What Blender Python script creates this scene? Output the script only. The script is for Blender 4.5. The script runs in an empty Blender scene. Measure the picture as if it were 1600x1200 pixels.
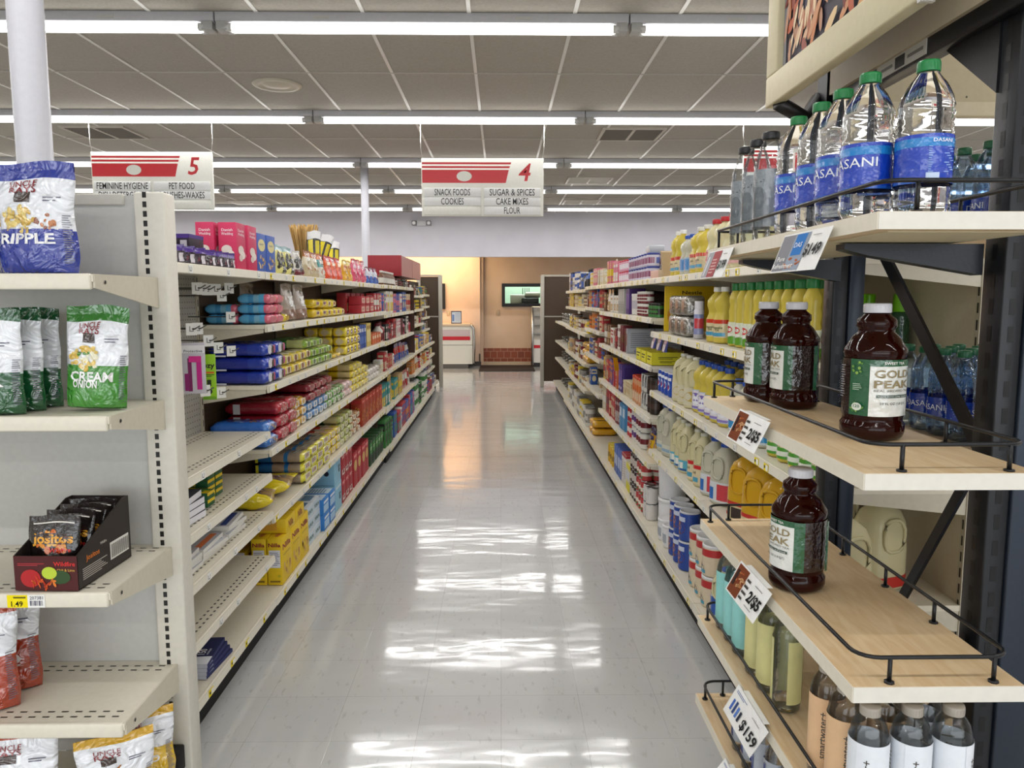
import bpy, bmesh, math, random
from mathutils import Vector, Matrix
R = random.Random(7)
S = bpy.context.scene
COL = S.collection
PI = math.pi

# ------------------------------------------------------------------ camera
FPX, CAMH = 1190.0, 1.57
PITCH = math.atan(135 / FPX)
YAW = math.atan(18 / FPX * math.cos(PITCH))
cam_data = bpy.data.cameras.new('camera')
cam = bpy.data.objects.new('camera', cam_data)
COL.objects.link(cam)
cam.location = (0, 0, CAMH)
cam.rotation_euler = (PI / 2 - PITCH, 0, -YAW)
cam_data.sensor_width = 36.0
cam_data.lens = 36.0 * FPX / 1600
cam_data.clip_start = 0.02
S.camera = cam

# ------------------------------------------------------------------ world, exposure
world = bpy.data.worlds.new('world')
S.world = world
world.use_nodes = True
world.node_tree.nodes['Background'].inputs[0].default_value = (0.75, 0.85, 1.0, 1)
world.node_tree.nodes['Background'].inputs[1].default_value = 0.4
S.view_settings.view_transform = 'Standard'
S.view_settings.look = 'None'
S.view_settings.gamma = 1.0
S.view_settings.use_curve_mapping = False
S.view_settings.exposure = 0.0
S.cycles.max_bounces = 8
S.cycles.diffuse_bounces = 4
S.cycles.glossy_bounces = 4
S.cycles.transmission_bounces = 8
S.cycles.transparent_max_bounces = 12
S.cycles.caustics_reflective = False
S.cycles.caustics_refractive = False
S.cycles.sample_clamp_indirect = 6.0

LAMP_Z = 3.22
LAMP_ROWS = [-4.96, -2.48, 0.0, 2.47, 4.95, 7.42, 9.86, 12.25, 14.7]
LAMP_JOINTS = [-9.4, -6.85, -4.30, -1.75, 0.80, 3.35, 5.90, 8.45]
LAMP_W = 18.0
TUBE_E = 5.0
for ry in LAMP_ROWS:
    for a, b in zip(LAMP_JOINTS, LAMP_JOINTS[1:]):
        ld = bpy.data.lights.new('tube_light', 'AREA')
        ld.shape = 'RECTANGLE'
        ld.size, ld.size_y = b - a - 0.14, 0.05
        ld.energy = LAMP_W
        ld.color = (1.0, 0.99, 0.98)
        lo = bpy.data.objects.new('tube_light', ld)
        lo.location = ((a + b) / 2, ry, LAMP_Z - 0.045)
        COL.objects.link(lo)
# daylight from the shop front behind the camera
ld = bpy.data.lights.new('shop_window_daylight', 'AREA')
ld.shape = 'RECTANGLE'
ld.size, ld.size_y, ld.energy, ld.color = 12.0, 2.0, 230.0, (0.86, 0.93, 1.0)
lo = bpy.data.objects.new('shop_window_daylight', ld)
lo.location = (0, -5.7, 1.6)
lo.rotation_euler = (PI / 2, 0, 0)
COL.objects.link(lo)
# warm lamp over the service counter at the back
ld = bpy.data.lights.new('counter_downlight', 'AREA')
ld.shape = 'RECTANGLE'
ld.size, ld.size_y, ld.energy, ld.color = 3.4, 0.3, 75.0, (1.0, 0.72, 0.40)
lo = bpy.data.objects.new('counter_downlight', ld)
lo.location = (-2.3, 16.9, 2.62)
lo.rotation_euler = (math.radians(35), 0, 0)
COL.objects.link(lo)

# ------------------------------------------------------------------ pixel rays to real points
_f = Vector((math.sin(YAW) * math.cos(PITCH), math.cos(YAW) * math.cos(PITCH), -math.sin(PITCH)))
_r = Vector((math.cos(YAW), -math.sin(YAW), 0))
_u = _r.cross(_f)
_c = Vector((0, 0, CAMH))
def ray(x, y): return _f + _r * ((x - 800) / FPX) + _u * ((600 - y) / FPX)
def at_z(x, y, z): d = ray(x, y); return _c + d * ((z - CAMH) / d.z)
def at_x(x, y, X): d = ray(x, y); return _c + d * (X / d.x)
def at_y(x, y, Y): d = ray(x, y); return _c + d * (Y / d.y)
def ylip(px, X, py=465): return at_x(px, py, X).y

# ------------------------------------------------------------------ colours and materials
def lin(c):
    return c / 12.92 if c <= 0.04045 else ((c + 0.055) / 1.055) ** 2.4
NAMED = dict(white='ECECEA', cream='E4DFCF', beige='D3CCBA', black='16161A', grey='8E8E8C', red='B3202B', dred='7A1620', pink='D23C72', hotpink='E0508A',
             blue='1F3FA8', dblue='15246B', lblue='5FB2DE', sky='9CCBE4', yellow='F2CF1E', dyellow='D9A61A', orange='E0731F', green='2F8A3C', dgreen='14532F',
             lime='9BD01E', purple='4B2A86', teal='2E9AA0', brown='6B4127', dbrown='3A2418', tan='BC9468', gold='B88E44', silver='B4B6BA', navy='1B2450', maroon='5A1A22', olive='7B7F2C', kraft='B08D60')
def C(h):
    if isinstance(h, tuple): return h
    h = NAMED.get(h, h).lstrip('#')
    return tuple(lin(int(h[i:i + 2], 16) / 255) for i in (0, 2, 4)) + (1.0,)

_m = {}
def new_mat(name):
    m = bpy.data.materials.new(name); m.use_nodes = True
    return m, m.node_tree.nodes, m.node_tree.links, m.node_tree.nodes['Principled BSDF']
FIN = {  # finish: roughness, metallic, specular, coat, bump strength, bump scale
    'card': (0.5, 0, 0.4, 0.0, 0.0, 0), 'paper': (0.85, 0, 0.2, 0.0, 0.03, 300), 'film': (0.20, 0, 0.6, 0.5, 0.55, 34), 'gloss': (0.16, 0, 0.8, 0.8, 0.9, 13), 'plastic': (0.32, 0, 0.5, 0.0, 0, 0),
    'paint': (0.38, 0, 0.4, 0.0, 0.02, 120), 'metal': (0.28, 1, 0.5, 0.0, 0.02, 90), 'foil': (0.25, 0.9, 0.5, 0.0, 0.6, 60), 'rubber': (0.7, 0, 0.3, 0, 0.05, 200), 'bristle': (0.9, 0, 0.1, 0, 0.3, 400),
    'blacksteel': (0.35, 0.3, 0.5, 0, 0.03, 150)}
def mat(fin):
    if fin in _m: return _m[fin]
    if fin in FIN:
        ro, me, sp, co, bs, bsc = FIN[fin]
        m, N, L, B = new_mat(fin)
        a = N.new('ShaderNodeVertexColor'); a.layer_name = 'Col'
        t = N.new('ShaderNodeTexCoord'); nz = N.new('ShaderNodeTexNoise'); nz.inputs['Scale'].default_value = 60
        L.new(t.outputs['Object'], nz.inputs['Vector'])
        mr = N.new('ShaderNodeMapRange'); mr.inputs['To Min'].default_value = 0.93; mr.inputs['To Max'].default_value = 1.07
        L.new(nz.outputs['Fac'], mr.inputs['Value'])
        mx = N.new('ShaderNodeVectorMath'); mx.operation = 'SCALE'
        L.new(a.outputs['Color'], mx.inputs[0]); L.new(mr.outputs['Result'], mx.inputs['Scale'])
        L.new(mx.outputs[0], B.inputs['Base Color'])
        B.inputs['Roughness'].default_value = ro; B.inputs['Metallic'].default_value = me
        B.inputs['Specular IOR Level'].default_value = sp
        B.inputs['Coat Weight'].default_value = co; B.inputs['Coat Roughness'].default_value = 0.08
        if bs:
            n2 = N.new('ShaderNodeTexNoise'); n2.inputs['Scale'].default_value = bsc; n2.inputs['Detail'].default_value = 3
            if fin == 'gloss': n2.inputs['Distortion'].default_value = 2.2; n2.inputs['Detail'].default_value = 2
            L.new(t.outputs['Object'], n2.inputs['Vector'])
            b = N.new('ShaderNodeBump'); b.inputs['Strength'].default_value = bs; b.inputs['Distance'].default_value = 0.02 if fin == 'gloss' else 0.01
            L.new(n2.outputs['Fac'], b.inputs['Height']); L.new(b.outputs['Normal'], B.inputs['Normal'])
            if co: L.new(b.outputs['Normal'], B.inputs['Coat Normal'])
    elif fin.startswith('liquid') or fin.startswith('clear'):
        # liquid:HEX:density  /  clear
        m, N, L, B = new_mat(fin.split(':')[0])
        parts = fin.split(':')
        col = C(parts[1]) if len(parts) > 1 else (1, 1, 1, 1)
        B.inputs['Base Color'].default_value = col
        B.inputs['Roughness'].default_value = 0.04 if len(parts) < 3 else float(parts[2])
        B.inputs['Transmission Weight'].default_value = 1.0 if len(parts) < 4 else float(parts[3])
        B.inputs['IOR'].default_value = 1.33
        t = N.new('ShaderNodeTexCoord'); n2 = N.new('ShaderNodeTexNoise'); n2.inputs['Scale'].default_value = 30
        L.new(t.outputs['Object'], n2.inputs['Vector'])
        b = N.new('ShaderNodeBump'); b.inputs['Strength'].default_value = 0.08; b.inputs['Distance'].default_value = 0.01
        L.new(n2.outputs['Fac'], b.inputs['Height']); L.new(b.outputs['Normal'], B.inputs['Normal'])
    elif fin in ('pet', 'petblue'):   # thin clear plastic shell
        m, N, L, B = new_mat('clear_plastic')
        out = N['Material Output']; tr = N.new('ShaderNodeBsdfTransparent'); tr.inputs[0].default_value = (.95, .97, .98, 1) if fin == 'pet' else (.74, .84, .94, 1)
        fr = N.new('ShaderNodeFresnel'); fr.inputs[0].default_value = 1.5
        N.remove(B); B = N.new('ShaderNodeBsdfGlossy'); B.inputs['Roughness'].default_value = .05
        ma = N.new('ShaderNodeMath'); ma.operation = 'MULTIPLY_ADD'; ma.inputs[1].default_value = .8; ma.inputs[2].default_value = .015; ma.use_clamp = True
        L.new(fr.outputs[0], ma.inputs[0])
        ms = N.new('ShaderNodeMixShader'); L.new(ma.outputs[0], ms.inputs[0]); L.new(tr.outputs[0], ms.inputs[1]); L.new(B.outputs[0], ms.inputs[2]); L.new(ms.outputs[0], out.inputs['Surface'])
        t = N.new('ShaderNodeTexCoord'); n2 = N.new('ShaderNodeTexNoise'); n2.inputs['Scale'].default_value = 35
        L.new(t.outputs['Object'], n2.inputs['Vector'])
        b = N.new('ShaderNodeBump'); b.inputs['Strength'].default_value = 0.25; b.inputs['Distance'].default_value = 0.01
        L.new(n2.outputs['Fac'], b.inputs['Height']); L.new(b.outputs['Normal'], B.inputs['Normal']); L.new(b.outputs['Normal'], fr.inputs['Normal'])
    elif fin == 'tube':
        m, N, L, B = new_mat('tube')
        B.inputs['Base Color'].default_value = (1, 1, 1, 1)
        B.inputs['Emission Color'].default_value = (1, 0.98, 0.95, 1)
        B.inputs['Emission Strength'].default_value = TUBE_E
        t = N.new('ShaderNodeTexCoord'); g = N.new('ShaderNodeTexNoise'); L.new(t.outputs['Object'], g.inputs['Vector'])
    _m[fin] = m
    return m

# ------------------------------------------------------------------ mesh builder
_tx = {}
def text_geo(s, bold=0.0, font_shear=0.0):
    k = (s, bold, font_shear)
    if k not in _tx:
        cu = bpy.data.curves.new('t', 'FONT'); cu.body = s; cu.offset = bold; cu.shear = font_shear; cu.resolution_u = 2
        o = bpy.data.objects.new('t', cu)
        me = bpy.data.meshes.new_from_object(o)
        vs = [(v.co.x, v.co.y) for v in me.vertices]
        fs = [tuple(p.vertices) for p in me.polygons]
        bpy.data.objects.remove(o); bpy.data.meshes.remove(me); bpy.data.curves.remove(cu)
        if not vs: vs = [(0, 0)]
        x0 = min(v[0] for v in vs); x1 = max(v[0] for v in vs); y0 = min(v[1] for v in vs); y1 = max(v[1] for v in vs)
        _tx[k] = (vs, fs, x0, x1, y0, y1)
    return _tx[k]

class MB:
    def __init__(s, fin='card'):
        s.v, s.f, s.c, s.m, s.sm = [], [], [], [], []
        s.fin, s.fins = fin, []
    def _mi(s, fin):
        fin = fin or s.fin
        if fin not in s.fins: s.fins.append(fin)
        return s.fins.index(fin)
    def poly(s, pts, col, fin=None, smooth=False):
        b = len(s.v); s.v += [tuple(p) for p in pts]
        s.f.append(tuple(range(b, b + len(pts)))); s.c.append(C(col)); s.m.append(s._mi(fin)); s.sm.append(smooth)
        return s
    def geo(s, vs, fs, cols, fin=None, smooth=True):
        b = len(s.v); s.v += [tuple(p) for p in vs]; mi = s._mi(fin)
        one = not isinstance(cols, list)
        cc = C(cols) if one else None
        for i, f in enumerate(fs):
            s.f.append(tuple(b + k for k in f)); s.c.append(cc if one else C(cols[i])); s.m.append(mi); s.sm.append(smooth)
        return s
    def box(s, x0, x1, y0, y1, z0, z1, col, fin=None, bev=0.0, M=None):
        """col: one colour or dict of 'x-','x+','y-','y+','z-','z+' (default '*')"""
        cd = col if isinstance(col, dict) else {'*': col}
        g = lambda k: cd.get(k, cd.get('*', 'white'))
        if bev <= 0:
            P = [Vector((x, y, z)) for z in (z0, z1) for y in (y0, y1) for x in (x0, x1)]
            if M: P = [M @ p for p in P]
            for k, q in (('x-', (0, 4, 6, 2)), ('x+', (1, 3, 7, 5)), ('y-', (0, 1, 5, 4)), ('y+', (2, 6, 7, 3)), ('z-', (0, 2, 3, 1)), ('z+', (4, 5, 7, 6))):
                s.poly([P[i] for i in q], g(k), fin)
            return s
        bm = bmesh.new(); bmesh.ops.create_cube(bm, size=1)
        for v in bm.verts:
            v.co = Vector(((x0 + x1) / 2 + v.co.x * (x1 - x0), (y0 + y1) / 2 + v.co.y * (y1 - y0), (z0 + z1) / 2 + v.co.z * (z1 - z0)))
        bmesh.ops.bevel(bm, geom=bm.edges[:], offset=bev, segments=2, affect='EDGES', profile=0.5)
        bm.normal_update(); bm.verts.index_update()
        cols = []
        for f in bm.faces:
            n = f.normal; a = max(range(3), key=lambda i: abs(n[i]))
            cols.append(g('xyz'[a] + ('+' if n[a] > 0 else '-')))
        vs = [(M @ v.co if M else v.co.copy()) for v in bm.verts]
        s.geo(vs, [[v.index for v in f.verts] for f in bm.faces], cols, fin, True)
        bm.free()
        return s
    def lathe(s, prof, col, n=24, fin=None, cx=0, cy=0, sq=2.0, sx=1.0, sy=1.0, caps=True, rib=None, M=None):
        """prof [(r, z)] bottom to top; sq >2 squares the section off; col one colour or list per ring"""
        vs, fs, cols = [], [], []
        for r, z in prof:
            for k in range(n):
                a = 2 * PI * (k + 0.5) / n
                ca, sa = math.cos(a), math.sin(a)
                q = (abs(ca) ** sq + abs(sa) ** sq) ** (-1.0 / sq)
                vs.append(Vector((cx + r * sx * ca * q, cy + r * sy * sa * q, z)))
        m = len(prof)
        for i in range(m - 1):
            for k in range(n):
                k2 = (k + 1) % n
                fs.append((i * n + k, i * n + k2, (i + 1) * n + k2, (i + 1) * n + k)); cols.append(col[i] if isinstance(col, list) else col)
        if caps:
            fs.append(tuple(range(n - 1, -1, -1))); cols.append(col[0] if isinstance(col, list) else col)
            fs.append(tuple(range((m - 1) * n, m * n))); cols.append(col[-1] if isinstance(col, list) else col)
        if M: vs = [M @ v for v in vs]
        return s.geo(vs, fs, cols, fin, True)
    def tube(s, pts, r, col, fin=None, n=8, closed=False):
        pts = [Vector(p) for p in pts]; m = len(pts); rings = []
        for i, p in enumerate(pts):
            a = pts[(i - 1) % m] if (i or closed) else p
            b = pts[(i + 1) % m] if (i < m - 1 or closed) else p
            d = (b - a).normalized()
            u = d.cross(Vector((0, 0, 1)) if abs(d.z) < 0.9 else Vector((1, 0, 0))).normalized(); w = d.cross(u)
            rr = r[i] if isinstance(r, (list, tuple)) else r
            rings.append([p + (u * math.cos(2 * PI * k / n) + w * math.sin(2 * PI * k / n)) * rr for k in range(n)])
        vs = [q for g in rings for q in g]; fs = []
        for i in range(m if closed else m - 1):
            j = (i + 1) % m
            for k in range(n):
                k2 = (k + 1) % n
                fs.append((i * n + k, i * n + k2, j * n + k2, j * n + k))
        if not closed:
            fs.append(tuple(range(n - 1, -1, -1))); fs.append(tuple(range((m - 1) * n, m * n)))
        return s.geo(vs, fs, col, fin, True)
    def prism(s, pts, fn, depth, col, fin=None):
        """2-D outline pts, fn(u, v, w) -> 3-D, extruded w from 0 to depth"""
        A = [fn(u, v, 0) for u, v in pts]; B = [fn(u, v, depth) for u, v in pts]; n = len(pts)
        s.poly(A[::-1], col, fin); s.poly(B, col, fin)
        for i in range(n):
            j = (i + 1) % n
            s.poly([A[i], A[j], B[j], B[i]], col, fin)
        return s
    def patch(s, fn, u0, u1, v0, v1, col, nu=1, nv=1, fin=None):
        """flat or curved printed patch on a surface fn(u, v)"""
        vs = [fn(u0 + (u1 - u0) * i / nu, v0 + (v1 - v0) * j / nv) for j in range(nv + 1) for i in range(nu + 1)]
        fs = [(j * (nu + 1) + i, j * (nu + 1) + i + 1, (j + 1) * (nu + 1) + i + 1, (j + 1) * (nu + 1) + i) for j in range(nv) for i in range(nu)]
        return s.geo(vs, fs, col, fin, True)
    def disc(s, fn, u, v, ru, rv, col, n=14, fin=None, rot=0.0):
        P = []
        for k in range(n):
            a = 2 * PI * k / n
            x, y = ru * math.cos(a), rv * math.sin(a)
            P.append(fn(u + x * math.cos(rot) - y * math.sin(rot), v + x * math.sin(rot) + y * math.cos(rot)))
        vs = [fn(u, v)] + P
        return s.geo(vs, [(0, 1 + k, 1 + (k + 1) % n) for k in range(n)], col, fin, True)
    def text(s, fn, txt, u, v, h, col, w=None, bold=0.0, shear=0.0, align='c', fin=None, rot=0):
        """letters of cap height h centred at (u, v); w squeezes to a width"""
        if not txt: return s
        vs, fs, x0, x1, y0, y1 = text_geo(txt, bold, shear)
        k = h / 0.69
        kx = (w / (x1 - x0)) if w else k
        off = {'c': (x0 + x1) / 2, 'l': x0, 'r': x1}[align]
        P = []
        for a, b in vs:
            p, q = (a - off) * kx, (b - 0.345) * k
            if rot: p, q = p * math.cos(rot) - q * math.sin(rot), p * math.sin(rot) + q * math.cos(rot)
            P.append(fn(u + p, v + q))
        return s.geo(P, fs, col, fin, False)
    def mesh(s, name):
        me = bpy.data.meshes.new(name)
        me.from_pydata(s.v, [], s.f)
        me.polygons.foreach_set('material_index', s.m)
        me.polygons.foreach_set('use_smooth', s.sm)
        ca = me.color_attributes.new('Col', 'FLOAT_COLOR', 'CORNER')
        buf = []
        for f, c in zip(s.f, s.c): buf += list(c) * len(f)
        ca.data.foreach_set('color', buf)
        for fin in s.fins: me.materials.append(mat(fin) if isinstance(fin, str) else fin)
        me.update()
        return me
    def build(s, name, parent=None, loc=None):
        o = bpy.data.objects.new(name, s.mesh(name)); COL.objects.link(o)
        if parent: o.parent = parent
        if loc: o.location = loc
        return o

def flat(o, U, V):
    o, U, V = Vector(o), Vector(U), Vector(V)
    return lambda u, v: o + U * u + V * v
def cyl_fn(r, z=0, a0=0, cx=0, cy=0):
    """u runs anticlockwise seen from above, a0 the angle of u = 0"""
    return lambda u, v: Vector((cx + r * math.cos(a0 + u / r), cy + r * math.sin(a0 + u / r), z + v))

def tag(o, label, cat, group=None):
    o['label'] = label; o['category'] = cat
    if group: o['group'] = group
    return o
def thing(name, label, cat, loc=(0, 0, 0), rotz=0, group=None):
    o = bpy.data.objects.new(name, None); COL.objects.link(o)
    o.empty_display_size = 0.05
    o.location = loc; o.rotation_euler = (0, 0, rotz)
    return tag(o, label, cat, group)
def struct(o, label=None):
    o['kind'] = 'structure'
    if label: o['label'] = label
    return o
def copy_tree(o, parent=None):
    c = o.copy(); COL.objects.link(c)
    if parent: c.parent = parent
    for ch in o.children: copy_tree(ch, c)
    return c
_used = set()
def put(proto, loc, rotz=0.0, label='', cat='', group=None, tilt=None, scale=None):
    if proto.name in _used: o = copy_tree(proto)
    else: o = proto; _used.add(proto.name)
    o.location = loc
    o.rotation_euler = (tilt[0] if tilt else 0, tilt[1] if tilt else 0, rotz)
    if scale: o.scale = (scale,) * 3
    return tag(o, label, cat, group)
ORD = ['zeroth', 'first', 'second', 'third', 'fourth', 'fifth', 'sixth', 'seventh', 'eighth', 'ninth', 'tenth', 'eleventh', 'twelfth', 'thirteenth', 'fourteenth', 'fifteenth',
       'sixteenth', 'seventeenth', 'eighteenth', 'nineteenth', 'twentieth', 'twenty-first', 'twenty-second', 'twenty-third', 'twenty-fourth', 'twenty-fifth', 'twenty-sixth', 'twenty-seventh', 'twenty-eighth']
# ================================================================== THE SETTING
def floor_mat():
    m, N, L, B = new_mat('vinyl_tile')
    t = N.new('ShaderNodeTexCoord')
    mp = N.new('ShaderNodeMapping'); mp.inputs['Location'].default_value = (0.0, -0.123, 0)
    L.new(t.outputs['Object'], mp.inputs['Vector'])
    br = N.new('ShaderNodeTexBrick'); br.offset = 0.0; br.squash = 1.0
    for k, v in (('Scale', 1.0), ('Mortar Size', 0.0011), ('Mortar Smooth', 0.6), ('Bias', 0.0), ('Brick Width', 0.3048), ('Row Height', 0.3048)): br.inputs[k].default_value = v
    br.inputs['Color1'].default_value = (0.50, 0.505, 0.50, 1); br.inputs['Color2'].default_value = (0.535, 0.54, 0.53, 1); br.inputs['Mortar'].default_value = (0.37, 0.36, 0.34, 1)
    L.new(mp.outputs['Vector'], br.inputs['Vector'])
    n1 = N.new('ShaderNodeTexNoise'); n1.inputs['Scale'].default_value = 45; n1.inputs['Detail'].default_value = 4
    mp2 = N.new('ShaderNodeMapping'); mp2.inputs['Scale'].default_value = (1.0, 0.35, 1); mp2.inputs['Rotation'].default_value = (0, 0, 0.6)
    L.new(t.outputs['Object'], mp2.inputs['Vector']); L.new(mp2.outputs['Vector'], n1.inputs['Vector'])
    rp = N.new('ShaderNodeValToRGB'); rp.color_ramp.elements[0].position = 0.30; rp.color_ramp.elements[0].color = (0.62, 0.60, 0.56, 1)
    rp.color_ramp.elements[1].position = 0.40; rp.color_ramp.elements[1].color = (1, 1, 1, 1)
    L.new(n1.outputs['Fac'], rp.inputs['Fac'])
    n3 = N.new('ShaderNodeTexNoise'); n3.inputs['Scale'].default_value = 1.6; n3.inputs['Detail'].default_value = 3
    L.new(t.outputs['Object'], n3.inputs['Vector'])
    mr = N.new('ShaderNodeMapRange'); mr.inputs['To Min'].default_value = 0.93; mr.inputs['To Max'].default_value = 1.06
    L.new(n3.outputs['Fac'], mr.inputs['Value'])
    mx = N.new('ShaderNodeMix'); mx.data_type = 'RGBA'; mx.blend_type = 'MULTIPLY'; mx.inputs[0].default_value = 0.42
    L.new(br.outputs['Color'], mx.inputs[6]); L.new(rp.outputs['Color'], mx.inputs[7])
    sc = N.new('ShaderNodeVectorMath'); sc.operation = 'SCALE'
    L.new(mx.outputs[2], sc.inputs[0]); L.new(mr.outputs['Result'], sc.inputs['Scale'])
    L.new(sc.outputs[0], B.inputs['Base Color'])
    B.inputs['Roughness'].default_value = 0.13
    B.inputs['Specular IOR Level'].default_value = 0.7
    B.inputs['Coat Weight'].default_value = 0.35; B.inputs['Coat Roughness'].default_value = 0.05
    # hand-waxed surface: gentle waviness inside and between tiles
    n2 = N.new('ShaderNodeTexNoise'); n2.inputs['Scale'].default_value = 3.2; n2.inputs['Detail'].default_value = 2
    mp3 = N.new('ShaderNodeMapping'); mp3.inputs['Scale'].default_value = (0.7, 1.6, 1)
    L.new(t.outputs['Object'], mp3.inputs['Vector']); L.new(mp3.outputs['Vector'], n2.inputs['Vector'])
    b = N.new('ShaderNodeBump'); b.inputs['Strength'].default_value = 0.35; b.inputs['Distance'].default_value = 0.008
    ad = N.new('ShaderNodeMath'); ad.operation = 'ADD'
    ml = N.new('ShaderNodeMath'); ml.operation = 'MULTIPLY'; ml.inputs[1].default_value = -0.10
    L.new(br.outputs['Fac'], ml.inputs[0]); L.new(n2.outputs['Fac'], ad.inputs[0]); L.new(ml.outputs[0], ad.inputs[1])
    L.new(ad.outputs[0], b.inputs['Height']); L.new(b.outputs['Normal'], B.inputs['Normal']); L.new(b.outputs['Normal'], B.inputs['Coat Normal'])
    return m
def noise_mat(name, c1, c2, scale=8, rough=0.6, bump=0.05, bscale=150, detail=4):
    m, N, L, B = new_mat(name)
    t = N.new('ShaderNodeTexCoord'); n = N.new('ShaderNodeTexNoise'); n.inputs['Scale'].default_value = scale; n.inputs['Detail'].default_value = detail
    L.new(t.outputs['Object'], n.inputs['Vector'])
    r = N.new('ShaderNodeValToRGB'); r.color_ramp.elements[0].color = C(c1); r.color_ramp.elements[1].color = C(c2)
    r.color_ramp.elements[0].position = 0.3; r.color_ramp.elements[1].position = 0.7
    L.new(n.outputs['Fac'], r.inputs['Fac']); L.new(r.outputs['Color'], B.inputs['Base Color'])
    B.inputs['Roughness'].default_value = rough
    n2 = N.new('ShaderNodeTexNoise'); n2.inputs['Scale'].default_value = bscale; L.new(t.outputs['Object'], n2.inputs['Vector'])
    b = N.new('ShaderNodeBump'); b.inputs['Strength'].default_value = bump; b.inputs['Distance'].default_value = 0.01
    L.new(n2.outputs['Fac'], b.inputs['Height']); L.new(b.outputs['Normal'], B.inputs['Normal'])
    return m
def pegboard_mat(name, col, hole, pitch=0.0254, rough=0.55):
    m, N, L, B = new_mat(name)
    t = N.new('ShaderNodeTexCoord'); sp = N.new('ShaderNodeSeparateXYZ'); L.new(t.outputs['Object'], sp.inputs[0])
    def cell(sock):
        a = N.new('ShaderNodeMath'); a.operation = 'PINGPONG'; a.inputs[1].default_value = pitch / 2; L.new(sock, a.inputs[0])
        p = N.new('ShaderNodeMath'); p.operation = 'POWER'; p.inputs[1].default_value = 2; L.new(a.outputs[0], p.inputs[0]); return p
    hy = N.new('ShaderNodeMath'); hy.operation = 'ADD'; L.new(sp.outputs['X'], hy.inputs[0]); L.new(sp.outputs['Y'], hy.inputs[1])
    p, q = cell(hy.outputs[0]), cell(sp.outputs['Z'])
    s = N.new('ShaderNodeMath'); s.operation = 'ADD'; L.new(p.outputs[0], s.inputs[0]); L.new(q.outputs[0], s.inputs[1])
    lt = N.new('ShaderNodeMath'); lt.operation = 'LESS_THAN'; lt.inputs[1].default_value = 0.0034 ** 2; L.new(s.outputs[0], lt.inputs[0])
    n = N.new('ShaderNodeTexNoise'); n.inputs['Scale'].default_value = 14; L.new(t.outputs['Object'], n.inputs['Vector'])
    mr = N.new('ShaderNodeMapRange'); mr.inputs['To Min'].default_value = 0.85; mr.inputs['To Max'].default_value = 1.12; L.new(n.outputs['Fac'], mr.inputs['Value'])
    vs = N.new('ShaderNodeVectorMath'); vs.operation = 'SCALE'; vs.inputs[0].default_value = C(col)[:3]; L.new(mr.outputs['Result'], vs.inputs['Scale'])
    mx = N.new('ShaderNodeMix'); mx.data_type = 'RGBA'; L.new(lt.outputs[0], mx.inputs[0]); L.new(vs.outputs[0], mx.inputs[6]); mx.inputs[7].default_value = C(hole)
    L.new(mx.outputs[2], B.inputs['Base Color']); B.inputs['Roughness'].default_value = rough
    return m
def brick_mat():
    m, N, L, B = new_mat('quarry_tile')
    t = N.new('ShaderNodeTexCoord'); mp = N.new('ShaderNodeMapping'); mp.inputs['Rotation'].default_value = (PI / 2, 0, 0)
    L.new(t.outputs['Object'], mp.inputs['Vector'])
    br = N.new('ShaderNodeTexBrick'); br.offset = 0.5
    for k, v in (('Scale', 1.0), ('Mortar Size', 0.006), ('Brick Width', 0.16), ('Row Height', 0.16)): br.inputs[k].default_value = v
    br.inputs['Color1'].default_value = C('7A3A22'); br.inputs['Color2'].default_value = C('8C4428'); br.inputs['Mortar'].default_value = C('A8826A')
    L.new(mp.outputs['Vector'], br.inputs['Vector']); L.new(br.outputs['Color'], B.inputs['Base Color']); B.inputs['Roughness'].default_value = 0.4
    return m
def wood_mat():
    m, N, L, B = new_mat('maple_board')
    t = N.new('ShaderNodeTexCoord'); mp = N.new('ShaderNodeMapping'); mp.inputs['Scale'].default_value = (9, 1.2, 9)
    L.new(t.outputs['Object'], mp.inputs['Vector'])
    n = N.new('ShaderNodeTexNoise'); n.inputs['Scale'].default_value = 6; n.inputs['Detail'].default_value = 6; n.inputs['Distortion'].default_value = 1.2
    L.new(mp.outputs['Vector'], n.inputs['Vector'])
    r = N.new('ShaderNodeValToRGB'); r.color_ramp.elements[0].color = C('D0B288'); r.color_ramp.elements[1].color = C('DCC49E')
    r.color_ramp.elements[0].position = 0.35; r.color_ramp.elements[1].position = 0.65
    L.new(n.outputs['Fac'], r.inputs['Fac']); L.new(r.outputs['Color'], B.inputs['Base Color']); B.inputs['Roughness'].default_value = 0.42
    return m
def glass_mat():
    m, N, L, B = new_mat('window_glass')
    B.inputs['Base Color'].default_value = (0.95, 1, 0.97, 1); B.inputs['Transmission Weight'].default_value = 1; B.inputs['Roughness'].default_value = 0.02; B.inputs['IOR'].default_value = 1.02
    t = N.new('ShaderNodeTexCoord'); n = N.new('ShaderNodeTexNoise'); L.new(t.outputs['Object'], n.inputs['Vector'])
    return m
PEG_BROWN = pegboard_mat('brown_pegboard', '4A3826', '14100C')
PEG_DARK = pegboard_mat('dark_pegboard', '3A2A1C', '0E0A08')
PEG_GREY = pegboard_mat('grey_pegboard', 'A9A59C', '3A3833')
WOOD = wood_mat()
CEIL_Z = 3.31

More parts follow.
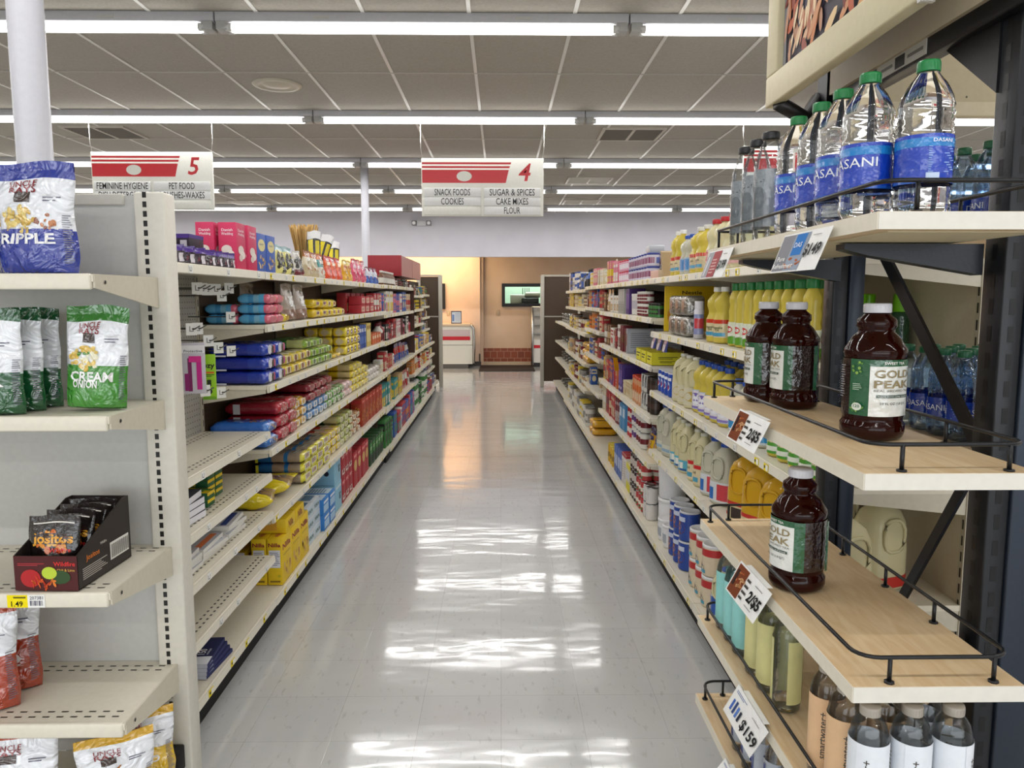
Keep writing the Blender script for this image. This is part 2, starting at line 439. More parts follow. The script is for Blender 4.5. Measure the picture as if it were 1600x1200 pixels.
b = MB(floor_mat()); b.box(-9.5, 9.5, -6, 19.5, -0.12, 0, 'white'); struct(b.build('floor'), 'pale vinyl tiled floor with waxed shine')
b = MB(noise_mat('ceiling_tile', 'A39D92', 'AEA89D', 60, 0.9, 0.25, 260)); b.box(-9.5, 9.5, -6, 19.5, CEIL_Z, CEIL_Z + 0.1, 'white'); struct(b.build('ceiling'), 'greyish acoustic tile ceiling')
b = MB('paint')
x = -9.3
gx0 = -0.19
for k in range(-14, 15): b.box(gx0 + k * 0.65 - 0.012, gx0 + k * 0.65 + 0.012, -6, 15.9, CEIL_Z - 0.006, CEIL_Z + 0.002, 'DAD8D2')
for k in range(-9, 9):
    b.box(-9.5, 9.5, 6.17 + k * 1.235 - 0.011, 6.17 + k * 1.235 + 0.011, CEIL_Z - 0.007, CEIL_Z + 0.002, 'A8A49A')
struct(b.build('trim_1'), 'white metal grid of the suspended ceiling')
wallm = noise_mat('painted_wall', 'CFC9C0', 'DAD4CB', 3, 0.7)
b = MB(wallm); b.box(-9.6, -9.5, -6, 19.5, 0, CEIL_Z, 'white'); struct(b.build('wall_left'))
b = MB(wallm); b.box(9.5, 9.6, -6, 19.5, 0, CEIL_Z, 'white'); struct(b.build('wall_right'))
b = MB(wallm); b.box(-9.5, 9.5, -6.1, -6, 0, CEIL_Z, 'white'); struct(b.build('wall_front'))
SOF_Y, SOF_Z = 15.9, 2.405
b = MB(noise_mat('soffit_paint', 'C6C4CC', 'CECCD4', 2, 0.75)); b.box(-9.5, 9.5, SOF_Y, SOF_Y + 0.15, SOF_Z, CEIL_Z, 'white'); struct(b.build('wall_back_upper'), 'lavender white soffit wall above the back of the shop')
pinkw = noise_mat('peach_wall', 'D8B9A2', 'DFC3AD', 2.5, 0.7, 0.08)
b = MB(pinkw); b.box(-9.5, -0.47, 17.6, 17.75, 0, CEIL_Z, 'white'); struct(b.build('wall_back_left'), 'peach painted back wall behind the counter')
b = MB(noise_mat('beige_wall', 'CDB196', 'D6BCA3', 2.5, 0.7, 0.08))
WX0, WX1 = at_y(784, 460, 17.85).x, at_y(884, 460, 17.85).x
WZ1, WZ0 = at_y(800, 443, 17.85).z, at_y(800, 479, 17.85).z
b.box(-0.47, WX0, 17.85, 18.0, 0, CEIL_Z, 'white'); b.box(WX1, 9.5, 17.85, 18.0, 0, CEIL_Z, 'white')
b.box(WX0, WX1, 17.85, 18.0, 0, WZ0, 'white'); b.box(WX0, WX1, 17.85, 18.0, WZ1, CEIL_Z, 'white')
b.box(-0.47, -0.40, 17.7, 17.85, 0, CEIL_Z, 'white')
struct(b.build('wall_back'), 'beige back wall with a window')
b = MB('rubber'); b.box(-2.5, -0.45, 17.57, 17.6, 0, 0.10, '4A4642'); struct(b.build('baseboard_back'), 'dark cove base under the peach wall')
b = MB(brick_mat()); z0, z1 = at_y(800, 566, 17.83).z, at_y(800, 544, 17.83).z
bx1 = at_y(832, 550, 17.83).x
b.box(-0.40, bx1, 17.83, 17.86, 0.08, z1, 'white'); struct(b.build('trim_2'), 'red quarry tile skirting below the window')
b = MB('paint'); b.box(-0.40, bx1, 17.8, 17.86, 0, 0.08, 'B8A68E'); struct(b.build('baseboard_window'))
# dark edge where the peach wall steps back
b = MB('rubber'); b.box(-0.50, -0.465, 17.585, 17.6, 0.0, 0.28, '5A5048'); struct(b.build('trim_3'), 'worn dark corner guard')
# window into the prep room
b = MB('paint'); t_ = 0.075
for q in ((WX0, WX1, WZ0, WZ0 + t_), (WX0, WX1, WZ1 - t_, WZ1), (WX0, WX0 + t_, WZ0 + t_, WZ1 - t_), (WX1 - t_, WX1, WZ0 + t_, WZ1 - t_)):
    b.box(q[0], q[1], 17.80, 17.93, q[2], q[3], '17171A')
win = struct(b.build('window_1'), 'black framed window into a bright prep room')
b = MB(glass_mat()); b.box(WX0 + t_, WX1 - t_, 17.88, 17.886, WZ0 + t_, WZ1 - t_, 'white'); b.build('window_pane', win)
b = MB(noise_mat('prep_wall', 'B9D2C4', 'C6DCD0', 2, 0.6)); b.box(WX0 - .6, WX1 + .6, 19.3, 19.4, 0, CEIL_Z, 'white'); b.box(WX0 - .6, WX0 - .5, 18, 19.3, 0, CEIL_Z, 'white'); b.box(WX1 + .5, WX1 + .6, 18, 19.3, 0, CEIL_Z, 'white')
struct(b.build('wall_prep_room'))
ld = bpy.data.lights.new('prep_room_light', 'AREA'); ld.size = 1.0; ld.energy = 60; ld.color = (0.9, 1, 0.95)
lo = bpy.data.objects.new('prep_room_light', ld); lo.location = ((WX0 + WX1) / 2, 18.6, 3.1); COL.objects.link(lo)
# second black frame on the peach wall
b = MB('paint'); p0 = at_y(640, 443, 17.58); p1 = at_y(696, 483, 17.58)
b.box(p0.x, p1.x, 17.55, 17.6, p1.z, p0.z, '1A1815'); struct(b.build('window_2'), 'black framed hatch mostly hidden by the left shelving')
# light switches
for px, nm, Y in ((701, 'switch plate on the peach wall beside the framed notice', 17.6), (778, 'switch plate on the beige wall below the black window', 17.85)):
    p = at_y(px, 489, Y); b = MB('plastic'); b.box(-.045, .045, -.012, 0, -.06, .06, 'BFA98C', bev=.004); b.box(-.008, .008, -.02, -.01, -.015, .015, 'CDBBA0')
    o = b.build('light_switch', None, p); tag(o, 'small beige ' + nm, 'light switch')

# ------------------------------------------------------------------ ceiling fittings
def fixture():
    root = thing('ceiling_light', 'x', 'ceiling light')
    L_ = 2.55
    b = MB('paint'); b.box(-L_ / 2 + .004, L_ / 2 - .004, -.045, .045, 0.03, CEIL_Z - LAMP_Z, 'B4B4B8', bev=.006)
    for s in (-1, 1): b.box(s * .62 - .05, s * .62 + .05, -.048, -.04, .045, .065, 'B5B5B0')
    b.build('housing', root)
    b = MB('tube'); Mx = Matrix.Rotation(PI / 2, 4, 'Y')
    b.lathe([(.016, -L_ / 2 + .085), (.019, -L_ / 2 + .09), (.019, L_ / 2 - .09), (.016, L_ / 2 - .085)], 'white', 10, M=Matrix.Translation((0, -.022, 0)) @ Mx)
    b.lathe([(.016, -L_ / 2 + .085), (.019, -L_ / 2 + .09), (.019, L_ / 2 - .09), (.016, L_ / 2 - .085)], 'white', 10, M=Matrix.Translation((0, .022, 0)) @ Mx)
    b.build('fluorescent_tube', root)
    for s in (-1, 1):
        b = MB('plastic'); x_ = s * (L_ / 2 - .045)
        b.box(x_ - .035, x_ + .035, -.05, .05, -.018, .035, 'A9A9A6', bev=.006)
        for q in (-.03, .03): b.lathe([(.023, s * (L_ / 2 - .10)), (.023, s * (L_ / 2 - .065))], 'C9C9C6', 10, M=Matrix.Translation((0, q, 0)) @ Mx)
        b.build('lamp_holder', root)
    return root
fx = fixture()
COLW = {-5.575: 'leftmost', -3.025: 'left', -0.475: 'middle', 2.075: 'right', 4.625: 'far right'}
rown = 0
for ry in LAMP_ROWS:
    if ry < 2: continue
    rown += 1
    for a, b_ in zip(LAMP_JOINTS, LAMP_JOINTS[1:]):
        xc = (a + b_) / 2
        if abs(xc) > 0.66 * ry + 1.3: continue
        k = round((xc + 0.475) / 2.55)
        w = 'over the aisle' if k == 0 else ('%s %s of the aisle' % (ORD[abs(k)], 'left' if k < 0 else 'right'))
        put(fx, (xc, ry, LAMP_Z), 0, 'double tube ceiling light, %s, in the %s row from the front' % (w, ORD[rown]), 'ceiling light', 'rows of fluorescent ceiling lights')
def vent(px, py, w, d, label, dark):
    p = at_z(px, py, CEIL_Z)
    root = thing('ceiling_vent', label, 'ceiling vent', (p.x, p.y, CEIL_Z), 0, 'ceiling air vents')
    b = MB('paint')
    for q in ((-w, w, -d, -d + .03), (-w, w, d - .03, d), (-w, -w + .03, -d + .03, d - .03), (w - .03, w, -d + .03, d - .03), (-.015, .015, -d + .03, d - .03)): b.box(q[0], q[1], q[2], q[3], -.018, .0, 'B8B2A6')
    b.build('vent_frame', root)
    b = MB('paint')
    n = 9
    for k in range(n):
        y_ = -d + .03 + (2 * d - .06) * (k + .5) / n
        b.poly([(-w + .03, y_ - .02, -.004), (w - .03, y_ - .02, -.004), (w - .03, y_ + .02, -.016), (-w + .03, y_ + .02, -.016)], dark)
    b.build('louver', root)
vent(985, 209, .33, .30, 'dusty square ceiling vent right of the aisle, nearest of the three', '5E564A')
vent(920, 281, .33, .3, 'pale ceiling vent behind the nearest dusty one, right of aisle', 'C8C4BA')
vent(908, 315, .33, .3, 'small looking pale ceiling vent farthest back right of aisle', 'CFCBC2')
vent(165, 206, .33, .30, 'dusty ceiling vent beside the white column, left of it', '574E42')
vent(392, 316, .33, .3, 'pale ceiling vent far back behind the aisle five sign', 'CFCBC2')
p = at_z(433, 132, CEIL_Z)
b = MB('paint'); b.lathe([(.20, -.006), (.19, -.014), (.15, -.014), (.13, -.006), (.10, -.012), (.02, -.02)][::-1] + [(.2, 0)], 'B4AE9C', 28)
tag(b.build('ceiling_speaker', None, (p.x, p.y, CEIL_Z)), 'round beige speaker grille set in the ceiling', 'ceiling speaker')
# emergency light on the soffit
p = at_y(659, 349, SOF_Y)
root = thing('emergency_light', 'white twin head emergency light on the soffit wall', 'emergency light', (p.x, SOF_Y, p.z))
b = MB('plastic'); b.box(-.10, .10, -.07, 0, -.055, .055, 'C9C9CC', bev=.01); b.build('battery_case', root)
for s in (-1, 1):
    b = MB('plastic'); b.box(s * .15 - .045, s * .15 + .045, -.10, -.01, -.05, .05, '8A8A8C', bev=.012); b.disc(flat((s * .15, -.102, 0), (1, 0, 0), (0, 0, 1)), 0, 0, .033, .033, 'E8E8E8'); b.build('lamp_head', root)
# columns
for (X, Y, r, lab) in ((-1.72, 2.92, .060, 'white round steel column rising behind the chip display'), (-1.78, 10.25, .052, 'white round steel column far down the left shelving')):
    b = MB('paint'); b.lathe([(r * 1.5, 0), (r * 1.5, .02), (r, .02), (r, CEIL_Z)], 'B2B2B8', 28)
    struct(b.build('pillar', None, (X, Y, 0)), lab)

# ------------------------------------------------------------------ hanging aisle signs
def aisle_sign(x0, x1, Y, ztop, zbot, num, left, right, label, nrow=3):
    root = thing('aisle_sign', label, 'sign', ((x0 + x1) / 2, Y, zbot), 0, 'hanging aisle signs')
    w, h = (x1 - x0), ztop - zbot
    b = MB('plastic'); b.box(-w / 2, w / 2, 0, .02, 0, h, 'EFEFE6', bev=.003)
    F = flat((-w / 2, -.0015, 0), (1, 0, 0), (0, 0, 1)); F2 = flat((-w / 2, -.003, 0), (1, 0, 0), (0, 0, 1))
    red = 'D8232F'
    b.poly([F(.006 * w, .93 * h), F(.735 * w, .93 * h), F(.73 * w, .895 * h), F(.006 * w, .895 * h)], red)
    b.poly([F(.006 * w, .865 * h), F(.725 * w, .865 * h), F(.72 * w, .83 * h), F(.006 * w, .83 * h)], red)
    b.poly([F(.006 * w, .80 * h), F(.715 * w, .80 * h), F(.69 * w, .575 * h), F(.006 * w, .575 * h)], red)
    b.disc(F2, .35 * w, .69 * h, .062 * w, .088 * h, 'EFEFE6', 28)
    b.text(F2, num, .845 * w, .76 * h, .29 * h, red, w=.10 * w, bold=.015, shear=.2)
    b.build('sign_board', root)
    for s, words in ((0, left), (1, right)):
        for i in range(nrow):
            zt = (.485 - .157 * i) * h
            a = (.02 + .49 * s) * w
            q = MB('plastic'); q.box(-w / 2 + a, -w / 2 + a + .465 * w, -.010, -.002, zt - .147 * h, zt, 'E6E7E6' if i < len(words) else 'E9E9E0', bev=.002)
            q.box(-w / 2 + a, -w / 2 + a + .47 * w, -.014, -.002, zt - .155 * h, zt - .147 * h, 'D6D6CE')
            if i < len(words):
                G = flat((-w / 2, -.0115, 0), (1, 0, 0), (0, 0, 1))
                q.text(G, words[i], a + .2325 * w, zt - .072 * h, .112 * h, '101012', w=.0265 * w * len(words[i]), bold=.007)
            q.build('lettered_strip', root)
    for s in (-1, 1):
        q = MB('metal'); q.tube([(s * (w / 2 - .01), .01, h), (s * (w / 2 + .005), .01, h + .1), (s * (w / 2 + .005), .01, CEIL_Z - zbot - .01)], .003, 'C9C9C4', n=6)
        q.build('hanging_wire', root)
SY = 7.42
q = at_y(658, 247, SY); q2 = at_y(849, 338, SY)
aisle_sign(q.x, q2.x, SY, q.z, q2.z, '4', ['SNACK FOODS', 'COOKIES'], ['SUGAR & SPICES', 'CAKE MIXES', 'FLOUR'], 'white and red aisle sign numbered 4 hanging over the aisle')
q = at_y(141, 237, SY); q2 = at_y(335, 328, SY)
aisle_sign(q.x, q2.x, SY, q.z, q2.z, '5', ['FEMININE HYGIENE', 'DISH DETERGENTS'], ['PET FOOD', 'POLISHES-WAXES'], 'white and red aisle sign numbered 5 above the left shelving')
q = at_y(1162, 228, SY)
aisle_sign(q.x, q.x + 1.2, SY, q.z, q.z - .57, '3', [], [], 'red striped aisle sign peeking out behind the bottles at right')

# ------------------------------------------------------------------ things at the back
zc = at_y(716, 506, 16.9).z
x0, x1 = at_y(660, 540, 16.9).x, at_y(738, 540, 16.9).x
root = thing('service_counter', 'white service counter with a red stripe by the peach wall', 'counter', ((x0 + x1) / 2, 17.2, 0))
w = x1 - x0
b = MB('paint'); b.box(-w / 2, w / 2, -.3, .38, .10, .52, 'D9D5C8'); b.box(-w / 2, w / 2, -.3, .38, .53, zc - .05, 'DDD8CC'); b.box(-w / 2 + .01, w / 2 - .1, -.29, .36, 0, .10, '5A5650')
b.box(-w / 2, w / 2 - .05, -.31, -.3, zc - .36, zc - .28, 'C4202E'); b.box(-w / 2, w / 2 - .05, -.305, -.3, zc - .27, zc - .13, 'C9B6B4'); b.build('case', root)
b = MB('card'); b.box(-w / 2, w / 2 - .04, -.33, .38, zc - .05, zc, 'D9BFA0', bev=.006); b.build('counter_top', root)
b = MB('metal'); b.tube([(w / 2 - .03, -.32, zc - .02), (w / 2 + .03, -.32, zc - .10), (w / 2 + .045, -.32, zc - .45), (w / 2 + .03, -.32, .12)], .028, 'B8B8B6'); b.build('chrome_bumper', root)
p = at_y(713, 505, 16.95)
root = thing('framed_notice', 'small framed notice standing on the white service counter', 'framed notice', (p.x, 16.98, zc + .002))
b = MB('plastic'); 
for q in ((-.115, .115, 0, .02), (-.115, .115, .26, .28), (-.115, -.1, .02, .26), (.1, .115, .02, .26)): b.box(q[0], q[1], -.01, .01, q[2], q[3], '2A3550')
b.build('frame', root)
b = MB('paper'); b.box(-.1, .1, -.004, .006, .02, .26, 'D4DCE4'); F = flat((0, -.005, 0), (1, 0, 0), (0, 0, 1))
for k in range(7): b.patch(F, -.03, .08, .05 + k * .027, .06 + k * .027, '8C9CB4')
b.patch(F, -.09, -.045, .05, .2, '6C8CC0'); b.build('paper', root)
b = MB('rubber'); p0 = at_z(748, 580.5, 0); p1 = at_z(832, 571, 0); b.box(p0.x, p1.x, p0.y, p1.y, 0.0005, .012, '2E2624', bev=.004)
tag(b.build('floor_mat'), 'dark brown floor mat in front of the tiled skirting', 'floor mat')
# glass door cooler beside the right end panel
p0 = at_y(831, 480, 17.2); p1 = at_y(900, 578, 17.2)
root = thing('display_cooler', 'chrome framed cooler with red stripe partly hidden by right shelving', 'cooler', ((p0.x + p1.x) / 2, 17.3, 0))
w = p1.x - p0.x; h = p0.z
b = MB('paint'); b.box(-w / 2 + .03, w / 2, -.05, .4, .10, .62, 'DAD6CC'); b.box(-w / 2 + .03, w / 2, .05, .4, .62, h, 'B9B4AA'); b.box(-w / 2 + .03, w / 2, -.055, -.05, .43, .50, 'C4202E'); b.box(-w / 2 + .05, w / 2, -.02, .4, 0, .1, '2A2A2A'); b.build('case', root)
b = MB('metal'); b.tube([(-w / 2 + .02, -.06, .05), (-w / 2 + .02, -.06, h)], .03, 'C8C8C8'); b.tube([(-w / 2, -.06, h), (w / 2, -.06, h)], .02, 'C8C8C8'); b.build('chrome_frame', root)
for z_ in (.75, .95, 1.15):
    b = MB('metal'); b.box(-w / 2 + .04, w / 2, -.04, .05, z_, z_ + .015, 'A8A8A4'); b.build('shelf', root)
# slicer seen through the window
p = at_y(818, 474, 18.35)
root = thing('deli_slicer', 'white and black machine on a shelf behind the back window', 'machine', (p.x, 18.4, WZ0 - .02))
b = MB('plastic'); b.box(-.32, .02, -.15, .2, 0, .30, 'D8DAD8', bev=.02); b.build('housing', root)
b = MB('plastic'); b.box(-.05, .36, -.2, .15, .05, .22, '2C2E30', bev=.02); b.box(.02, .40, -.15, .15, .22, .36, 'C8CAC8', bev=.04); b.build('carriage', root)
b = MB('plastic'); 
for k in range(4): b.tube([(-.02 + k * .05, -.1, .3), (-.02 + k * .05, -.1, .46)], .008, '303234')
b.build('knob', root)
b = MB('metal'); b.box(WX0 + .02, WX1 - .02, 18.05, 18.75, WZ0 - .06, WZ0 - .02, 'B8BCBA'); tag(b.build('prep_shelf'), 'steel shelf under the machine behind the back window', 'shelf')
# ================================================================== SHELVING
SHELF = 'DDD6C4'
def price_tag_mesh(kind):
    b = MB('paper')
    F = flat((0, 0, 0), (0, 1, 0), (0, 0, 1))
    if kind == 'yellow':
        b.box(-.001, .0, -.022, .022, -.013, .013, 'F0D81E')
        G = lambda u, v: Vector((-.0015, -u, v))
        b.patch(G, -.002, .019, -.010, .010, 'EDEDE8'); b.patch(G, -.018, -.006, -.004, .006, '4A4420')
    else:
        b.box(-.001, .0, -.017, .017, -.014, .014, 'EEEEEA')
        G = lambda u, v: Vector((-.0015, -u, v))
        b.patch(G, -.012, -.008, -.008, .008, '777777'); b.patch(G, -.008, .006, -.008, -.005, '777777'); b.patch(G, .004, .007, -.004, .008, '777777')
    return b.mesh('price_tag')
TAG_Y, TAG_W = price_tag_mesh('yellow'), price_tag_mesh('white')
def shelf_part(root, side, y0, y1, xl, xb, z, tags=0, ytag=True, holes=False, bracket=True, lip=.034, col=SHELF, th=.018):
    """one cantilever shelf; all coordinates local to a bay root standing at (0, 0, 0) rotation"""
    g = .003
    b = MB('paint')
    xs = sorted((side * xl, side * xb))
    b.box(xs[0], xs[1], y0 + g, y1 - g, z - th, z, col)
    x_l = side * xl
    f0, f1 = (x_l, x_l + .012) if side < 0 else (x_l - .012, x_l)
    b.box(f0, f1, y0 + g, y1 - g, z - lip, z + .002, col, bev=.003)
    # price channel: a paler strip tilted on the front
    xf = f1 if side < 0 else f0
    d = .0035 if side < 0 else -.0035
    b.poly([(xf + d, y0 + g, z - lip + .003), (xf + d, y1 - g, z - lip + .003), (xf + d * .4, y1 - g, z - .002), (xf + d * .4, y0 + g, z - .002)], 'E6E1D2')
    if holes:
        for row in (.03, .055):
            for base, sg in ((xl, 1), (xb, -1)):
                n = int((y1 - y0) / .036)
                for k in range(n):
                    yy = y0 + .03 + k * .036
                    xx = side * (base + sg * row)
                    b.poly([(xx - .004, yy - .008, z + .0006), (xx + .004, yy - .008, z + .0006), (xx + .004, yy + .008, z + .0006), (xx - .004, yy + .008, z + .0006)], '3E3A33')
    s = b.build('shelf', root)
    if bracket:
        for yb in (y0 + .006, y1 - .010):
            q = MB('paint')
            pts = [(xl + .004, z - .018), (xl + .004, z - .036), (xb, z - .085), (xb, z - .018)]
            q.prism([(side * u, v) for u, v in pts], lambda u, v, w, yb=yb: Vector((u, yb + w, v)), .004, 'C9C2B0')
            q.build('bracket', s)
    for k in range(tags):
        yy = y0 + (k + .5 + R.uniform(-.3, .3)) * (y1 - y0) / tags
        o = bpy.data.objects.new('price_tag', TAG_Y if (ytag and R.random() < .6) else TAG_W); COL.objects.link(o)
        o.parent = s
        o.location = (xf + d, yy, z - lip / 2)
        o.rotation_euler = (0, 0, PI if side < 0 else 0)
    return s
def bay(side, y0, y1, label, shelves, xlip=1.08, xback=1.45, xkick=1.12, base_z=.145, top=1.83, back='brown', depth_base=None, posts=True, kick_y0=None):
    root = thing('gondola_bay', label, 'shelving', (0, 0, 0), 0, 'shelving bays along the aisle')
    xb = xback
    b = MB({'brown': PEG_BROWN, 'grey': PEG_GREY, 'dark': PEG_DARK, 'beige': 'paint'}[back])
    xs = sorted((side * (xb), side * (xb + .03)))
    b.box(xs[0], xs[1], y0 + .002, y1 - .002, base_z, top, 'C8BFA8'); b.build('back_panel', root)
    if posts:
        for yy in (y0 + .014, y1 - .014):
            q = MB('paint'); xs2 = sorted((side * (xb - .006), side * (xb - .001)))
            q.box(xs2[0], xs2[1], yy - .012, yy + .012, base_z, top, 'BDB5A2' if back in ('beige', 'grey') else '4A3B2C')
            xf = side * (xb - .0065)
            for k in range(int((top - base_z) / .05)):
                z_ = base_z + .03 + k * .05
                q.poly([(xf, yy - .004, z_), (xf, yy + .004, z_), (xf, yy + .004, z_ + .03), (xf, yy - .004, z_ + .03)], '1C1914')
            q.build('upright', root)
    shelf_part(root, side, y0, y1, xlip, xb, base_z, 5, True, False, False, lip=.036).name = 'base_deck'
    b = MB('rubber'); xs = sorted((side * (xlip + .035), side * (xlip + .06)))
    b.box(xs[0], xs[1], y0 + .001, y1 - .001, 0.0, base_z - .037, '1E1D1C'); b.build('kick_plate', root)
    for sh in shelves:
        z, xl = sh[0], sh[1]
        kw = sh[2] if len(sh) > 2 else {}
        shelf_part(root, side, y0, y1, xl, xb, z, **kw)
    return root
LY = [2.28 + 1.22 * k for k in range(10)]       # left module boundaries: 2.28, 3.5, 4.72, 5.94, 7.16, 8.38, 9.6, 10.82, 12.04, 13.26
RY = [2.2 + 1.22 * k for k in range(10)]
LX = 1.08
T = dict(tags=6)
NT = dict(tags=4, ytag=False, holes=True)
# left side
L0 = [1.685, .955, .755, .575, .362]
r_ = bay(-1, LY[0], LY[1], 'nearest left shelving bay with grey pegboard and notebooks', [(1.685, LX, NT)] + [(z, LX, NT) for z in L0[1:]], xback=1.375, back='grey', base_z=.15)
for o in [c for c in r_.children if c.name.startswith('base_deck')]: pass
L1 = [1.685, 1.445, 1.165, .865, .545]
for k in (1, 2, 3):
    bay(-1, LY[k], LY[k + 1], '%s brown backed cookie shelving bay on the left from the notebooks' % ORD[k], [(z, LX, T) for z in L1], xback=1.385, back='brown')
L2 = [1.69, 1.41, 1.145, .86, .50]
for k in (4, 5):
    bay(-1, LY[k], LY[k + 1], 'left shelving bay %s the red canopy, beyond the cookie shelves' % ('just before' if k == 4 else 'beneath'), [(z, LX + .02, T) for z in L2], xback=1.42, back='brown', xlip=1.06, top=1.78)
L3 = [1.60, 1.40, 1.18, .87, .60]
for k in (6, 7):
    bay(-1, LY[k], LY[k + 1], 'dark left shelving bay %s the red canopy' % ('next beyond' if k == 6 else 'second beyond'), [(L3[0], 1.22, T), (L3[1], 1.22, T), (L3[2], 1.22, T), (L3[3], 1.10, T), (L3[4], 1.10, T)], xback=1.42, back='dark', xlip=1.06, top=1.78)
L4 = [1.62, 1.43, 1.25, 1.05, .82, .62, .40]
bay(-1, LY[8], LY[9], 'farthest left shelving bay by the brown end panel', [(z, 1.24 if z > .9 else 1.16, T) for z in L4], xback=1.42, back='dark', xlip=1.10)
# right side
RX = .93
R0 = [1.685, 1.365, 1.005, .64]
for k in (0, 1):
    bay(1, RY[k], RY[k + 1], 'right beige backed oil shelving bay, %s the wooden rack' % ('right behind' if k == 0 else 'second from'), [(z, RX, dict(tags=6)) for z in R0], xlip=.91, xback=1.40, back='beige')
R1 = [1.685, 1.445, 1.15, .825, .54]
for k in (2, 3):
    bay(1, RY[k], RY[k + 1], 'right shelving bay of baking goods, %s' % ('next to the cooking oil bottles' if k == 2 else 'farther from the cooking oil'), [(z, RX, T) for z in R1], xlip=.91, xback=1.40, back='dark')
R2 = [1.685, 1.47, 1.25, .985, .655]
bay(1, RY[4], RY[5], 'right shelving bay of spices midway down the aisle', [(z, RX, T) for z in R2], xlip=.91, xback=1.38, back='dark')
R3 = [1.66, 1.45, 1.175, .845, .55]
for k in (5, 6):
    bay(1, RY[k], RY[k + 1], 'right shelving bay of jars, %s after the spices' % ('first' if k == 5 else 'second'), [(z, RX, T) for z in R3], xlip=.91, xback=1.38, back='dark')
for k in (7, 8):
    bay(1, RY[k], RY[k + 1], 'sparsely stocked right shelving bay, %s the far end panel' % ('one before' if k == 7 else 'touching'), [(z, RX + .03, T) for z in (1.175, .845, .55)], xlip=.93, xback=1.38, back='dark')
# end panels of the two runs
for side, x0, x1, lab, Y in ((-1, -1.44, -1.04, 'brown pegboard end panel closing the left shelving run', LY[9] + .16), (1, .72, 1.40, 'brown pegboard end panel closing the right shelving run', RY[9] + .22)):
    root = thing('pegboard_stand', lab, 'pegboard', ((x0 + x1) / 2, Y, 0)); w = (x1 - x0) / 2
    b = MB(PEG_BROWN); b.box(-w + .004, w - .004, 0, .025, .10, 1.93, 'brown'); b.build('pegboard', root)
    for s in (-1, 1):
        b = MB('paint'); b.box(s * w - .045 if s > 0 else -w - .02, s * w + .02 if s > 0 else -w + .045, -.03, .05, 0, 1.96, 'B5AFA2', bev=.006); b.build('post', root)
    b = MB('paint'); b.box(-w, w, -.02, .03, 1.935, 1.965, 'B5AFA2'); b.box(-w + .05, w - .05, -.006, -.001, 1.23, 1.25, 'B5AFA2'); b.build('rail', root)
# dark red canopy on the left run
Y0, Y1 = ylip(628, -1.06), ylip(657, -1.06)
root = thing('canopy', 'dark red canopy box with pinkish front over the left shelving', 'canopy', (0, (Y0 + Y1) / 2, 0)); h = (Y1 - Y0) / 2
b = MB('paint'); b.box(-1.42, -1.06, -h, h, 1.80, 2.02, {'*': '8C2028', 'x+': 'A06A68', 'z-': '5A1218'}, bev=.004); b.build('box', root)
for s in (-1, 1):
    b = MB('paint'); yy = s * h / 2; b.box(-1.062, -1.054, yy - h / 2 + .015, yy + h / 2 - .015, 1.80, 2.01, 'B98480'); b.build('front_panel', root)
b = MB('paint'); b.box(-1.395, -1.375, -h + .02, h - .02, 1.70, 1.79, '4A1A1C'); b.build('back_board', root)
# brown divider on the left run
b = MB('paint'); yy = LY[6] + .0; b.box(-1.42, -1.08, yy - .0017, yy + .0017, .88, 1.695, '46291E'); b.build('divider_board', [o for o in COL.objects if o.get('label', '').startswith('dark left shelving bay next')][0])

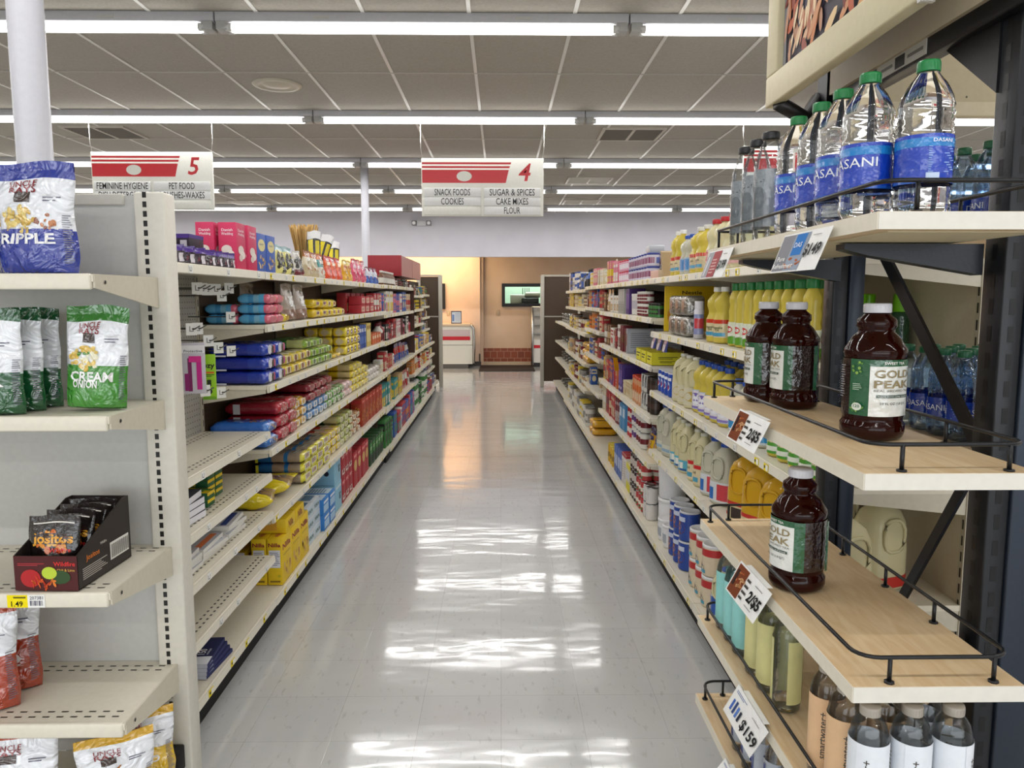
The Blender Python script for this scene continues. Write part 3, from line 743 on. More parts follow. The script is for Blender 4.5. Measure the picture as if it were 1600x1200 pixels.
# ------------------------------------------------------------------ left end cap facing the camera
EY, EXR = 2.2, -.965
root = thing('end_shelving', 'beige end cap shelving at left facing the camera, holding chips', 'shelving', (0, EY, 0))
b = MB('paint'); b.box(-1.90, EXR - .03, 0, .03, .20, 1.855, 'BEBEBA'); b.box(-1.9, EXR - .09, -.012, .03, 1.828, 1.858, 'C6C3BA', bev=.003)
b.box(EXR - .062, EXR - .058, -.004, 0, .2, 1.83, 'A9A69C'); b.build('back_panel', root)
b = MB('paint'); b.box(EXR - .055, EXR + .03, -.025, .05, 0.0, 1.862, 'D6D2C6', bev=.006)
F = flat((EXR - .024, -.0258, 0), (1, 0, 0), (0, 0, 1))
for k in range(60):
    z_ = .30 + k * .0262
    if z_ < 1.85: b.patch(F, -.0055, .0055, z_, z_ + .016, '1A1815')
b.build('upright', root)
def cap_shelf(z, d, holes=False, tag_=False, dtxt=True):
    s = None
    b = MB('paint'); b.box(-1.9, EXR, -d, -.002, z - .018, z, 'D8D2C2')
    b.box(-1.9, EXR - .004, -d - .006, -d + .010, z - .036, z + .002, 'E0DACA', bev=.005)
    if holes:
        for yy in (.035, .060, d - .035, d - .060):
            for k in range(24):
                xx = EXR - .04 - k * .036
                b.poly([(xx - .009, -yy - .003, z + .0006), (xx + .009, -yy - .003, z + .0006), (xx + .009, -yy + .003, z + .0006), (xx - .009, -yy + .003, z + .0006)], '3E3A33')
    s = b.build('shelf', root)
    q = MB('paint'); pts = [(-d + .004, z + .001), (-d + .004, z - .032), (-.0265, z - .085), (-.0265, z + .001)]
    q.prism(pts, lambda u, v, w: Vector((EXR + w - .003, u, v)), .005, 'CBC4B2')
    q.disc(lambda u, v: Vector((EXR + .0035, u, v)), -d + .05, z - .018, .005, .005, '2A2824', 8)
    q.build('bracket', s)
    if tag_:
        q = MB('paper'); c = at_y(45, 957, EY - d)
        F = flat((c.x, -d - .0075, z - .017), (1, 0, 0), (0, 0, 1))
        q.patch(F, -.046, .004, -.016, .016, 'F2DE1C'); q.patch(F, .004, .046, -.016, .016, 'F0F0EC')
        F2 = flat((c.x, -d - .0085, z - .017), (1, 0, 0), (0, 0, 1))
        q.text(F2, '1.49', -.022, -.006, .013, '22201A', bold=.01); q.patch(F2, -.03, .0, .008, .012, '6A6420')
        q.text(F2, '207381', .026, .009, .008, '30304A')
        for k in range(9): q.patch(F2, .010 + k * .0036, .010 + k * .0036 + (.0012 if k % 3 else .0022), -.011, .002, '303050')
        q.build('price_tag', s)
    return s
EC = [1.625, 1.278, .845, .485]
cap_shelf(EC[0], .365); cap_shelf(EC[1], .33); cap_shelf(EC[2], .375, True, True); cap_shelf(EC[3], .345, True)
b = MB('paint'); b.box(-1.9, EXR, -.42, -.002, .16, .20, 'D8D2C2'); b.build('base_deck', root)
b = MB('rubber'); b.box(-1.9, EXR, -.36, -.02, 0, .16, '26241F'); b.box(EXR - .03, EXR + .012, -.075, -.027, .16, .235, '1E1D1C', bev=.006); b.build('kick_plate', root)

# ------------------------------------------------------------------ wooden wing rack at right
RL, RRt, RY0, RY1 = .55, .82, 1.12, 2.03
WZ = [1.695, 1.306, .966, .690, .46]
root = thing('display_rack', 'black steel rack with maple shelves in the right foreground', 'shelving', (0, 0, 0))
for i, z in enumerate(WZ):
    b = MB(WOOD); dx = .0
    b.box(RL + dx, RRt, RY0, RY1, z - .026, z, 'tan'); 
    b.fin = 'card'
    b.box(RL + dx - .0015, RL + dx, RY0, RY1, z - .026, z - .0005, 'DDD6C6'); b.box(RL + dx, RRt, RY0 - .0015, RY0, z - .026, z - .0005, 'DAD6CC')
    b.box(RL + .03, RRt, RY0 + .03, RY1 - .03, z - .0275, z - .0262, 'C8BC9C')
    b.build('shelf', root)
    if i < 4 or True:
        h = .042 if i else .046
        rr = .0035
        x0, x1, y0, y1 = RL + .012, RRt - .012, RY0 + .012, RY1 - .012
        pts = []
        def arc(cx, cy, a0, a1, rad=.035):
            for k in range(6):
                a = a0 + (a1 - a0) * k / 5
                pts.append((cx + rad * math.cos(a), cy + rad * math.sin(a), z + h))
        arc(x0 + .035, y1 - .035, PI / 2, PI); arc(x0 + .035, y0 + .035, PI, 1.5 * PI); arc(x1 - .035, y0 + .035, 1.5 * PI, 2 * PI); arc(x1 - .035, y1 - .035, 0, PI / 2)
        b = MB('blacksteel'); b.tube(pts, rr, '17181B', n=8, closed=True)
        for (px_, py_) in ((x0 + .005, y1 - .02), (x0 + .05, y0), (x1 - .03, y0), (x1, y0 + .22), (x1, y0 + .40), (x1, y0 + .60), (x0 + .06, y1), (x1, y1 - .1)):
            b.tube([(px_, py_, z), (px_, py_, z + h)], .0035, '17181B', n=6); b.tube([(px_, py_, z), (px_, py_, z + .003)], .008, '17181B', n=8)
        b.build('guard_rail', root)
    # arm under the shelf from the frame
    for yy in (RY1 - .10, 1.36):
        b = MB('blacksteel')
        b.prism([(RL + .06, z - .030), (RL + .06, z - .040), (RL + .10, z - .050), (.86, z - .085), (.86, z - .030)], lambda u, v, w, yy=yy: Vector((u, yy + w, v)), .035, '1B1E24')
        b.build('arm', root)
FX0, FX1 = .855, .955
for yy in (1.345, 1.99):
    b = MB('blacksteel'); fx = FX0 if yy > 1.5 else FX0 + .015; wq = FX1 - FX0 if yy > 1.5 else .145
    b.box(fx, fx + .04, yy - .03, yy + .03, 0, 2.45, '1A1C20', bev=.004); b.box(fx + .04, fx + wq - .02, yy - .035, yy + .035, 0, 2.45, '222B38', bev=.004)
    F = flat((fx + .02, yy - .0305, 0), (1, 0, 0), (0, 0, 1)); G = lambda u, v, yy=yy, fx=fx: Vector((fx - .0005, yy + u, v))
    for k in range(48):
        z_ = .1 + k * .048
        b.patch(F, -.007, .004, z_, z_ + .028, '050506'); b.patch(G, -.006, .006, z_, z_ + .028, '050506')
    b.build('post', root)
for za, zb in ((1.767, 1.196), (.47, 1.37), (.24, .86)):
    b = MB('blacksteel'); b.prism([(1.375, zb - .015), (1.375, zb + .03), (1.96, za + .015), (1.96, za - .03)], lambda u, v, w: Vector((FX0 + .078 + w, u, v)), .008, '16171A'); b.build('brace', root)
# header rail with gusset
hz = 2.045
b = MB('blacksteel'); b.box(.845, .885, 1.10, 1.99, hz, hz + .045, '15161A', bev=.004)
b.prism([(1.365, hz - .12), (1.365, hz + .01), (1.54, hz + .01)], lambda u, v, w: Vector((FX0 + .01 + w, u, v)), .006, '15161A'); b.build('header_rail', root)
b = MB('card'); b.box(.835, .845, 1.12, 1.99, hz + .035, 2.6, 'BDB096'); b.build('header_board', root)
b = MB('card'); F = flat((.844, 1.70, hz + .02), (0, -1, 0), (0, 0, 1)); b.box(.8430, .8448, 1.56, 1.76, hz + .005, hz + .035, 'C6C4BC')
F = flat((.8425, 1.66, hz + .02), (0, -1, 0), (0, 0, 1)); b.patch(F, -.02, .02, -.012, .012, '222222'); b.patch(F, -.08, -.03, -.003, .004, '77756F'); b.patch(F, .03, .09, -.003, .004, '77756F'); b.build('maker_plate', root)
b = MB('card'); b.box(.86, 1.42, 2.08, 2.095, 2.085, 2.75, 'B9AB8C'); b.box(.86, 1.42, 2.07, 2.10, 2.05, 2.085, 'C9BC9E')
for k in range(4): b.disc(flat((.98 + k * .13, 2.0795, 2.10), (1, 0, 0), (0, 0, 1)), 0, 0, .003, .003, '4A4438', 6)
b.build('end_board', root)
b = MB('blacksteel'); b.box(.845, .875, 2.03, 2.09, 2.0, 2.6, '15161A'); b.build('corner_bar', root)
# sign box with a food picture (generic)
hb = at_x(1195, 170, .70); hn = at_x(1430, 15, .70)
root2 = bpy.data.objects.new('picture_sign', None); COL.objects.link(root2); root2.location = (.70, 0, 0); root2.parent = root; root2['label'] = 'cream framed picture of food'
ya, yb, zb, zt = hn.y, hb.y, hb.z, 2.75
b = MB('card'); fw_ = .075
b.box(0, .03, ya, yb, zb, zb + fw_, 'CDC3A2', bev=.004); b.box(0, .03, yb - fw_, yb, zb + fw_, zt, 'CDC3A2', bev=.004); b.box(0, .03, ya, ya + fw_ * .5, zb + fw_, zt, 'CDC3A2', bev=.004); b.box(0, .03, ya, yb, zt, zt + fw_, 'CDC3A2', bev=.004)
b.fin = 'metal'; b.box(.002, .028, ya - .01, ya, zb - .004, zt, 'A8A8A6'); b.build('frame', root2)
b = MB('card'); b.box(.018, .026, ya + fw_ * .5, yb - fw_, zb + fw_, zt, '3A3440')
F = lambda u, v: Vector((.0165, yb - fw_ - u, zb + fw_ + v))
rq = random.Random(3)
LW = yb - ya - 1.5 * fw_
b.patch(F, 0, .02, 0, .6, '8C8C92')
F1 = lambda u, v: Vector((.0160, yb - fw_ - u, zb + fw_ + v)); F2 = lambda u, v: Vector((.0155, yb - fw_ - u, zb + fw_ + v)); F3 = lambda u, v: Vector((.0150, yb - fw_ - u, zb + fw_ + v))
b.disc(F1, .16, .16, .13, .11, '4C4858', 24); b.disc(F1, .36, .42, .16, .16, '3C3036', 24)
for k in range(130):
    F2 = lambda u, v, k=k: Vector((.0155 - k * .00004, yb - fw_ - u, zb + fw_ + v)); F3 = F2
    u, v = rq.uniform(.03, LW - .06), rq.uniform(.01, .45)
    if (u - .17) ** 2 + (v - .17) ** 2 < .006: continue
    b.disc((F2, F3)[k % 2], u, v, rq.uniform(.02, .06), rq.uniform(.006, .016), rq.choice(['C77A46', 'B4552E', '8C3A24', 'D9A56A', 'C98E62', '7A2E20', 'B8876A', 'E0C090']), 8, rot=rq.uniform(.2, 2.4))
for k in range(22):
    F3 = lambda u, v, k=k: Vector((.0128 - k * .00004, yb - fw_ - u, zb + fw_ + v))
    u, v = rq.uniform(.05, .20), rq.uniform(.02, .12)
    b.disc(F3, u, v, rq.uniform(.02, .04), .007, rq.choice(['D8B08A', 'C28A6A', 'E4CBA4', 'A8603E']), 8, rot=rq.uniform(.9, 1.6))
b.build('picture', root2)
b = MB('blacksteel'); b.tube([(.015, yb - .06, zb + .0), (.10, yb - .02, zb - .03), (.15, yb + .02, zb + .03)], .02, '1C1A18'); b.build('mount', root2)
# ================================================================== PRODUCT MAKERS
# local frame of every product: front looks along -Y, stands on z = 0, centred in x, front at y = 0
def art(b, F, w, h, ops, fin=None):
    """printing on a face: F(u, v) with u in [-w/2, w/2], v in [0, h]; F takes a third argument, the lift"""
    for i, o in enumerate(ops or ()):
        lift = .0006 + .0003 * i
        G = lambda u, v, l=lift: F(u, v, l)
        k = o[0]
        if k == 'r': b.patch(G, (o[1] - .5) * w, (o[2] - .5) * w, o[3] * h, o[4] * h, o[5], o[6] if len(o) > 6 else 1, o[7] if len(o) > 7 else 1, fin=fin)
        elif k == 'o': b.disc(G, (o[1] - .5) * w, o[2] * h, o[3] * w, o[4] * h, o[5], 16, fin=fin)
        elif k == 't':
            b.text(G, o[1], (o[2] - .5) * w, o[3] * h, o[4] * h, o[5], w=(o[6] * w if len(o) > 6 and o[6] else None), bold=o[7] if len(o) > 7 else .012, rot=o[8] if len(o) > 8 else 0, fin=fin)
        elif k == 's':   # scattered blobs (printed food picture): u, v, ru, rv, n, cols, seed
            rr = random.Random(o[7])
            for _ in range(o[5]):
                a, q = rr.uniform(0, 2 * PI), math.sqrt(rr.random())
                b.disc(G, (o[1] - .5 + o[3] * q * math.cos(a)) * w, (o[2] + o[4] * q * math.sin(a)) * h, rr.uniform(.12, .3) * o[3] * w, rr.uniform(.12, .3) * o[4] * h, rr.choice(o[6]), 9, fin=fin, rot=rr.uniform(0, 3))
        elif k == 'l':   # lines of small print
            n = o[5]
            for j in range(n):
                v = o[3] + (o[4] - o[3]) * (j + .3) / n; v2 = o[3] + (o[4] - o[3]) * (j + .7) / n
                b.patch(G, (o[1] - .5) * w, (o[1] - .5 + (o[2] - o[1]) * (.75 + .25 * ((j * 7) % 4) / 3)) * w, v * h, v2 * h, o[6], fin=fin)
def carton(name, w, d, h, base, front=None, side=None, top=None, fin='card', bev=.0012):
    b = MB(fin)
    b.box(-w / 2, w / 2, 0, d, 0, h, base, bev=bev)
    art(b, lambda u, v, l: Vector((u, -l, v)), w, h, front)
    art(b, lambda u, v, l: Vector((-w / 2 - l, d / 2 - u, v)), d, h, side)
    art(b, lambda u, v, l: Vector((w / 2 + l, d / 2 + u, v)), d, h, side)
    art(b, lambda u, v, l: Vector((u, v, h + l)), w, d, top)
    return b.build(name)
def colf(bands):
    def f(v):
        for lim, c in bands:
            if v <= lim: return c
        return bands[-1][1]
    return f
def pouch(name, w, h, d, bands, front=None, side=None, seed=0, fin='film', nu=14, nv=18, gusset=.55, topcrimp=True, back=None, tilt=0.0):
    """upright crisp bag with crimped top"""
    rr = random.Random(seed); ph = [rr.uniform(0, 6) for _ in range(6)]
    cf = colf(bands)
    def prof(v):
        a = min(1, (v / .10)) ** .5 * .55 + .45
        t = max(0.0, (1 - v)) ** .55
        return d / 2 * a * t
    def wid(v):
        return w / 2 * (1 - .05 * math.sin(PI * v)) * (.94 + .06 * min(1, v * 6)) * (1 + .02 * math.sin(9 * v + ph[0]))
    def P(u, v, s):
        q = max(0.0, 1 - abs(u) ** 2.4) ** .62
        y = prof(v) * (q * (1 - .0) + .02)
        y *= 1 + .09 * math.sin(7 * u + 5 * v + ph[1]) * (1 - abs(u)) + .06 * math.sin(13 * v + 4 * u + ph[2])
        y += d * .05 * ((1 - abs(math.sin(5 * u - 9 * v + ph[3]))) ** 3 + (1 - abs(math.sin(8 * v + 6 * u * u + ph[0]))) ** 4) * q * min(1, (1 - v) * 6) - d * .03 * q
        y = max(y, .0012)
        z = h * v + (.018 * h * math.sin(3 * u + ph[3]) * v if v > .8 else 0)
        lean = .03 * h * v * v * math.sin(ph[4])
        return Vector((u * wid(v) + .01 * w * math.sin(11 * v + ph[5]) * v, s * y + lean, z))
    b = MB(fin)
    vs, fs, cols = [], [], []
    for s in (-1, 1):
        o = len(vs)
        for j in range(nv + 1):
            for i in range(nu + 1): vs.append(P(-1 + 2 * i / nu, j / nv, s))
        for j in range(nv):
            for i in range(nu):
                a = o + j * (nu + 1) + i; q = (a, a + 1, a + nu + 2, a + nu + 1)
                fs.append(q if s < 0 else q[::-1]); cols.append(cf((j + .5) / nv) if s < 0 or not back else back)
        if s > 0:
            for j in range(nv):      # side seams
                for i in (0, nu):
                    a, c = j * (nu + 1) + i, o + j * (nu + 1) + i
                    q = (a, c, c + nu + 1, a + nu + 1); fs.append(q if i else q[::-1]); cols.append(cf((j + .5) / nv))
    fs.append(tuple(range(nu, -1, -1)) + tuple(range(o, o + nu + 1))); cols.append(cf(0))
    b.geo(vs, fs, cols, fin, True)
    if topcrimp:
        for s in (-1, 1):
            b.patch(lambda u, v: P(u, 1, s) + Vector((0, s * .0008 * math.sin(40 * u), v)), -1, 1, -.001, .022 * h / .25, cf(1), nu * 2, 1, fin)
    def F(u, v, l):
        # faces with the spread art get finer patches
        p = P(max(-.98, min(.98, 2 * u / w)), max(.01, min(.995, v / h)), -1)
        return p + Vector((0, -l - .0007, 0))
    # printed art follows the bulge: subdivide the rectangles
    ops = []
    for o in (front or ()): ops.append(o + (10, 8) if o[0] == 'r' and len(o) == 6 else o)
    art(b, F, w, h, ops, fin)
    return b
def flatpack(name, w, L, h, base, bands=None, end=None, top=None, side=None, fin='film', seed=0, crimp=True, lump=.09):
    """long pack lying along y with its end facing the front; bands colour it along its length"""
    rr = random.Random(seed); ph = [rr.uniform(0, 6) for _ in range(4)]
    cf = colf(bands) if bands else (lambda v: base)
    n, m = 16, 12
    def sec(t, a):
        e = min(1.0, min(t, 1 - t) / .06) ** .5 if crimp else min(1.0, min(t, 1 - t) / .03) ** .35
        e = .55 + .45 * e
        ca, sa = math.cos(a), math.sin(a)
        q = (abs(ca) ** 4.5 + abs(sa) ** 4.5) ** (-1 / 4.5)
        k = 1 + lump * math.sin(t * 24 + ph[0]) * abs(sa) + lump * .6 * math.sin(3 * a + 11 * t + ph[1])
        return Vector((w / 2 * ca * q * (.93 + .07 * e), L * t, h / 2 + h / 2 * sa * q * e * min(k, 1.0 if sa < 0 else 1.05)))
    b = MB(fin); vs, fs, cols = [], [], []
    for j in range(m + 1):
        for k in range(n): vs.append(sec(j / m, 2 * PI * (k + .5) / n))
    for j in range(m):
        for k in range(n):
            k2 = (k + 1) % n
            fs.append((j * n + k, j * n + k2, (j + 1) * n + k2, (j + 1) * n + k)[::-1]); cols.append(cf((j + .5) / m))
    fs.append(tuple(range(n))); cols.append(cf(0)); fs.append(tuple(range(m * n + n - 1, m * n - 1, -1))); cols.append(cf(1))
    b.geo(vs, fs, cols, fin, True)
    art(b, lambda u, v, l: Vector((u, -l, v)), w * .84, h, end, fin)
    art(b, lambda u, v, l: sec(max(.02, min(.98, v / L)), PI / 2 - max(-.7, min(.7, u / w * 1.5))) + Vector((0, 0, l + .001)), w, L, top, fin)
    for sg in (-1, 1):
        art(b, lambda u, v, l: Vector((sg * (w / 2 + l + .0005), L / 2 + sg * u, v)), L, h, side, fin)
    return b.build(name)
def add_label(b, r, z0, z1, base, ops=None, a0=-PI / 2, span=2 * PI, n=28, fin='card', rfn=None, sq=2.0):
    def F(u, v, l=0.0):
        a = a0 + u / r
        q = (abs(math.cos(a)) ** sq + abs(math.sin(a)) ** sq) ** (-1 / sq)
        rr = (rfn(v + z0) if rfn else r) * q + l + .0008
        return Vector((rr * math.cos(a), rr * math.sin(a), z0 + v))
    w, h = span * r, z1 - z0
    b.patch(lambda u, v: F(u, v), -w / 2, w / 2, 0, h, base, n, 3 if not rfn else 8, fin=fin)
    O = []
    for o in (ops or ()): O.append(o + (8, 1) if o[0] == 'r' and len(o) == 6 else o)
    art(b, lambda u, v, l: F(u, v, l), w, h, O, fin)
def bottle(name, prof, body_fin, cap=None, capcol='white', label=None, n=28, sq=2.0, body_col='white', neckring=None, handle=None, label2=None, offy=None, sy=1.0):
    """returns an Empty with body, cap, label (and handle) children; standing with its axis at the origin"""
    root = bpy.data.objects.new(name, None); COL.objects.link(root); root.empty_display_size = .03
    b = MB(body_fin); b.lathe(prof, body_col, n, sq=sq, sy=sy); b.build('body', root)
    if cap:
        r, z0, z1 = cap; b = MB('plastic')
        b.lathe([(r * .98, z0), (r, z0 + .001), (r, z1 - .003), (r * .93, z1)], capcol, 20)
        for k in range(20):
            a = 2 * PI * k / 20
            b.poly([(math.cos(a - .05) * (r + .0004), math.sin(a - .05) * (r + .0004), z0 + .003), (math.cos(a + .05) * (r + .0004), math.sin(a + .05) * (r + .0004), z0 + .003), (math.cos(a + .05) * (r + .0004), math.sin(a + .05) * (r + .0004), z1 - .004), (math.cos(a - .05) * (r + .0004), math.sin(a - .05) * (r + .0004), z1 - .004)], capcol)
        b.build('cap', root)
    for nm, lb in (('label', label), ('back_label', label2)):
        if lb:
            b = MB('film'); add_label(b, **lb); b.build(nm, root)
    if handle:
        pts, r = handle; q = MB(body_fin); q.tube(pts, r, body_col, n=8); q.build('handle', root)
    return root
def interp(prof):
    def f(z):
        for (r0, z0), (r1, z1) in zip(prof, prof[1:]):
            if z0 <= z <= z1 and z1 > z0: return r0 + (r1 - r0) * (z - z0) / (z1 - z0)
        return prof[-1][0]
    return f
def tub(name, r, h, base, lid='white', ops=None, lidh=.012, taper=.94, bodyfin='plastic', metal=False, z1=None, n=24):
    root = bpy.data.objects.new(name, None); COL.objects.link(root); root.empty_display_size = .03
    b = MB(bodyfin); b.lathe([(r * taper * .97, 0), (r * taper, .003), (r, h - lidh), (r * .98, h - lidh + .001)], base, n)
    if ops: add_label(b, r * (1 + taper) / 2 + .001, .006, h - lidh - .004, base, ops, rfn=interp([(r * taper + .0008, 0), (r + .0008, h)]), fin=bodyfin, span=2 * PI, n=n)
    b.build('body', root)
    b = MB('metal' if metal else 'plastic'); b.lathe([(r * 1.0, h - lidh), (r * 1.035, h - lidh + .001), (r * 1.035, h - .003), (r * 1.0, h), (r * .9, h), (r * .88, h - .003), (r * .2, h - .003)], lid, n); b.build('lid', root)
    return root
def jug(name, w, d, h, fin, capcol, band, ops, col='white', lab=(.06, .40), capr=.019):
    """wide jug with a moulded loop handle on its broad front, w along x"""
    r = w / 2
    prof = [(r * .90, 0), (r * .98, .006), (r, h * .05), (r, h * .44), (r * .97, h * .52), (r * .97, h * .62), (r * .92, h * .72), (r * .74, h * .83), (r * .42, h * .90), (capr * .85, h * .93), (capr * .85, h * .95)]
    root = bottle(name, prof, fin, (capr, h * .945, h), capcol, dict(r=r, z0=h * lab[0], z1=h * lab[1], base=band, ops=ops, sq=3.2, n=40), n=36, sq=3.2, body_col=col, sy=d / w)
    for o in root.children:
        if o.name.startswith('label'):
            for v in o.data.vertices: v.co.y *= (d / w) * 1.005
    for sg in (-1, 1):
        q = MB(fin); pts = []
        zc_, rz, rx = h * .60, h * .17, r * .50
        for k in range(16):
            a = 2 * PI * k / 16; ca, sa = math.cos(a), math.sin(a)
            kk = (abs(ca) ** 3 + abs(sa) ** 3) ** (-1 / 3)
            pts.append((rx * ca * kk, sg * (d / 2 * (.93 if sa > .5 else .99)), zc_ + rz * sa * kk))
        q.tube(pts, .006, col, n=6, closed=True); q.build('handle_loop', root)
    return root
ROT = {-1: PI / 2, 1: -PI / 2, 0: 0.0}
def words(*a): return ' '.join(str(x) for x in a if x)
LAY = {1: [''], 2: ['lower', 'upper'], 3: ['bottom', 'middle', 'top'], 4: ['bottom', 'second', 'third', 'top'], 5: ['bottom', 'second', 'third', 'fourth', 'top']}
def run(proto, look, where, cat, side, z, y0, n=1, step=.1, depth=1, dstep=.1, layers=1, lstep=.05, x0=.02, xl=None, jit=.15, group=None, cut=None, rot=0.0, tilt=None, axis_off=0.0, end='near'):
    """rows of one product along a shelf: n along the aisle, depth rows back, layers high"""
    xl = xl if xl is not None else (LX if side < 0 else RX)
    for i in range(n):
        for j in range(depth):
            for k in range(layers):
                if cut and cut(i, j, k): continue
                jy, jx = R.uniform(-.5, .5) * .02 * jit, R.uniform(0, 1) * .03 * jit
                p = (side * (xl + x0 + axis_off + j * dstep + jx), y0 + i * step + jy, z + .0025 + k * lstep)
                bits = []
                if layers > 1: bits.append(LAY[layers][k] + ' layer')
                if depth > 1: bits.append('front row' if j == 0 else ORD[j + 1] + ' row')
                if n > 1: bits.append(('nearest' if i == 0 else 'farthest' if i == n - 1 else ORD[i + 1] + ' along'))
                put(proto, p, ROT[side] + rot + R.uniform(-1, 1) * .05 * jit, '%s on %s%s' % (look, where, (', ' + ', '.join(bits)) if bits else ''), cat, (group or (look + ' on ' + where)) if n * depth * layers > 1 else None, tilt=tilt)
def place(proto, label, cat, loc, rotz=0.0, group=None, tilt=None): return put(proto, loc, rotz, label, cat, group, tilt)
# ================================================================== CHIPS ON THE END CAP
def chip_bag(name, w, h, d, bands, ops, seed, cap=None):
    b = pouch(name, w, h, d, bands, ops, seed=seed, fin='gloss', nu=20, nv=26)
    return b.build(name)
def bag_art(bandcol, word, word2=None, food=('E3C873', 'D9B85C', 'EBD88E', 'C9A244'), food2=None, sd=1, u0=.02):
    o = [('r', .02, .98, 0.02, .44, bandcol), ('s', .34, .53, .24, .12, 34, list(food), sd)]
    if food2: o.append(('s', .70, .51, .13, .07, 18, list(food2), sd + 1))
    o += [('r', .30, .50, .70, .80, '3A2A26'), ('t', 'UNCLE', .40, .88, .055, '8E1E28', .34), ('t', 'RAYS', .40, .82, .055, '8E1E28', .34), ('t', word, .46, .345, .095, 'F0F0F0', .70, .03)]
    if word2: o.append(('t', word2, .36, .265, .075, 'F0F0F0', .42, .03))
    o += [('l', .66, .88, .70, .76, 2, '5A5A70'), ('l', .90, .985, .10, .58, 22, '6A6A78')]
    return o
WB = 'E9ECF2'
cz = EC[0] + .002
BLUEB = chip_bag('chip_bag', .20, .248, .10, [(.44, '23399A'), (.92, WB), (1.1, '23399A')], bag_art('23399A', 'RIPPLE', food2=('A8623A', '8C4A2C', 'C07A48')), 2)
q = at_y(62, 425, EY - .30)
place(BLUEB, 'large white and blue bag of RIPPLE chips on the end cap top shelf', 'chip bag', (q.x - .012, EY - .27, cz), -.05, 'blue chip bags')
place(BLUEB, 'blue chip bag cut off by the left picture edge, on the top shelf', 'chip bag', (q.x - .235, EY - .27, cz), .22, 'blue chip bags')
place(BLUEB, 'blue chip bag standing behind the RIPPLE bag on the top shelf', 'chip bag', (q.x - .10, EY - .15, cz), .05, 'blue chip bags')
cz = EC[1] + .002
GB = chip_bag('chip_bag', .20, .24, .058, [(.44, '17552F'), (.95, WB), (1.1, '17552F')], bag_art('17552F', 'PEPPER', food=('D9B44A', 'E2C46A', '3E4A2A', 'C79A3A'), sd=5), 7)
for i, (px, py, dy, rz, lab) in enumerate(((4, 642, .30, .15, 'dark green and white PEPPER chip bag at the left picture edge, second shelf'), (38, 636, .235, .1, 'dark green PEPPER chip bag, middle one of the three on second shelf'), (66, 632, .165, .12, 'dark green PEPPER chip bag farthest back of the three on second shelf'))):
    q = at_y(px, py, EY - dy); place(GB, lab, 'chip bag', (q.x - .045, EY - dy, cz), rz, 'dark green chip bags')
LG = chip_bag('chip_bag', .15, .242, .085, [(.46, '3C8C2C'), (.93, WB), (1.1, '2C7A28')], bag_art('3C8C2C', 'CREAM', 'ONION', food=('D9B44A', 'E2C46A', '4E8A2A', 'E8E4C8'), sd=9), 12)
q = at_y(143, 640, EY - .25); place(LG, 'single light green sour CREAM ONION chip bag leaning on second shelf', 'chip bag', (q.x, EY - .22, cz + .006), .18, None, (0, .06))
# black snack pouches in an open display carton
q0, q1, q2 = at_z(15, 945, .845), at_z(105, 943, .845), at_z(190, 872, .845)
BW, BL = .158, .255
root = thing('display_carton', 'open black display carton with a red front on third end cap shelf', 'carton', (0, 0, 0))
b = MB('card')
h0, h1 = .088, .175
def wall(pts, c, c2='241C1A'): b.prism(pts, lambda u, v, w: Vector((u, v[0], v[1])) if 0 else None, 0, c)
b.box(-BW / 2, BW / 2, 0, .003, 0, h0, {'*': '241C1A', 'y-': '5E1A1A'}); b.box(-BW / 2, BW / 2, BL - .003, BL, 0, h1, '2A211E'); b.box(-BW / 2, BW / 2, 0, BL, 0, .003, '3A302A')
for sg in (-1, 1):
    b.prism([(0, 0), (BL, 0), (BL, h1), (BL - .03, h1), (0, h0)], lambda u, v, w, sg=sg: Vector((sg * (BW / 2 - w), u, v)), .003, '2A2320')
art(b, lambda u, v, l: Vector((u, -l, v)), BW, h0, [('r', 0, 1, 0, 1, '4A1414'), ('l', 0.060, 0.480, 0.715, 0.805, 2, 'B8323A'), ('t', 'Wildfire', .80, .78, .12, 'D9302C', .34), ('t', 'Chili & Lime', .82, .60, .07, 'D9A64A', .28), ('o', .26, .36, .16, .26, 'B01E22'), ('o', .72, .40, .17, .20, '2E4A24'), ('o', .56, .52, .12, .18, 'B8CC3C'), ('s', .42, .22, .24, .14, 18, ['D8581E', 'E07A2C', 'C23A1A'], 4)])
art(b, lambda u, v, l: Vector((BW / 2 + l, BL / 2 + u, v)), BL, h1, [('t', 'Jositos', .27, .40, .075, 'D8761E', .24), ('l', .08, .52, .10, .28, 6, 'B8B4AC'), ('r', .58, .95, .15, .42, 'E8E6E0'), ('l', .60, .93, .80, .92, 1, '2A2320'), ('t', 'Wildfire', .46, .50, .04, 'C8C4BC', .12)])
G = lambda u, v: Vector((BW / 2 + .0035, BL / 2 + u, v))
for k in range(26): b.patch(G, BL * (.095 + k * .0132), BL * (.095 + k * .0132 + (.004 if k % 3 else .008)), h1 * .18, h1 * .39, '1A1816')
b.build('tray', root)
cc = (q0 + q1) / 2
root.location = (-1.125, 1.836, EC[2] + .003); root.rotation_euler = (0, 0, -.03)
TB = pouch('snack_pouch', .132, .150, .046, [(.97, '17110F'), (1.1, '2A2422')], [('s', .5, .64, .32, .22, 24, ['C8641E', 'D98A2C', 'E0A850', '7A2E14'], 3), ('r', .14, .88, .62, .80, '2A1712'), ('t', 'Jositos', .5, .71, .15, 'E0A02C', .80, .03), ('t', 'Wildfire', .66, .52, .07, 'D9302C', .42, .02), ('r', .1, .9, .955, .975, 'D8D4CC')], seed=4).build('snack_pouch')
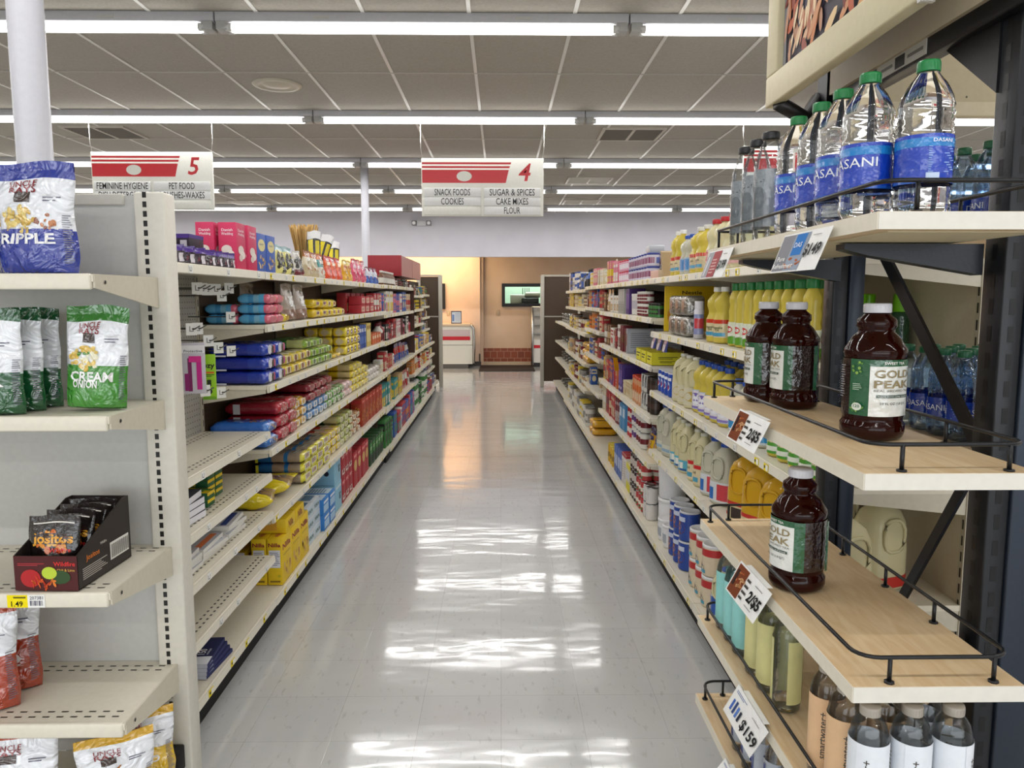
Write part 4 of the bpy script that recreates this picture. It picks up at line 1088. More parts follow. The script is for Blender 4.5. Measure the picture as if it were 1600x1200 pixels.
for k, (dx, dy, dz, rz, lab) in enumerate(((-.006, .042, .02, .05, 'black Jositos pouch at the front of the open display carton'), (.006, .098, .035, -.12, 'black snack pouch in the middle of the open display carton'), (.008, .153, .055, -.2, 'black snack pouch farther back in the open display carton'), (.0, .208, .06, .1, 'rearmost black snack pouch in the open display carton'))):
    M_ = Matrix.Rotation(-.03, 4, 'Z'); p = M_ @ Vector((dx, dy, 0))
    place(TB, lab, 'snack pouch', (root.location.x + p.x * .6, root.location.y + p.y, EC[2] + .016), -.03 + rz * .3, 'black pouches in the display carton', (-.08, 0))
cz = EC[3] + .002
RB = chip_bag('chip_bag', .20, .27, .09, [(.52, 'A63A1E'), (.95, WB), (1.1, 'B04426')], bag_art('A63A1E', 'BBQ', food=('C86A2A', 'B4551E', 'D98A3C'), sd=15), 21)
RB2 = chip_bag('chip_bag', .20, .225, .08, [(.52, 'A63A1E'), (.95, WB), (1.1, 'B04426')], bag_art('A63A1E', 'BBQ', food=('C86A2A', 'B4551E', 'D98A3C'), sd=15), 22)
q = at_y(14, 1115, EY - .27); place(RB, 'red and white chip bag in front at the left edge of fourth shelf', 'chip bag', (q.x - .075, EY - .27, cz), .25, 'red chip bags')
q = at_y(38, 1080, EY - .17); place(RB, 'red and white BBQ chip bag standing behind another on fourth shelf', 'chip bag', (q.x - .06, EY - .16, cz), .2, 'red chip bags')
cz = .203
YB = chip_bag('chip_bag', .19, .185, .075, [(.50, 'E0B82A'), (.95, WB), (1.1, 'D9A81E')], bag_art('E0B82A', 'POTATO', 'CHIPS', food=('E8C84A', 'D9A83C', 'A8622A'), sd=25), 31)
for k, (px, py, dy, rz, lab) in enumerate(((205, 1190, .26, .5, 'yellow and white potato chip bag nearest on the end cap base'), (238, 1150, .14, .35, 'yellow and white potato chip bag tucked behind on the end cap base'))):
    q = at_y(px, py, EY - dy); place(YB, lab, 'chip bag', (q.x - .04, EY - dy, cz), rz, 'yellow chip bags')
RB.scale = (1, 1, 1)
place(RB2, 'red and white chip bag under the fourth shelf on the end cap base', 'chip bag', (-1.27, EY - .30, cz), .1, 'red chip bags')

# ================================================================== WOODEN RACK: BOTTLES
W0, W1, W2, W3, W4 = [z + .0015 for z in WZ]
def pet_prof(h, r):
    P = [(r * .60, 0), (r * .90, .004), (r, .02)]
    z = .022
    for k in range(3): P += [(r * .955, z + .004), (r, z + .010)]; z += .011
    P += [(r * .965, h * .27), (r * .965, h * .53)]
    z = h * .535
    for k in range(4): P += [(r * 1.0, z + .003), (r * .95, z + .008)]; z += .010
    P += [(r * .99, h * .72), (r * .90, h * .78), (r * .68, h * .86), (r * .42, h * .92), (.0145, h * .945), (.0145, h * .955)]
    return P
def das_ops(i=0):
    return [('r', 0, 1, .74, .92, '1F7FC8', 24, 1), ('r', 0, 1, .0, .06, '1C58B8', 24, 1), ('t', 'DASANI', .53, .58, .20, 'E8EEF4', .34, .0), ('l', .40, .50, .14, .22, 2, '8FB4E4'), ('t', 'DASANI', .12, .86, .07, 'DDE8F4', .12), ('l', .04, .20, .20, .76, 12, '7FA4DC'), ('r', .03, .10, .04, .2, 'B8CCE8'), ('l', .22, .27, .20, .80, 6, '6C98D8')]
DP = pet_prof(.238, .0415)
DAS = bottle('water_bottle', DP, 'clear', (.0170, .224, .241), '157A3E', dict(r=.0415, z0=.050, z1=.124, base='1540B4', ops=das_ops(), n=36, fin='film'))
for o in DAS.children:
    if o.name.startswith('label'):
        pass
GRPD = 'big water bottles on the top rack shelf'
for i, (px, X, Y, rz, lab) in enumerate(((1424, .672, 1.232, 2.55, 'large green capped water bottle alone at the right of the top rack shelf'), (1343, .613, 1.30, -1.3, 'large green capped water bottle nearest the rack edge in the slanting row of four'),
        (1297, .613, 1.40, -1.25, 'second large green capped water bottle in the slanting row of four'), (1268, .613, 1.492, -1.3, 'third large green capped water bottle in the slanting row of four'), (1232, .613, 1.605, -1.2, 'farthest green capped water bottle in the slanting row of four'))):
    place(DAS, lab, 'water bottle', (X, Y, W0), rz, GRPD)
LP = [(.028, 0), (.033, .004), (.033, .16), (.031, .175), (.022, .205), (.0165, .215), (.0165, .225)]
LIFE = bottle('water_bottle', LP, 'pet', (.019, .222, .238), '1C1C20', dict(r=.033, z0=.03, z1=.155, base='A9B0B6', ops=[('r', 0, 1, .0, .5, '9AA2A8', 24, 1), ('l', 0.400, 0.600, 0.765, 0.835, 2, '303438'), ('o', .5, .5, .13, .2, '8A9298'), ('l', .42, .58, .08, .2, 3, 'C8CCD0'), ('r', .2, .3, .62, .75, 'A8A020')], a0=-PI / 2 - .7, span=3.6, n=24, fin='film'), n=24, sq=3.0)
for i, (Y, lab) in enumerate(((1.735, 'black capped clear water bottle next to the green capped row'), (1.82, 'middle black capped clear water bottle on the top rack shelf'), (1.905, 'farthest black capped clear water bottle on the top rack shelf'))):
    place(LIFE, lab, 'water bottle', (.602, Y, W0), -.3, 'black capped water bottles')
# smaller bottles on the far side of the rack
b = MB(WOOD); 

for z in (1.70, 1.24, .55):
    b = MB(WOOD); b.box(1.02, 1.36, 1.30, 2.03, z - .026, z, 'tan'); b.build('rear_shelf', bpy.data.objects['display_rack'])

SP = pet_prof(.205, .031)
SMALL = bottle('water_bottle', SP, 'petblue', (.0152, .192, .208), '12603A', dict(r=.031, z0=.04, z1=.092, base='16399C', ops=[('t', 'DASANI', .5, .55, .26, 'DDE6F0', .34, .0), ('t', 'DASANI', .0, .55, .26, 'DDE6F0', .34, .0), ('l', .15, .30, .2, .8, 6, '6C90D4')], fin='film'), n=20)
GS = 'small green capped water bottles on the far side of the rack'
k = 0
for j, Y in enumerate((1.62, 1.70, 1.78, 1.86)):
    for i in range(4):
        X = 1.065 + i * .068 + .01 * (j % 2)
        place(SMALL, 'small green capped bottle, far upper rack shelf, %s row, %s from left' % (('nearest', 'second', 'third', 'rear')[j], ORD[i + 1]), 'water bottle', (X, Y, 1.702), R.uniform(0, 6), GS)
for j, Y in enumerate((1.52, 1.60, 1.72, 1.80, 1.88, 1.96)):
    for i in range(4 if j > 1 else 2):
        X = 1.06 + i * .066 + (.03 if j < 2 else 0)
        place(SMALL, 'small green capped bottle, far middle rack shelf, %s row, %s from left' % (('nearest', 'second', 'third', 'fourth', 'fifth', 'rear')[j], ORD[i + 1]), 'water bottle', (X, Y, 1.242), R.uniform(0, 6), GS + ' lower down')
# shrink wrapped cases of blue water on the far side
b = MB('film')
CASE = pouch('water_case', .30, .20, .26, [(.5, '1E3E8C'), (.75, '3A5AA0'), (1.1, '26406E')], [('l', 0.200, 0.800, 0.200, 0.400, 2, 'C8D4EC')], seed=8).build('water_case')
for z, lab in ((.81, 'blue shrink wrapped case of water beyond the rack post, upper one'), (.552, 'blue shrink wrapped case of water beyond the rack post, lower one')):
    place(CASE, lab, 'water case', (1.19, 1.52, z), -.1, 'cases of water')
# tea bottles
h, r = .252, .0535
TP = [(r * .82, 0), (r * .95, .005), (r, .014), (r, .028), (r * .93, .034), (r * .93, .040)]
for k in range(6):
    z = .044 + k * .018; TP += [(r * .945, z), (r * .945, z + .012), (r * .925, z + .015)]
TP += [(r * .95, .153), (r * .98, .160), (r * .96, .168), (r * .72, .190), (r * .56, .199), (r * .56, .205), (r * .62, .209), (r * .60, .222), (.021, .232), (.021, .240)]
tea_ops = [('r', .22, .335, 0, 1, '1E5A38', 6, 1), ('r', .335, .60, 0, 1, 'E4E6E2', 10, 1), ('r', .335, .60, .885, 1, '1E5A38', 10, 1), ('r', .60, .66, 0, 1, '1E5A38', 4, 1), ('t', 'SWEET TEA', .467, .942, .045, 'F0F0EC', .13), ('t', 'GOLD', .467, .755, .13, '8F7F58', .22, .02), ('t', 'PEAK', .467, .575, .13, '8F7F58', .22, .02), ('t', 'REAL BREWED TEA', .467, .46, .04, '5A5648', .22, .0),
           ('r', .37, .565, .335, .385, '24453A', 4, 1), ('t', 'MADE WITH CANE SUGAR', .467, .36, .025, 'F0F0EC', .18, .0), ('t', '59 FL OZ (1.8 QT)', .467, .235, .04, '2A3A34', .16), ('s', .275, .85, .035, .10, 9, ['6A9A3C', '88B24C', '3F7A34'], 3), ('s', .275, .14, .035, .09, 10, ['6A9A3C', '88B24C', '3F7A34'], 5), ('o', .275, .16, .028, .07, 'DDE6DC'), ('t', '120', .275, .17, .05, '1E5A38', .035), ('l', .25, .30, .45, .58, 4, 'A8C4AC'),
           ('l', .06, .15, .15, .95, 24, 'A8A8AC'), ('l', .165, .20, .30, .9, 14, '8A8A90'), ('r', .80, .83, 0, 1, '1E5A38', 4, 1)]
TEA = bottle('tea_bottle', TP, 'liquid_tea:300B05:.05:.45', (.0245, .2345, h), 'D8D8DE', dict(r=r * .955, z0=.046, z1=.150, base='22100C', ops=tea_ops, sq=2.4, n=44, fin='film'), n=36, sq=2.4)
for nm, (px, py), z, rz, lab in (('a', (1363, 683), W1, .45, 'bottle of GOLD PEAK sweet tea facing out, nearest on the second rack shelf'), ('b', (1240, 636), W1, -1.45, 'right one of the two tea bottles at the back of the second rack shelf'), ('c', (1197, 626), W1, -1.55, 'left one of the two tea bottles at the back of the second rack shelf'), ('d', (1243, 916), W2, -1.15, 'lone tea bottle with pale green label on the empty third rack shelf')):
    q = at_z(px, py, z); place(TEA, lab, 'tea bottle', (max(q.x, RL + .072), q.y + .006, z), rz, 'bottles of sweet tea')
# tall flavoured water bottles
SWP = [(.024, 0), (.0295, .004), (.031, .02), (.0295, .05), (.031, .08), (.031, .150), (.0305, .165), (.026, .185), (.017, .198), (.0135, .203), (.0135, .210)]
def smart(colr, word, seed, span=5.2):
    ops = [('r', .30, .62, 0, 1, colr, 10, 1), ('t', 'smartwater+', .385, .5, .085, '4A4640', .60 * .0 or None, .012, PI / 2), ('t', word, .47, .42, .045, '8A7460', None, .0, PI / 2), ('l', .54, .61, .30, .70, 9, '6A6860'), ('o', .56, .22, .02, .05, '6A6860'), ('r', .66, .80, .10, .22, 'EDEDE6'), ('l', .64, .80, .40, .9, 10, '8A887C')]
    return bottle('smart_bottle' if 0 else 'flavoured_water', SWP, 'pet', (.0165, .200, .216), 'B0A89C', dict(r=.031, z0=.022, z1=.160, base=colr, ops=ops, a0=-PI / 2, span=span, fin='card', n=30), n=24)
SWT, SWY, SWB, SWC = smart('8FCFCB', '', 1), smart('D3CF92', '', 2), smart('D9B48C', 'tranquility', 3, 6.2), smart('DEE3EA', '', 4, 6.2)
def at4(px, py, z=W3 + .214): 
    q = at_z(px, py, z); return q
GF = 'tall flavoured water bottles on the fourth rack shelf'
for proto, nm, pts in ((SWT, 'pale teal', ((.605, 1.80, .4, 'nearest'), (.605, 1.872, .3, 'middle one'), (.605, 1.944, .5, 'farthest'))), (SWY, 'pale yellow', ((.612, 1.545, 2.3, 'nearest'), (.607, 1.625, .8, 'middle one'), (.605, 1.70, .3, 'farthest'))),
        (SWB, 'tan', ((.599, 1.315, .1, 'farthest'), (.600, 1.243, .35, 'middle one'), (.668, 1.243, .1, 'right one'))), (SWC, 'whitish', ((.606, 1.173, .2, 'left one in front'), (.676, 1.173, .5, 'middle one in front'), (.744, 1.173, 1.4, 'right one in front'), (.736, 1.243, 2.2, 'one behind')))):
    for X, Y, rz, w_ in pts: place(proto, 'tall water bottle with %s label, %s of its colour, fourth rack shelf' % (nm, w_), 'water bottle', (X, Y, W3), rz, GF)
# sports bottles on the lowest rack shelf
SPB = bottle('sports_bottle', [(.020, 0), (.026, .004), (.027, .05), (.024, .075), (.027, .10), (.025, .13), (.013, .155), (.012, .165)], 'pet', (.015, .155, .185), '5C78C8', dict(r=.0268, z0=.03, z1=.12, base='AEB6C2', ops=[('t', 'smart', .5, .55, .16, '1C2E7A', .35, .02, PI / 2), ('o', .5, .2, .10, .2, '1C3A9A'), ('r', .1, .2, .1, .9, '2A3C84')], fin='film', span=3.4, a0=-PI / 2 - .6), n=20)
for i, (px, py) in enumerate(((1132, 1062), (1150, 1078), (1172, 1103), (1197, 1130), (1222, 1150), (1252, 1165))):
    q = at_z(px, py, W4 + .185); place(SPB, 'small blue capped sports bottle on the lowest rack shelf, %s from far end' % ORD[i + 1], 'water bottle', (RL + .046, 1.76 - i * .075, W4), .3, 'sports bottles on the lowest rack shelf')
# price cards on the shelf edges
def price_card(X, quad, label, kind, price, sub=None):
    (y0a, y1a, zb, zt, sk) = quad      # near y, far y at the bottom, z bottom and top, skew of the top towards the near end
    root_ = None; b = MB('paper')
    def F(u, v, l=0): # u 0 at the far end to 1 at the near end
        return Vector((-l - .012 - .012 * (1 - v), (y1a - sk * v) + (y0a - y1a) * u - (y0a + y1a) / 2, zb + (zt - zb) * v - zb))
    P = [F(0, 0), F(1, 0), F(1, 1), F(0, 1)]; Q = [p + Vector((.0008, 0, 0)) for p in P]
    b.poly(P, 'F2F2F0'); b.poly(Q[::-1], 'E4E4E0')
    for i in range(4): b.poly([P[i], Q[i], Q[(i + 1) % 4], P[(i + 1) % 4]], 'E8E8E4')
    b.poly([F(.15, 1), F(.85, 1), F(.85, 1) + Vector((.0132, 0, .0)), F(.15, 1) + Vector((.0132, 0, .0))], 'E8E8E4')
    A = lambda u, v, l: F(u + .5, v, l)
    if kind == 'tea': art(b, A, 1, 1, [('r', .03, .36, .05, .95, '7A3E22'), ('s', .2, .55, .13, .30, 16, ['A8562E', 'C27A48', '8C3A1E', 'D9A878'], 3), ('r', .06, .13, .3, .8, '3A2420'), ('l', .39, .52, .12, .86, 4, '4A4642'), ('l', .62, .92, .80, .84, 1, '55524E'), ('t', price, .77, .47, .30, '161616', .36, .035), ('l', .62, .90, .16, .20, 1, '6A6864')])
    elif kind == 'water': art(b, A, 1, 1, [('r', .02, .30, .04, .96, '8C8C92'), ('r', .30, .62, .04, .96, '9AA4B4'), ('r', .34, .56, .42, .95, '3C7CC4'), ('s', .45, .22, .16, .15, 10, ['C87A52', 'D9946A', 'B8643E'], 5), ('t', 'Pure', .17, .36, .12, 'F2F2F2', .18), ('t', 'Refreshment', .27, .17, .12, 'F2F2F2', .46), ('t', 'DAS', .45, .68, .12, 'E8F0F8', .16), ('l', .70, .92, .84, .88, 1, '888884'), ('t', price, .80, .52, .26, '3A3A3C', .32, .035)])
    elif kind == 'life': art(b, A, 1, 1, [('r', .02, .28, .04, .96, 'A8A8AE'), ('r', .08, .14, .1, .8, 'D8D8DC'), ('r', .28, .60, .04, .96, 'A85A5C'), ('l', .32, .56, .15, .72, 5, 'D8B4B0'), ('l', .70, .92, .80, .85, 1, '888884'), ('t', price, .80, .46, .28, '3A3A3C', .32, .035)])
    else: art(b, A, 1, 1, [('l', .06, .40, .80, .90, 2, '5A6EA8'), ('r', .10, .15, .25, .62, '4A6EC0'), ('r', .19, .24, .25, .66, '3A4E80'), ('r', .28, .33, .25, .60, '5A80CC'), ('r', .37, .42, .25, .58, '2A3040'), ('l', .62, .92, .80, .84, 1, '6A6864'), ('t', price, .73, .40, .32, '202024', .46, .02)])
    o = b.build('price_card', None, (X, (y0a + y1a) / 2, zb)); tag(o, label, 'price card', 'price cards clipped to the rack shelves')
price_card(RL, (1.549, 1.741, 1.247, 1.322, .055), 'two for five dollars price card on the second rack shelf edge', 'tea', '2/$5')
price_card(RL, (1.518, 1.712, .892, .985, .07), 'two for five dollars price card on the third rack shelf edge', 'tea', '2/$5')
price_card(RL, (1.282, 1.494, 1.617, 1.686, .04), 'Pure Refreshment price card reading 1.49 on the top rack shelf', 'water', '$149')
price_card(RL, (1.821, 2.02, 1.619, 1.686, .05), 'red striped price card reading 1.99 at the far end of top rack shelf', 'life', '$199')
price_card(RL, (1.507, 1.70, .60, .70, .07), 'price card with small bottles reading 1.59 on fourth rack shelf edge', 'sports', '$159')
price_card(RL, (1.60, 1.76, .40, .47, .05), 'white price card at the bottom picture edge on the lowest rack shelf', 'sports', '')
# ================================================================== LEFT SHELVES
yl = lambda px: ylip(px, -LX)
TL, L2n, L3n, L4n, L5n, LBn = 'top left shelf', 'second left shelf', 'third left shelf', 'fourth left shelf', 'fifth left shelf', 'left base shelf'
ZL = [1.685, 1.445, 1.165, .865, .545, .145]
def fit(px0, px1, n, f=yl):
    """first centre and step of n facings filling the lip between two pixels"""
    a, b_ = f(px0), f(px1); s = (b_ - a) / n
    return a + s / 2, s
# ---- top shelf
MIN = pouch('berry_pouch', .085, .060, .030, [(.72, '2E2030'), (1.1, '4B2F86')], [('s', .5, .42, .34, .30, 12, ['4A2430', '6A3A44', '2A1620', 'C8A8A8'], 2), ('r', .80, .97, .1, .6, 'C9C4CC')], seed=3).build('berry_pouch')
for i, (x, y, k, rz) in enumerate(((-1.13, 2.76, 0, .5), (-1.13, 2.665, 0, .4), (-1.13, 2.86, 0, .6), (-1.22, 2.88, 0, .5), (-1.13, 2.97, 0, .9), (-1.13, 3.05, 0, 1.0), (-1.13, 3.13, 0, 1.1), (-1.13, 3.20, 0, 1.1))):
    place(MIN, 'small purple berry pouch at the near end of %s, %s from the post' % (TL, ORD[i + 1]), 'pouch', (x, y, 1.688), rz, 'purple berry pouches')
BOXD = carton('snack_carton', .14, .165, .058, '2E2030', [('r', 0, 1, .75, 1, '4B2F86')], [('r', 0, 1, .72, 1, '4B2F86'), ('s', .4, .36, .3, .3, 12, ['4A2430', '6A3A44', 'C8A8A8'], 2), ('r', .8, .95, .1, .6, 'C9C4CC')])
place(BOXD, 'dark box with purple top under the blue carton on ' + TL, 'carton', (-1.185, 2.75, 1.688), PI / 2, 'dark purple topped cartons')
place(BOXD, 'dark box with purple top behind the berry pouches on ' + TL, 'carton', (-1.165, 2.98, 1.688), PI / 2, 'dark purple topped cartons')
BBX = carton('snack_carton', .09, .075, .060, '1B2E9C', [('r', .1, .9, .7, .8, 'C8D0E8')], [('r', .1, .9, .74, .82, 'C8D0E8'), ('r', .12, .88, .06, .62, '2A4AB8'), ('o', .5, .34, .3, .26, 'D9C48A'), ('o', .5, .34, .18, .15, '8A6A3A')], [('r', .1, .9, .1, .9, '22389C')])
place(BBX, 'small blue carton stacked at the near end of ' + TL, 'carton', (-1.215, 2.80, 1.7495), PI / 2)
place(BOXD, 'dark purple carton stacked second layer beside the small blue carton', 'carton', (-1.165, 2.98, 1.7495), PI / 2, 'dark purple topped cartons')
PK = [('t', 'Danish', .5, .84, .055, 'F4E0E8', .62, .015), ('t', 'Wedding', .5, .76, .055, 'F4E0E8', .66, .015), ('o', .45, .42, .30, .10, 'E4D8D0'), ('o', .62, .32, .26, .09, 'EDE4DC'), ('o', .40, .25, .2, .07, 'D8C8C0')]
PINK = carton('cookie_carton', .115, .075, .195, 'CF3560', PK, PK, [('r', .1, .9, .1, .9, 'B82C54')])
place(PINK, 'tall pink wedding cookie carton second back on ' + TL, 'carton', (-1.195, 3.30, 1.688), PI / 2, 'tall pink cookie cartons')
place(PINK, 'tall pink wedding cookie carton nearest the aisle, first of the pink row', 'carton', (-1.105, 3.31, 1.688), PI / 2, 'tall pink cookie cartons')
place(PINK, 'tall pink wedding cookie carton beside the blue cartons', 'carton', (-1.10, 3.445, 1.688), PI / 2, 'tall pink cookie cartons')
BL2 = [('o', .5, .70, .40, .16, 'E4D89A'), ('l', 0.250, 0.750, 0.695, 0.745, 2, '2A3A8A'), ('s', .5, .25, .36, .18, 12, ['E0BE84', 'C89A5C', 'EAD3A4'], 5)]
BLUE = carton('cookie_carton', .13, .07, .175, '3F62B8', BL2, BL2)
run(BLUE, 'tall blue cookie carton', TL, 'carton', -1, 1.685, 3.585, 2, .135, 2, .08)
LEO = pouch('snack_bag', .15, .135, .07, [(.88, 'E6E08A'), (1.1, '9CC4C8')], [('s', .5, .45, .45, .42, 60, ['1A1712', '26221A', '141210'], 9)], seed=11).build('snack_bag')
run(LEO, 'leopard spotted snack bag', TL, 'snack bag', -1, 1.685, 3.95, 2, .16, x0=.05)
LEO2 = pouch('snack_bag', .14, .13, .07, [(.3, '6A1A2A'), (1.1, 'E4E2DC')], [('s', .5, .55, .42, .34, 40, ['1A1712', '26221A'], 19)], seed=14).build('snack_bag')
run(LEO2, 'white and black spotted snack bag', TL, 'snack bag', -1, 1.685, 4.30, 1, x0=.05)
def bagv(cols, seed, w=.15, h=.14, d=.07): return pouch('snack_bag', w, h, d, [(.5, cols[0]), (.85, cols[1]), (1.1, cols[2])], [('s', .5, .4, .3, .25, 10, [cols[2], cols[1], cols[0]], seed), ('r', .2, .8, .66, .80, cols[3]), ('l', .3, .7, .68, .78, 2, cols[0])], seed=seed).build('snack_bag')
BG1 = bagv(('C8B896', 'D8CDB0', 'B06A3A', 'E8E4D4'), 5)
run(BG1, 'beige snack bag with peaked top', TL, 'snack bag', -1, 1.685, 4.50, 2, .16, x0=.05)
BG2 = bagv(('D8D2C4', '2C8A8A', 'C8641E', 'EDE8DC'), 6)
run(BG2, 'teal and white snack bag', TL, 'snack bag', -1, 1.685, 4.83, 1, x0=.05)
BG3 = bagv(('D8481E', 'E4622A', 'C8321A', 'F0D8B0'), 8)
run(BG3, 'orange red snack bag', TL, 'snack bag', -1, 1.685, 5.02, 3, .17, x0=.05)
BG4 = bagv(('E0A81E', 'D99A1A', 'E8C84A', 'C8641E'), 10)
run(BG4, 'yellow snack bag', TL, 'snack bag', -1, 1.685, 5.56, 2, .16, x0=.05)
BG5 = bagv(('D23C62', 'E0587A', 'C82C50', 'F0C8D4'), 12, .17, .165)
run(BG5, 'pink snack bag', TL, 'snack bag', -1, 1.685, 5.92, 3, .18, x0=.05)
BG6 = bagv(('1F5AB8', 'C8D0E0', '8A3A6A', 'E8E8F0'), 15, .16, .13)
run(BG6, 'blue and mauve snack bag', TL, 'snack bag', -1, 1.685, 6.52, 3, .19, x0=.05)
# broom and wrapped brushes standing among the bags
root = thing('corn_broom', 'straw broom head standing bristles up behind snack bags', 'broom', (-1.27, 5.03, 1.688))
root.scale = (1.4, 1.4, 1.5)
b = MB('bristle'); rr = random.Random(2)
for k in range(150):
    a, q = rr.uniform(-1, 1), rr.uniform(-1, 1)
    b.tube([(a * .030, q * .018, .06), (a * .042, q * .022, .14), (a * .062 + rr.uniform(-.004, .004), q * .026, .225 + rr.uniform(-.01, .012))], .0022, rr.choice(['C8A46A', 'B8935A', 'D4B27A', 'A88550']), n=4)
b.build('bristles', root)
b = MB('bristle'); b.lathe([(.022, 0), (.026, .03), (.034, .062), (.030, .085)], 'B8935A', 14, sy=.6)
for z_ in (.045, .065, .08): b.lathe([(.0345, z_), (.0345, z_ + .004)], '6A4A2A', 14, sy=.62, caps=False)
b.build('binding', root)
BR = pouch('wrapped_brush', .085, .30, .06, [(.12, 'D8D8D4'), (.85, '1A1A16'), (1.1, 'E4E4E6')], [('r', .08, .42, .15, .82, 'E8D81E'), ('l', 0.100, 0.400, 0.445, 0.515, 2, '1A1A16'), ('r', .6, .9, .5, .8, 'D8C81E')], seed=4, topcrimp=False).build('wrapped_brush')
for lab, x, y, rz, tl in (('yellow and black wrapped brush upright right of the straw broom', -1.19, 4.93, .3, (0, .02)), ('yellow and black wrapped brush leaning across to the right', -1.27, 5.30, .3, (0, .32)), ('yellow and black wrapped brush behind the leaning one', -1.27, 5.85, .3, (0, .05))):
    place(BR, lab, 'brush', (x, y, 1.690 if tl[1] < .2 else 1.712), rz, 'wrapped brushes', tl)
# ---- pegboard of the nearest bay: hooks with tags, hanging packs
HK = MB('metal'); HK.tube([(0, 0, 0), (.20, 0, 0), (.22, 0, .012)], .0028, '6A6A66', n=6)
hm = HK.mesh('wire_hook')
def hook(px, py, X, label, tagk=True):
    p = at_x(px, py, X)
    root = thing('peg_hook', label, 'hook', (-1.374, p.y, p.z))
    root['group'] = 'tagged peg hooks on the nearest left bay'
    o = bpy.data.objects.new('wire', hm); COL.objects.link(o); o.parent = root
    b = MB('paper'); F = flat((.222, -.018, -.024), (0, 1, 0), (0, 0, 1))
    b.box(.2195, .2215, -.02, .02, -.024, .022, 'E8E8E4'); 
    art(b, lambda u, v, l: Vector((.2215 + l, u, -.024 + v)), .04, .046, [('r', .3, .4, .3, .75, '8A8A8A'), ('r', .4, .7, .3, .38, '8A8A8A'), ('r', .62, .7, .38, .6, '8A8A8A')])
    art(b, lambda u, v, l: Vector((.2195 - l, -u, -.024 + v)), .04, .046, [('r', .2, .8, .3, .7, '9A9A9A')])
    q = b.build('price_tag', root)
    q.rotation_euler = (0, 0, -.9)
    q.location = (.05, .17, 0)
for i, (px, py) in enumerate(((303, 450), (311, 451), (318.5, 452), (333, 452), (353.5, 450), (342, 462), (294, 514), (304, 513), (321, 532), (356, 495), (337, 543), (357, 548), (316, 610), (341, 613))):
    hook(px, py, -1.20, 'white tagged wire hook on grey pegboard, %s of the hooks from the top' % ORD[i + 1])
PH = carton('hanging_pack', .085, .012, .20, 'C8C4CE', [('r', 0, 1, .80, .95, 'EDEDF0'), ('t', 'Protective', .5, .84, .05, '4A4A5A', .8), ('r', .25, .42, .05, .7, '7A1A5A'), ('r', .62, .84, .08, .72, 'C8208A'), ('r', .3, .84, .62, .74, 'D82C8C'), ('r', .10, .28, .06, .40, '8A1A6A')], None)
place(PH, 'hanging pack with magenta tools at the near end by the post', 'hanging pack', (-1.20, 2.985, 1.195), .25)
LP_ = carton('hanging_pack', .052, .014, .185, '94C81E', [('t', 'ozy', .5, .76, .11, '1A1A14', .9, .03), ('r', .1, .9, .58, .62, 'D8641E'), ('l', .1, .9, .50, .57, 2, '2A3A14'), ('r', .35, .65, .30, .44, '1E2A14'), ('o', .5, .18, .22, .06, '1E2A14'), ('r', 0, 1, .0, .06, '6AA01A')], None)
place(LP_, 'narrow lime green hanging pack beside the magenta one', 'hanging pack', (-1.19, 3.11, 1.155), .2)
# ---- notebooks and paper on the nearest bay
NB = MB('paper'); NB.box(-.105, .105, 0, .24, 0, .022, {'*': 'D8DAE4', 'z+': '54565E', 'y-': 'E4E4EA'}); NB.box(-.105, .105, 0, .24, .022, .024, '4A4C55'); NB = NB.build('notebook')
for k in range(4): place(NB, 'thick white notebook in the near stack on the shelf of pads, %s from bottom' % ORD[k + 1], 'notebook', (-1.115, 2.70, .7575 + k * .0255), PI / 2 + R.uniform(-.08, .08), 'stack of white notebooks')
CR = carton('crayon_box', .075, .12, .028, '1F5A34', [('r', 0, 1, .55, 1, 'E4C41E')], [('r', 0, .6, .2, 1, 'E4C41E')], [('r', 0, .55, 0, 1, 'E4C41E'), ('r', .55, .7, 0, 1, '7AA82A'), ('o', .4, .4, .2, .2, '2A6A3A')])
for i in range(3):
    for k in range(4 if i else 2): place(CR, 'yellow and green crayon box, %s stack from near, %s up, beside notebooks' % (ORD[i + 1], ORD[k + 1]), 'crayon box', (-1.14 - .03 * (i > 0), 2.945 + i * .085, .7575 + k * .029), PI / 2, 'crayon boxes')
YC = carton('crayon_box', .11, .07, .045, '5A3A1A', [('r', .1, .9, .2, .8, 'D8B41E')], [('r', .1, .9, .2, .8, '8A5A1E')], [('o', .5, .5, .3, .3, 'C8A41E')])
place(YC, 'brown and yellow box behind the crayon boxes', 'box', (-1.30, 2.872, .7575), PI / 2)
BK = [MB('paper') for _ in range(3)]
covers = (('B8BAC2', 'D87A4A'), ('A8A49C', '5A6A8A'), ('C8C8CE', '3A4A8A'))
PR = []
for b, (c, d) in zip(BK, covers):
    b.box(-.11, .11, 0, .17, 0, .016, {'*': 'E2E0DA', 'z+': c}); art(b, lambda u, v, l: Vector((u, v, .016 + l)), .22, .17, [('r', .08, .92, .1, .25, d), ('r', .1, .6, .45, .8, '7A6A5A'), ('o', .7, .55, .15, .2, 'D8C84A')]); PR.append(b.build('magazine'))
n_ = 0
for i, y in enumerate((2.66, 2.90, 3.14)):
    for k in range(4 - i % 2):
        place(PR[(i + k) % 3], 'glossy covered book, %s pile from near, %s up, under the notebooks' % (ORD[i + 1], ORD[k + 1]), 'book', (-1.105 - R.uniform(0, .02), y, .5775 + k * .0172), PI / 2 + R.uniform(-.1, .1), 'books under the notebooks')
EN = MB('paper'); EN.box(-.115, .115, 0, .115, 0, .014, {'*': 'C8CAD8', 'z+': '2A2E55', 'y-': '3A3E68'})
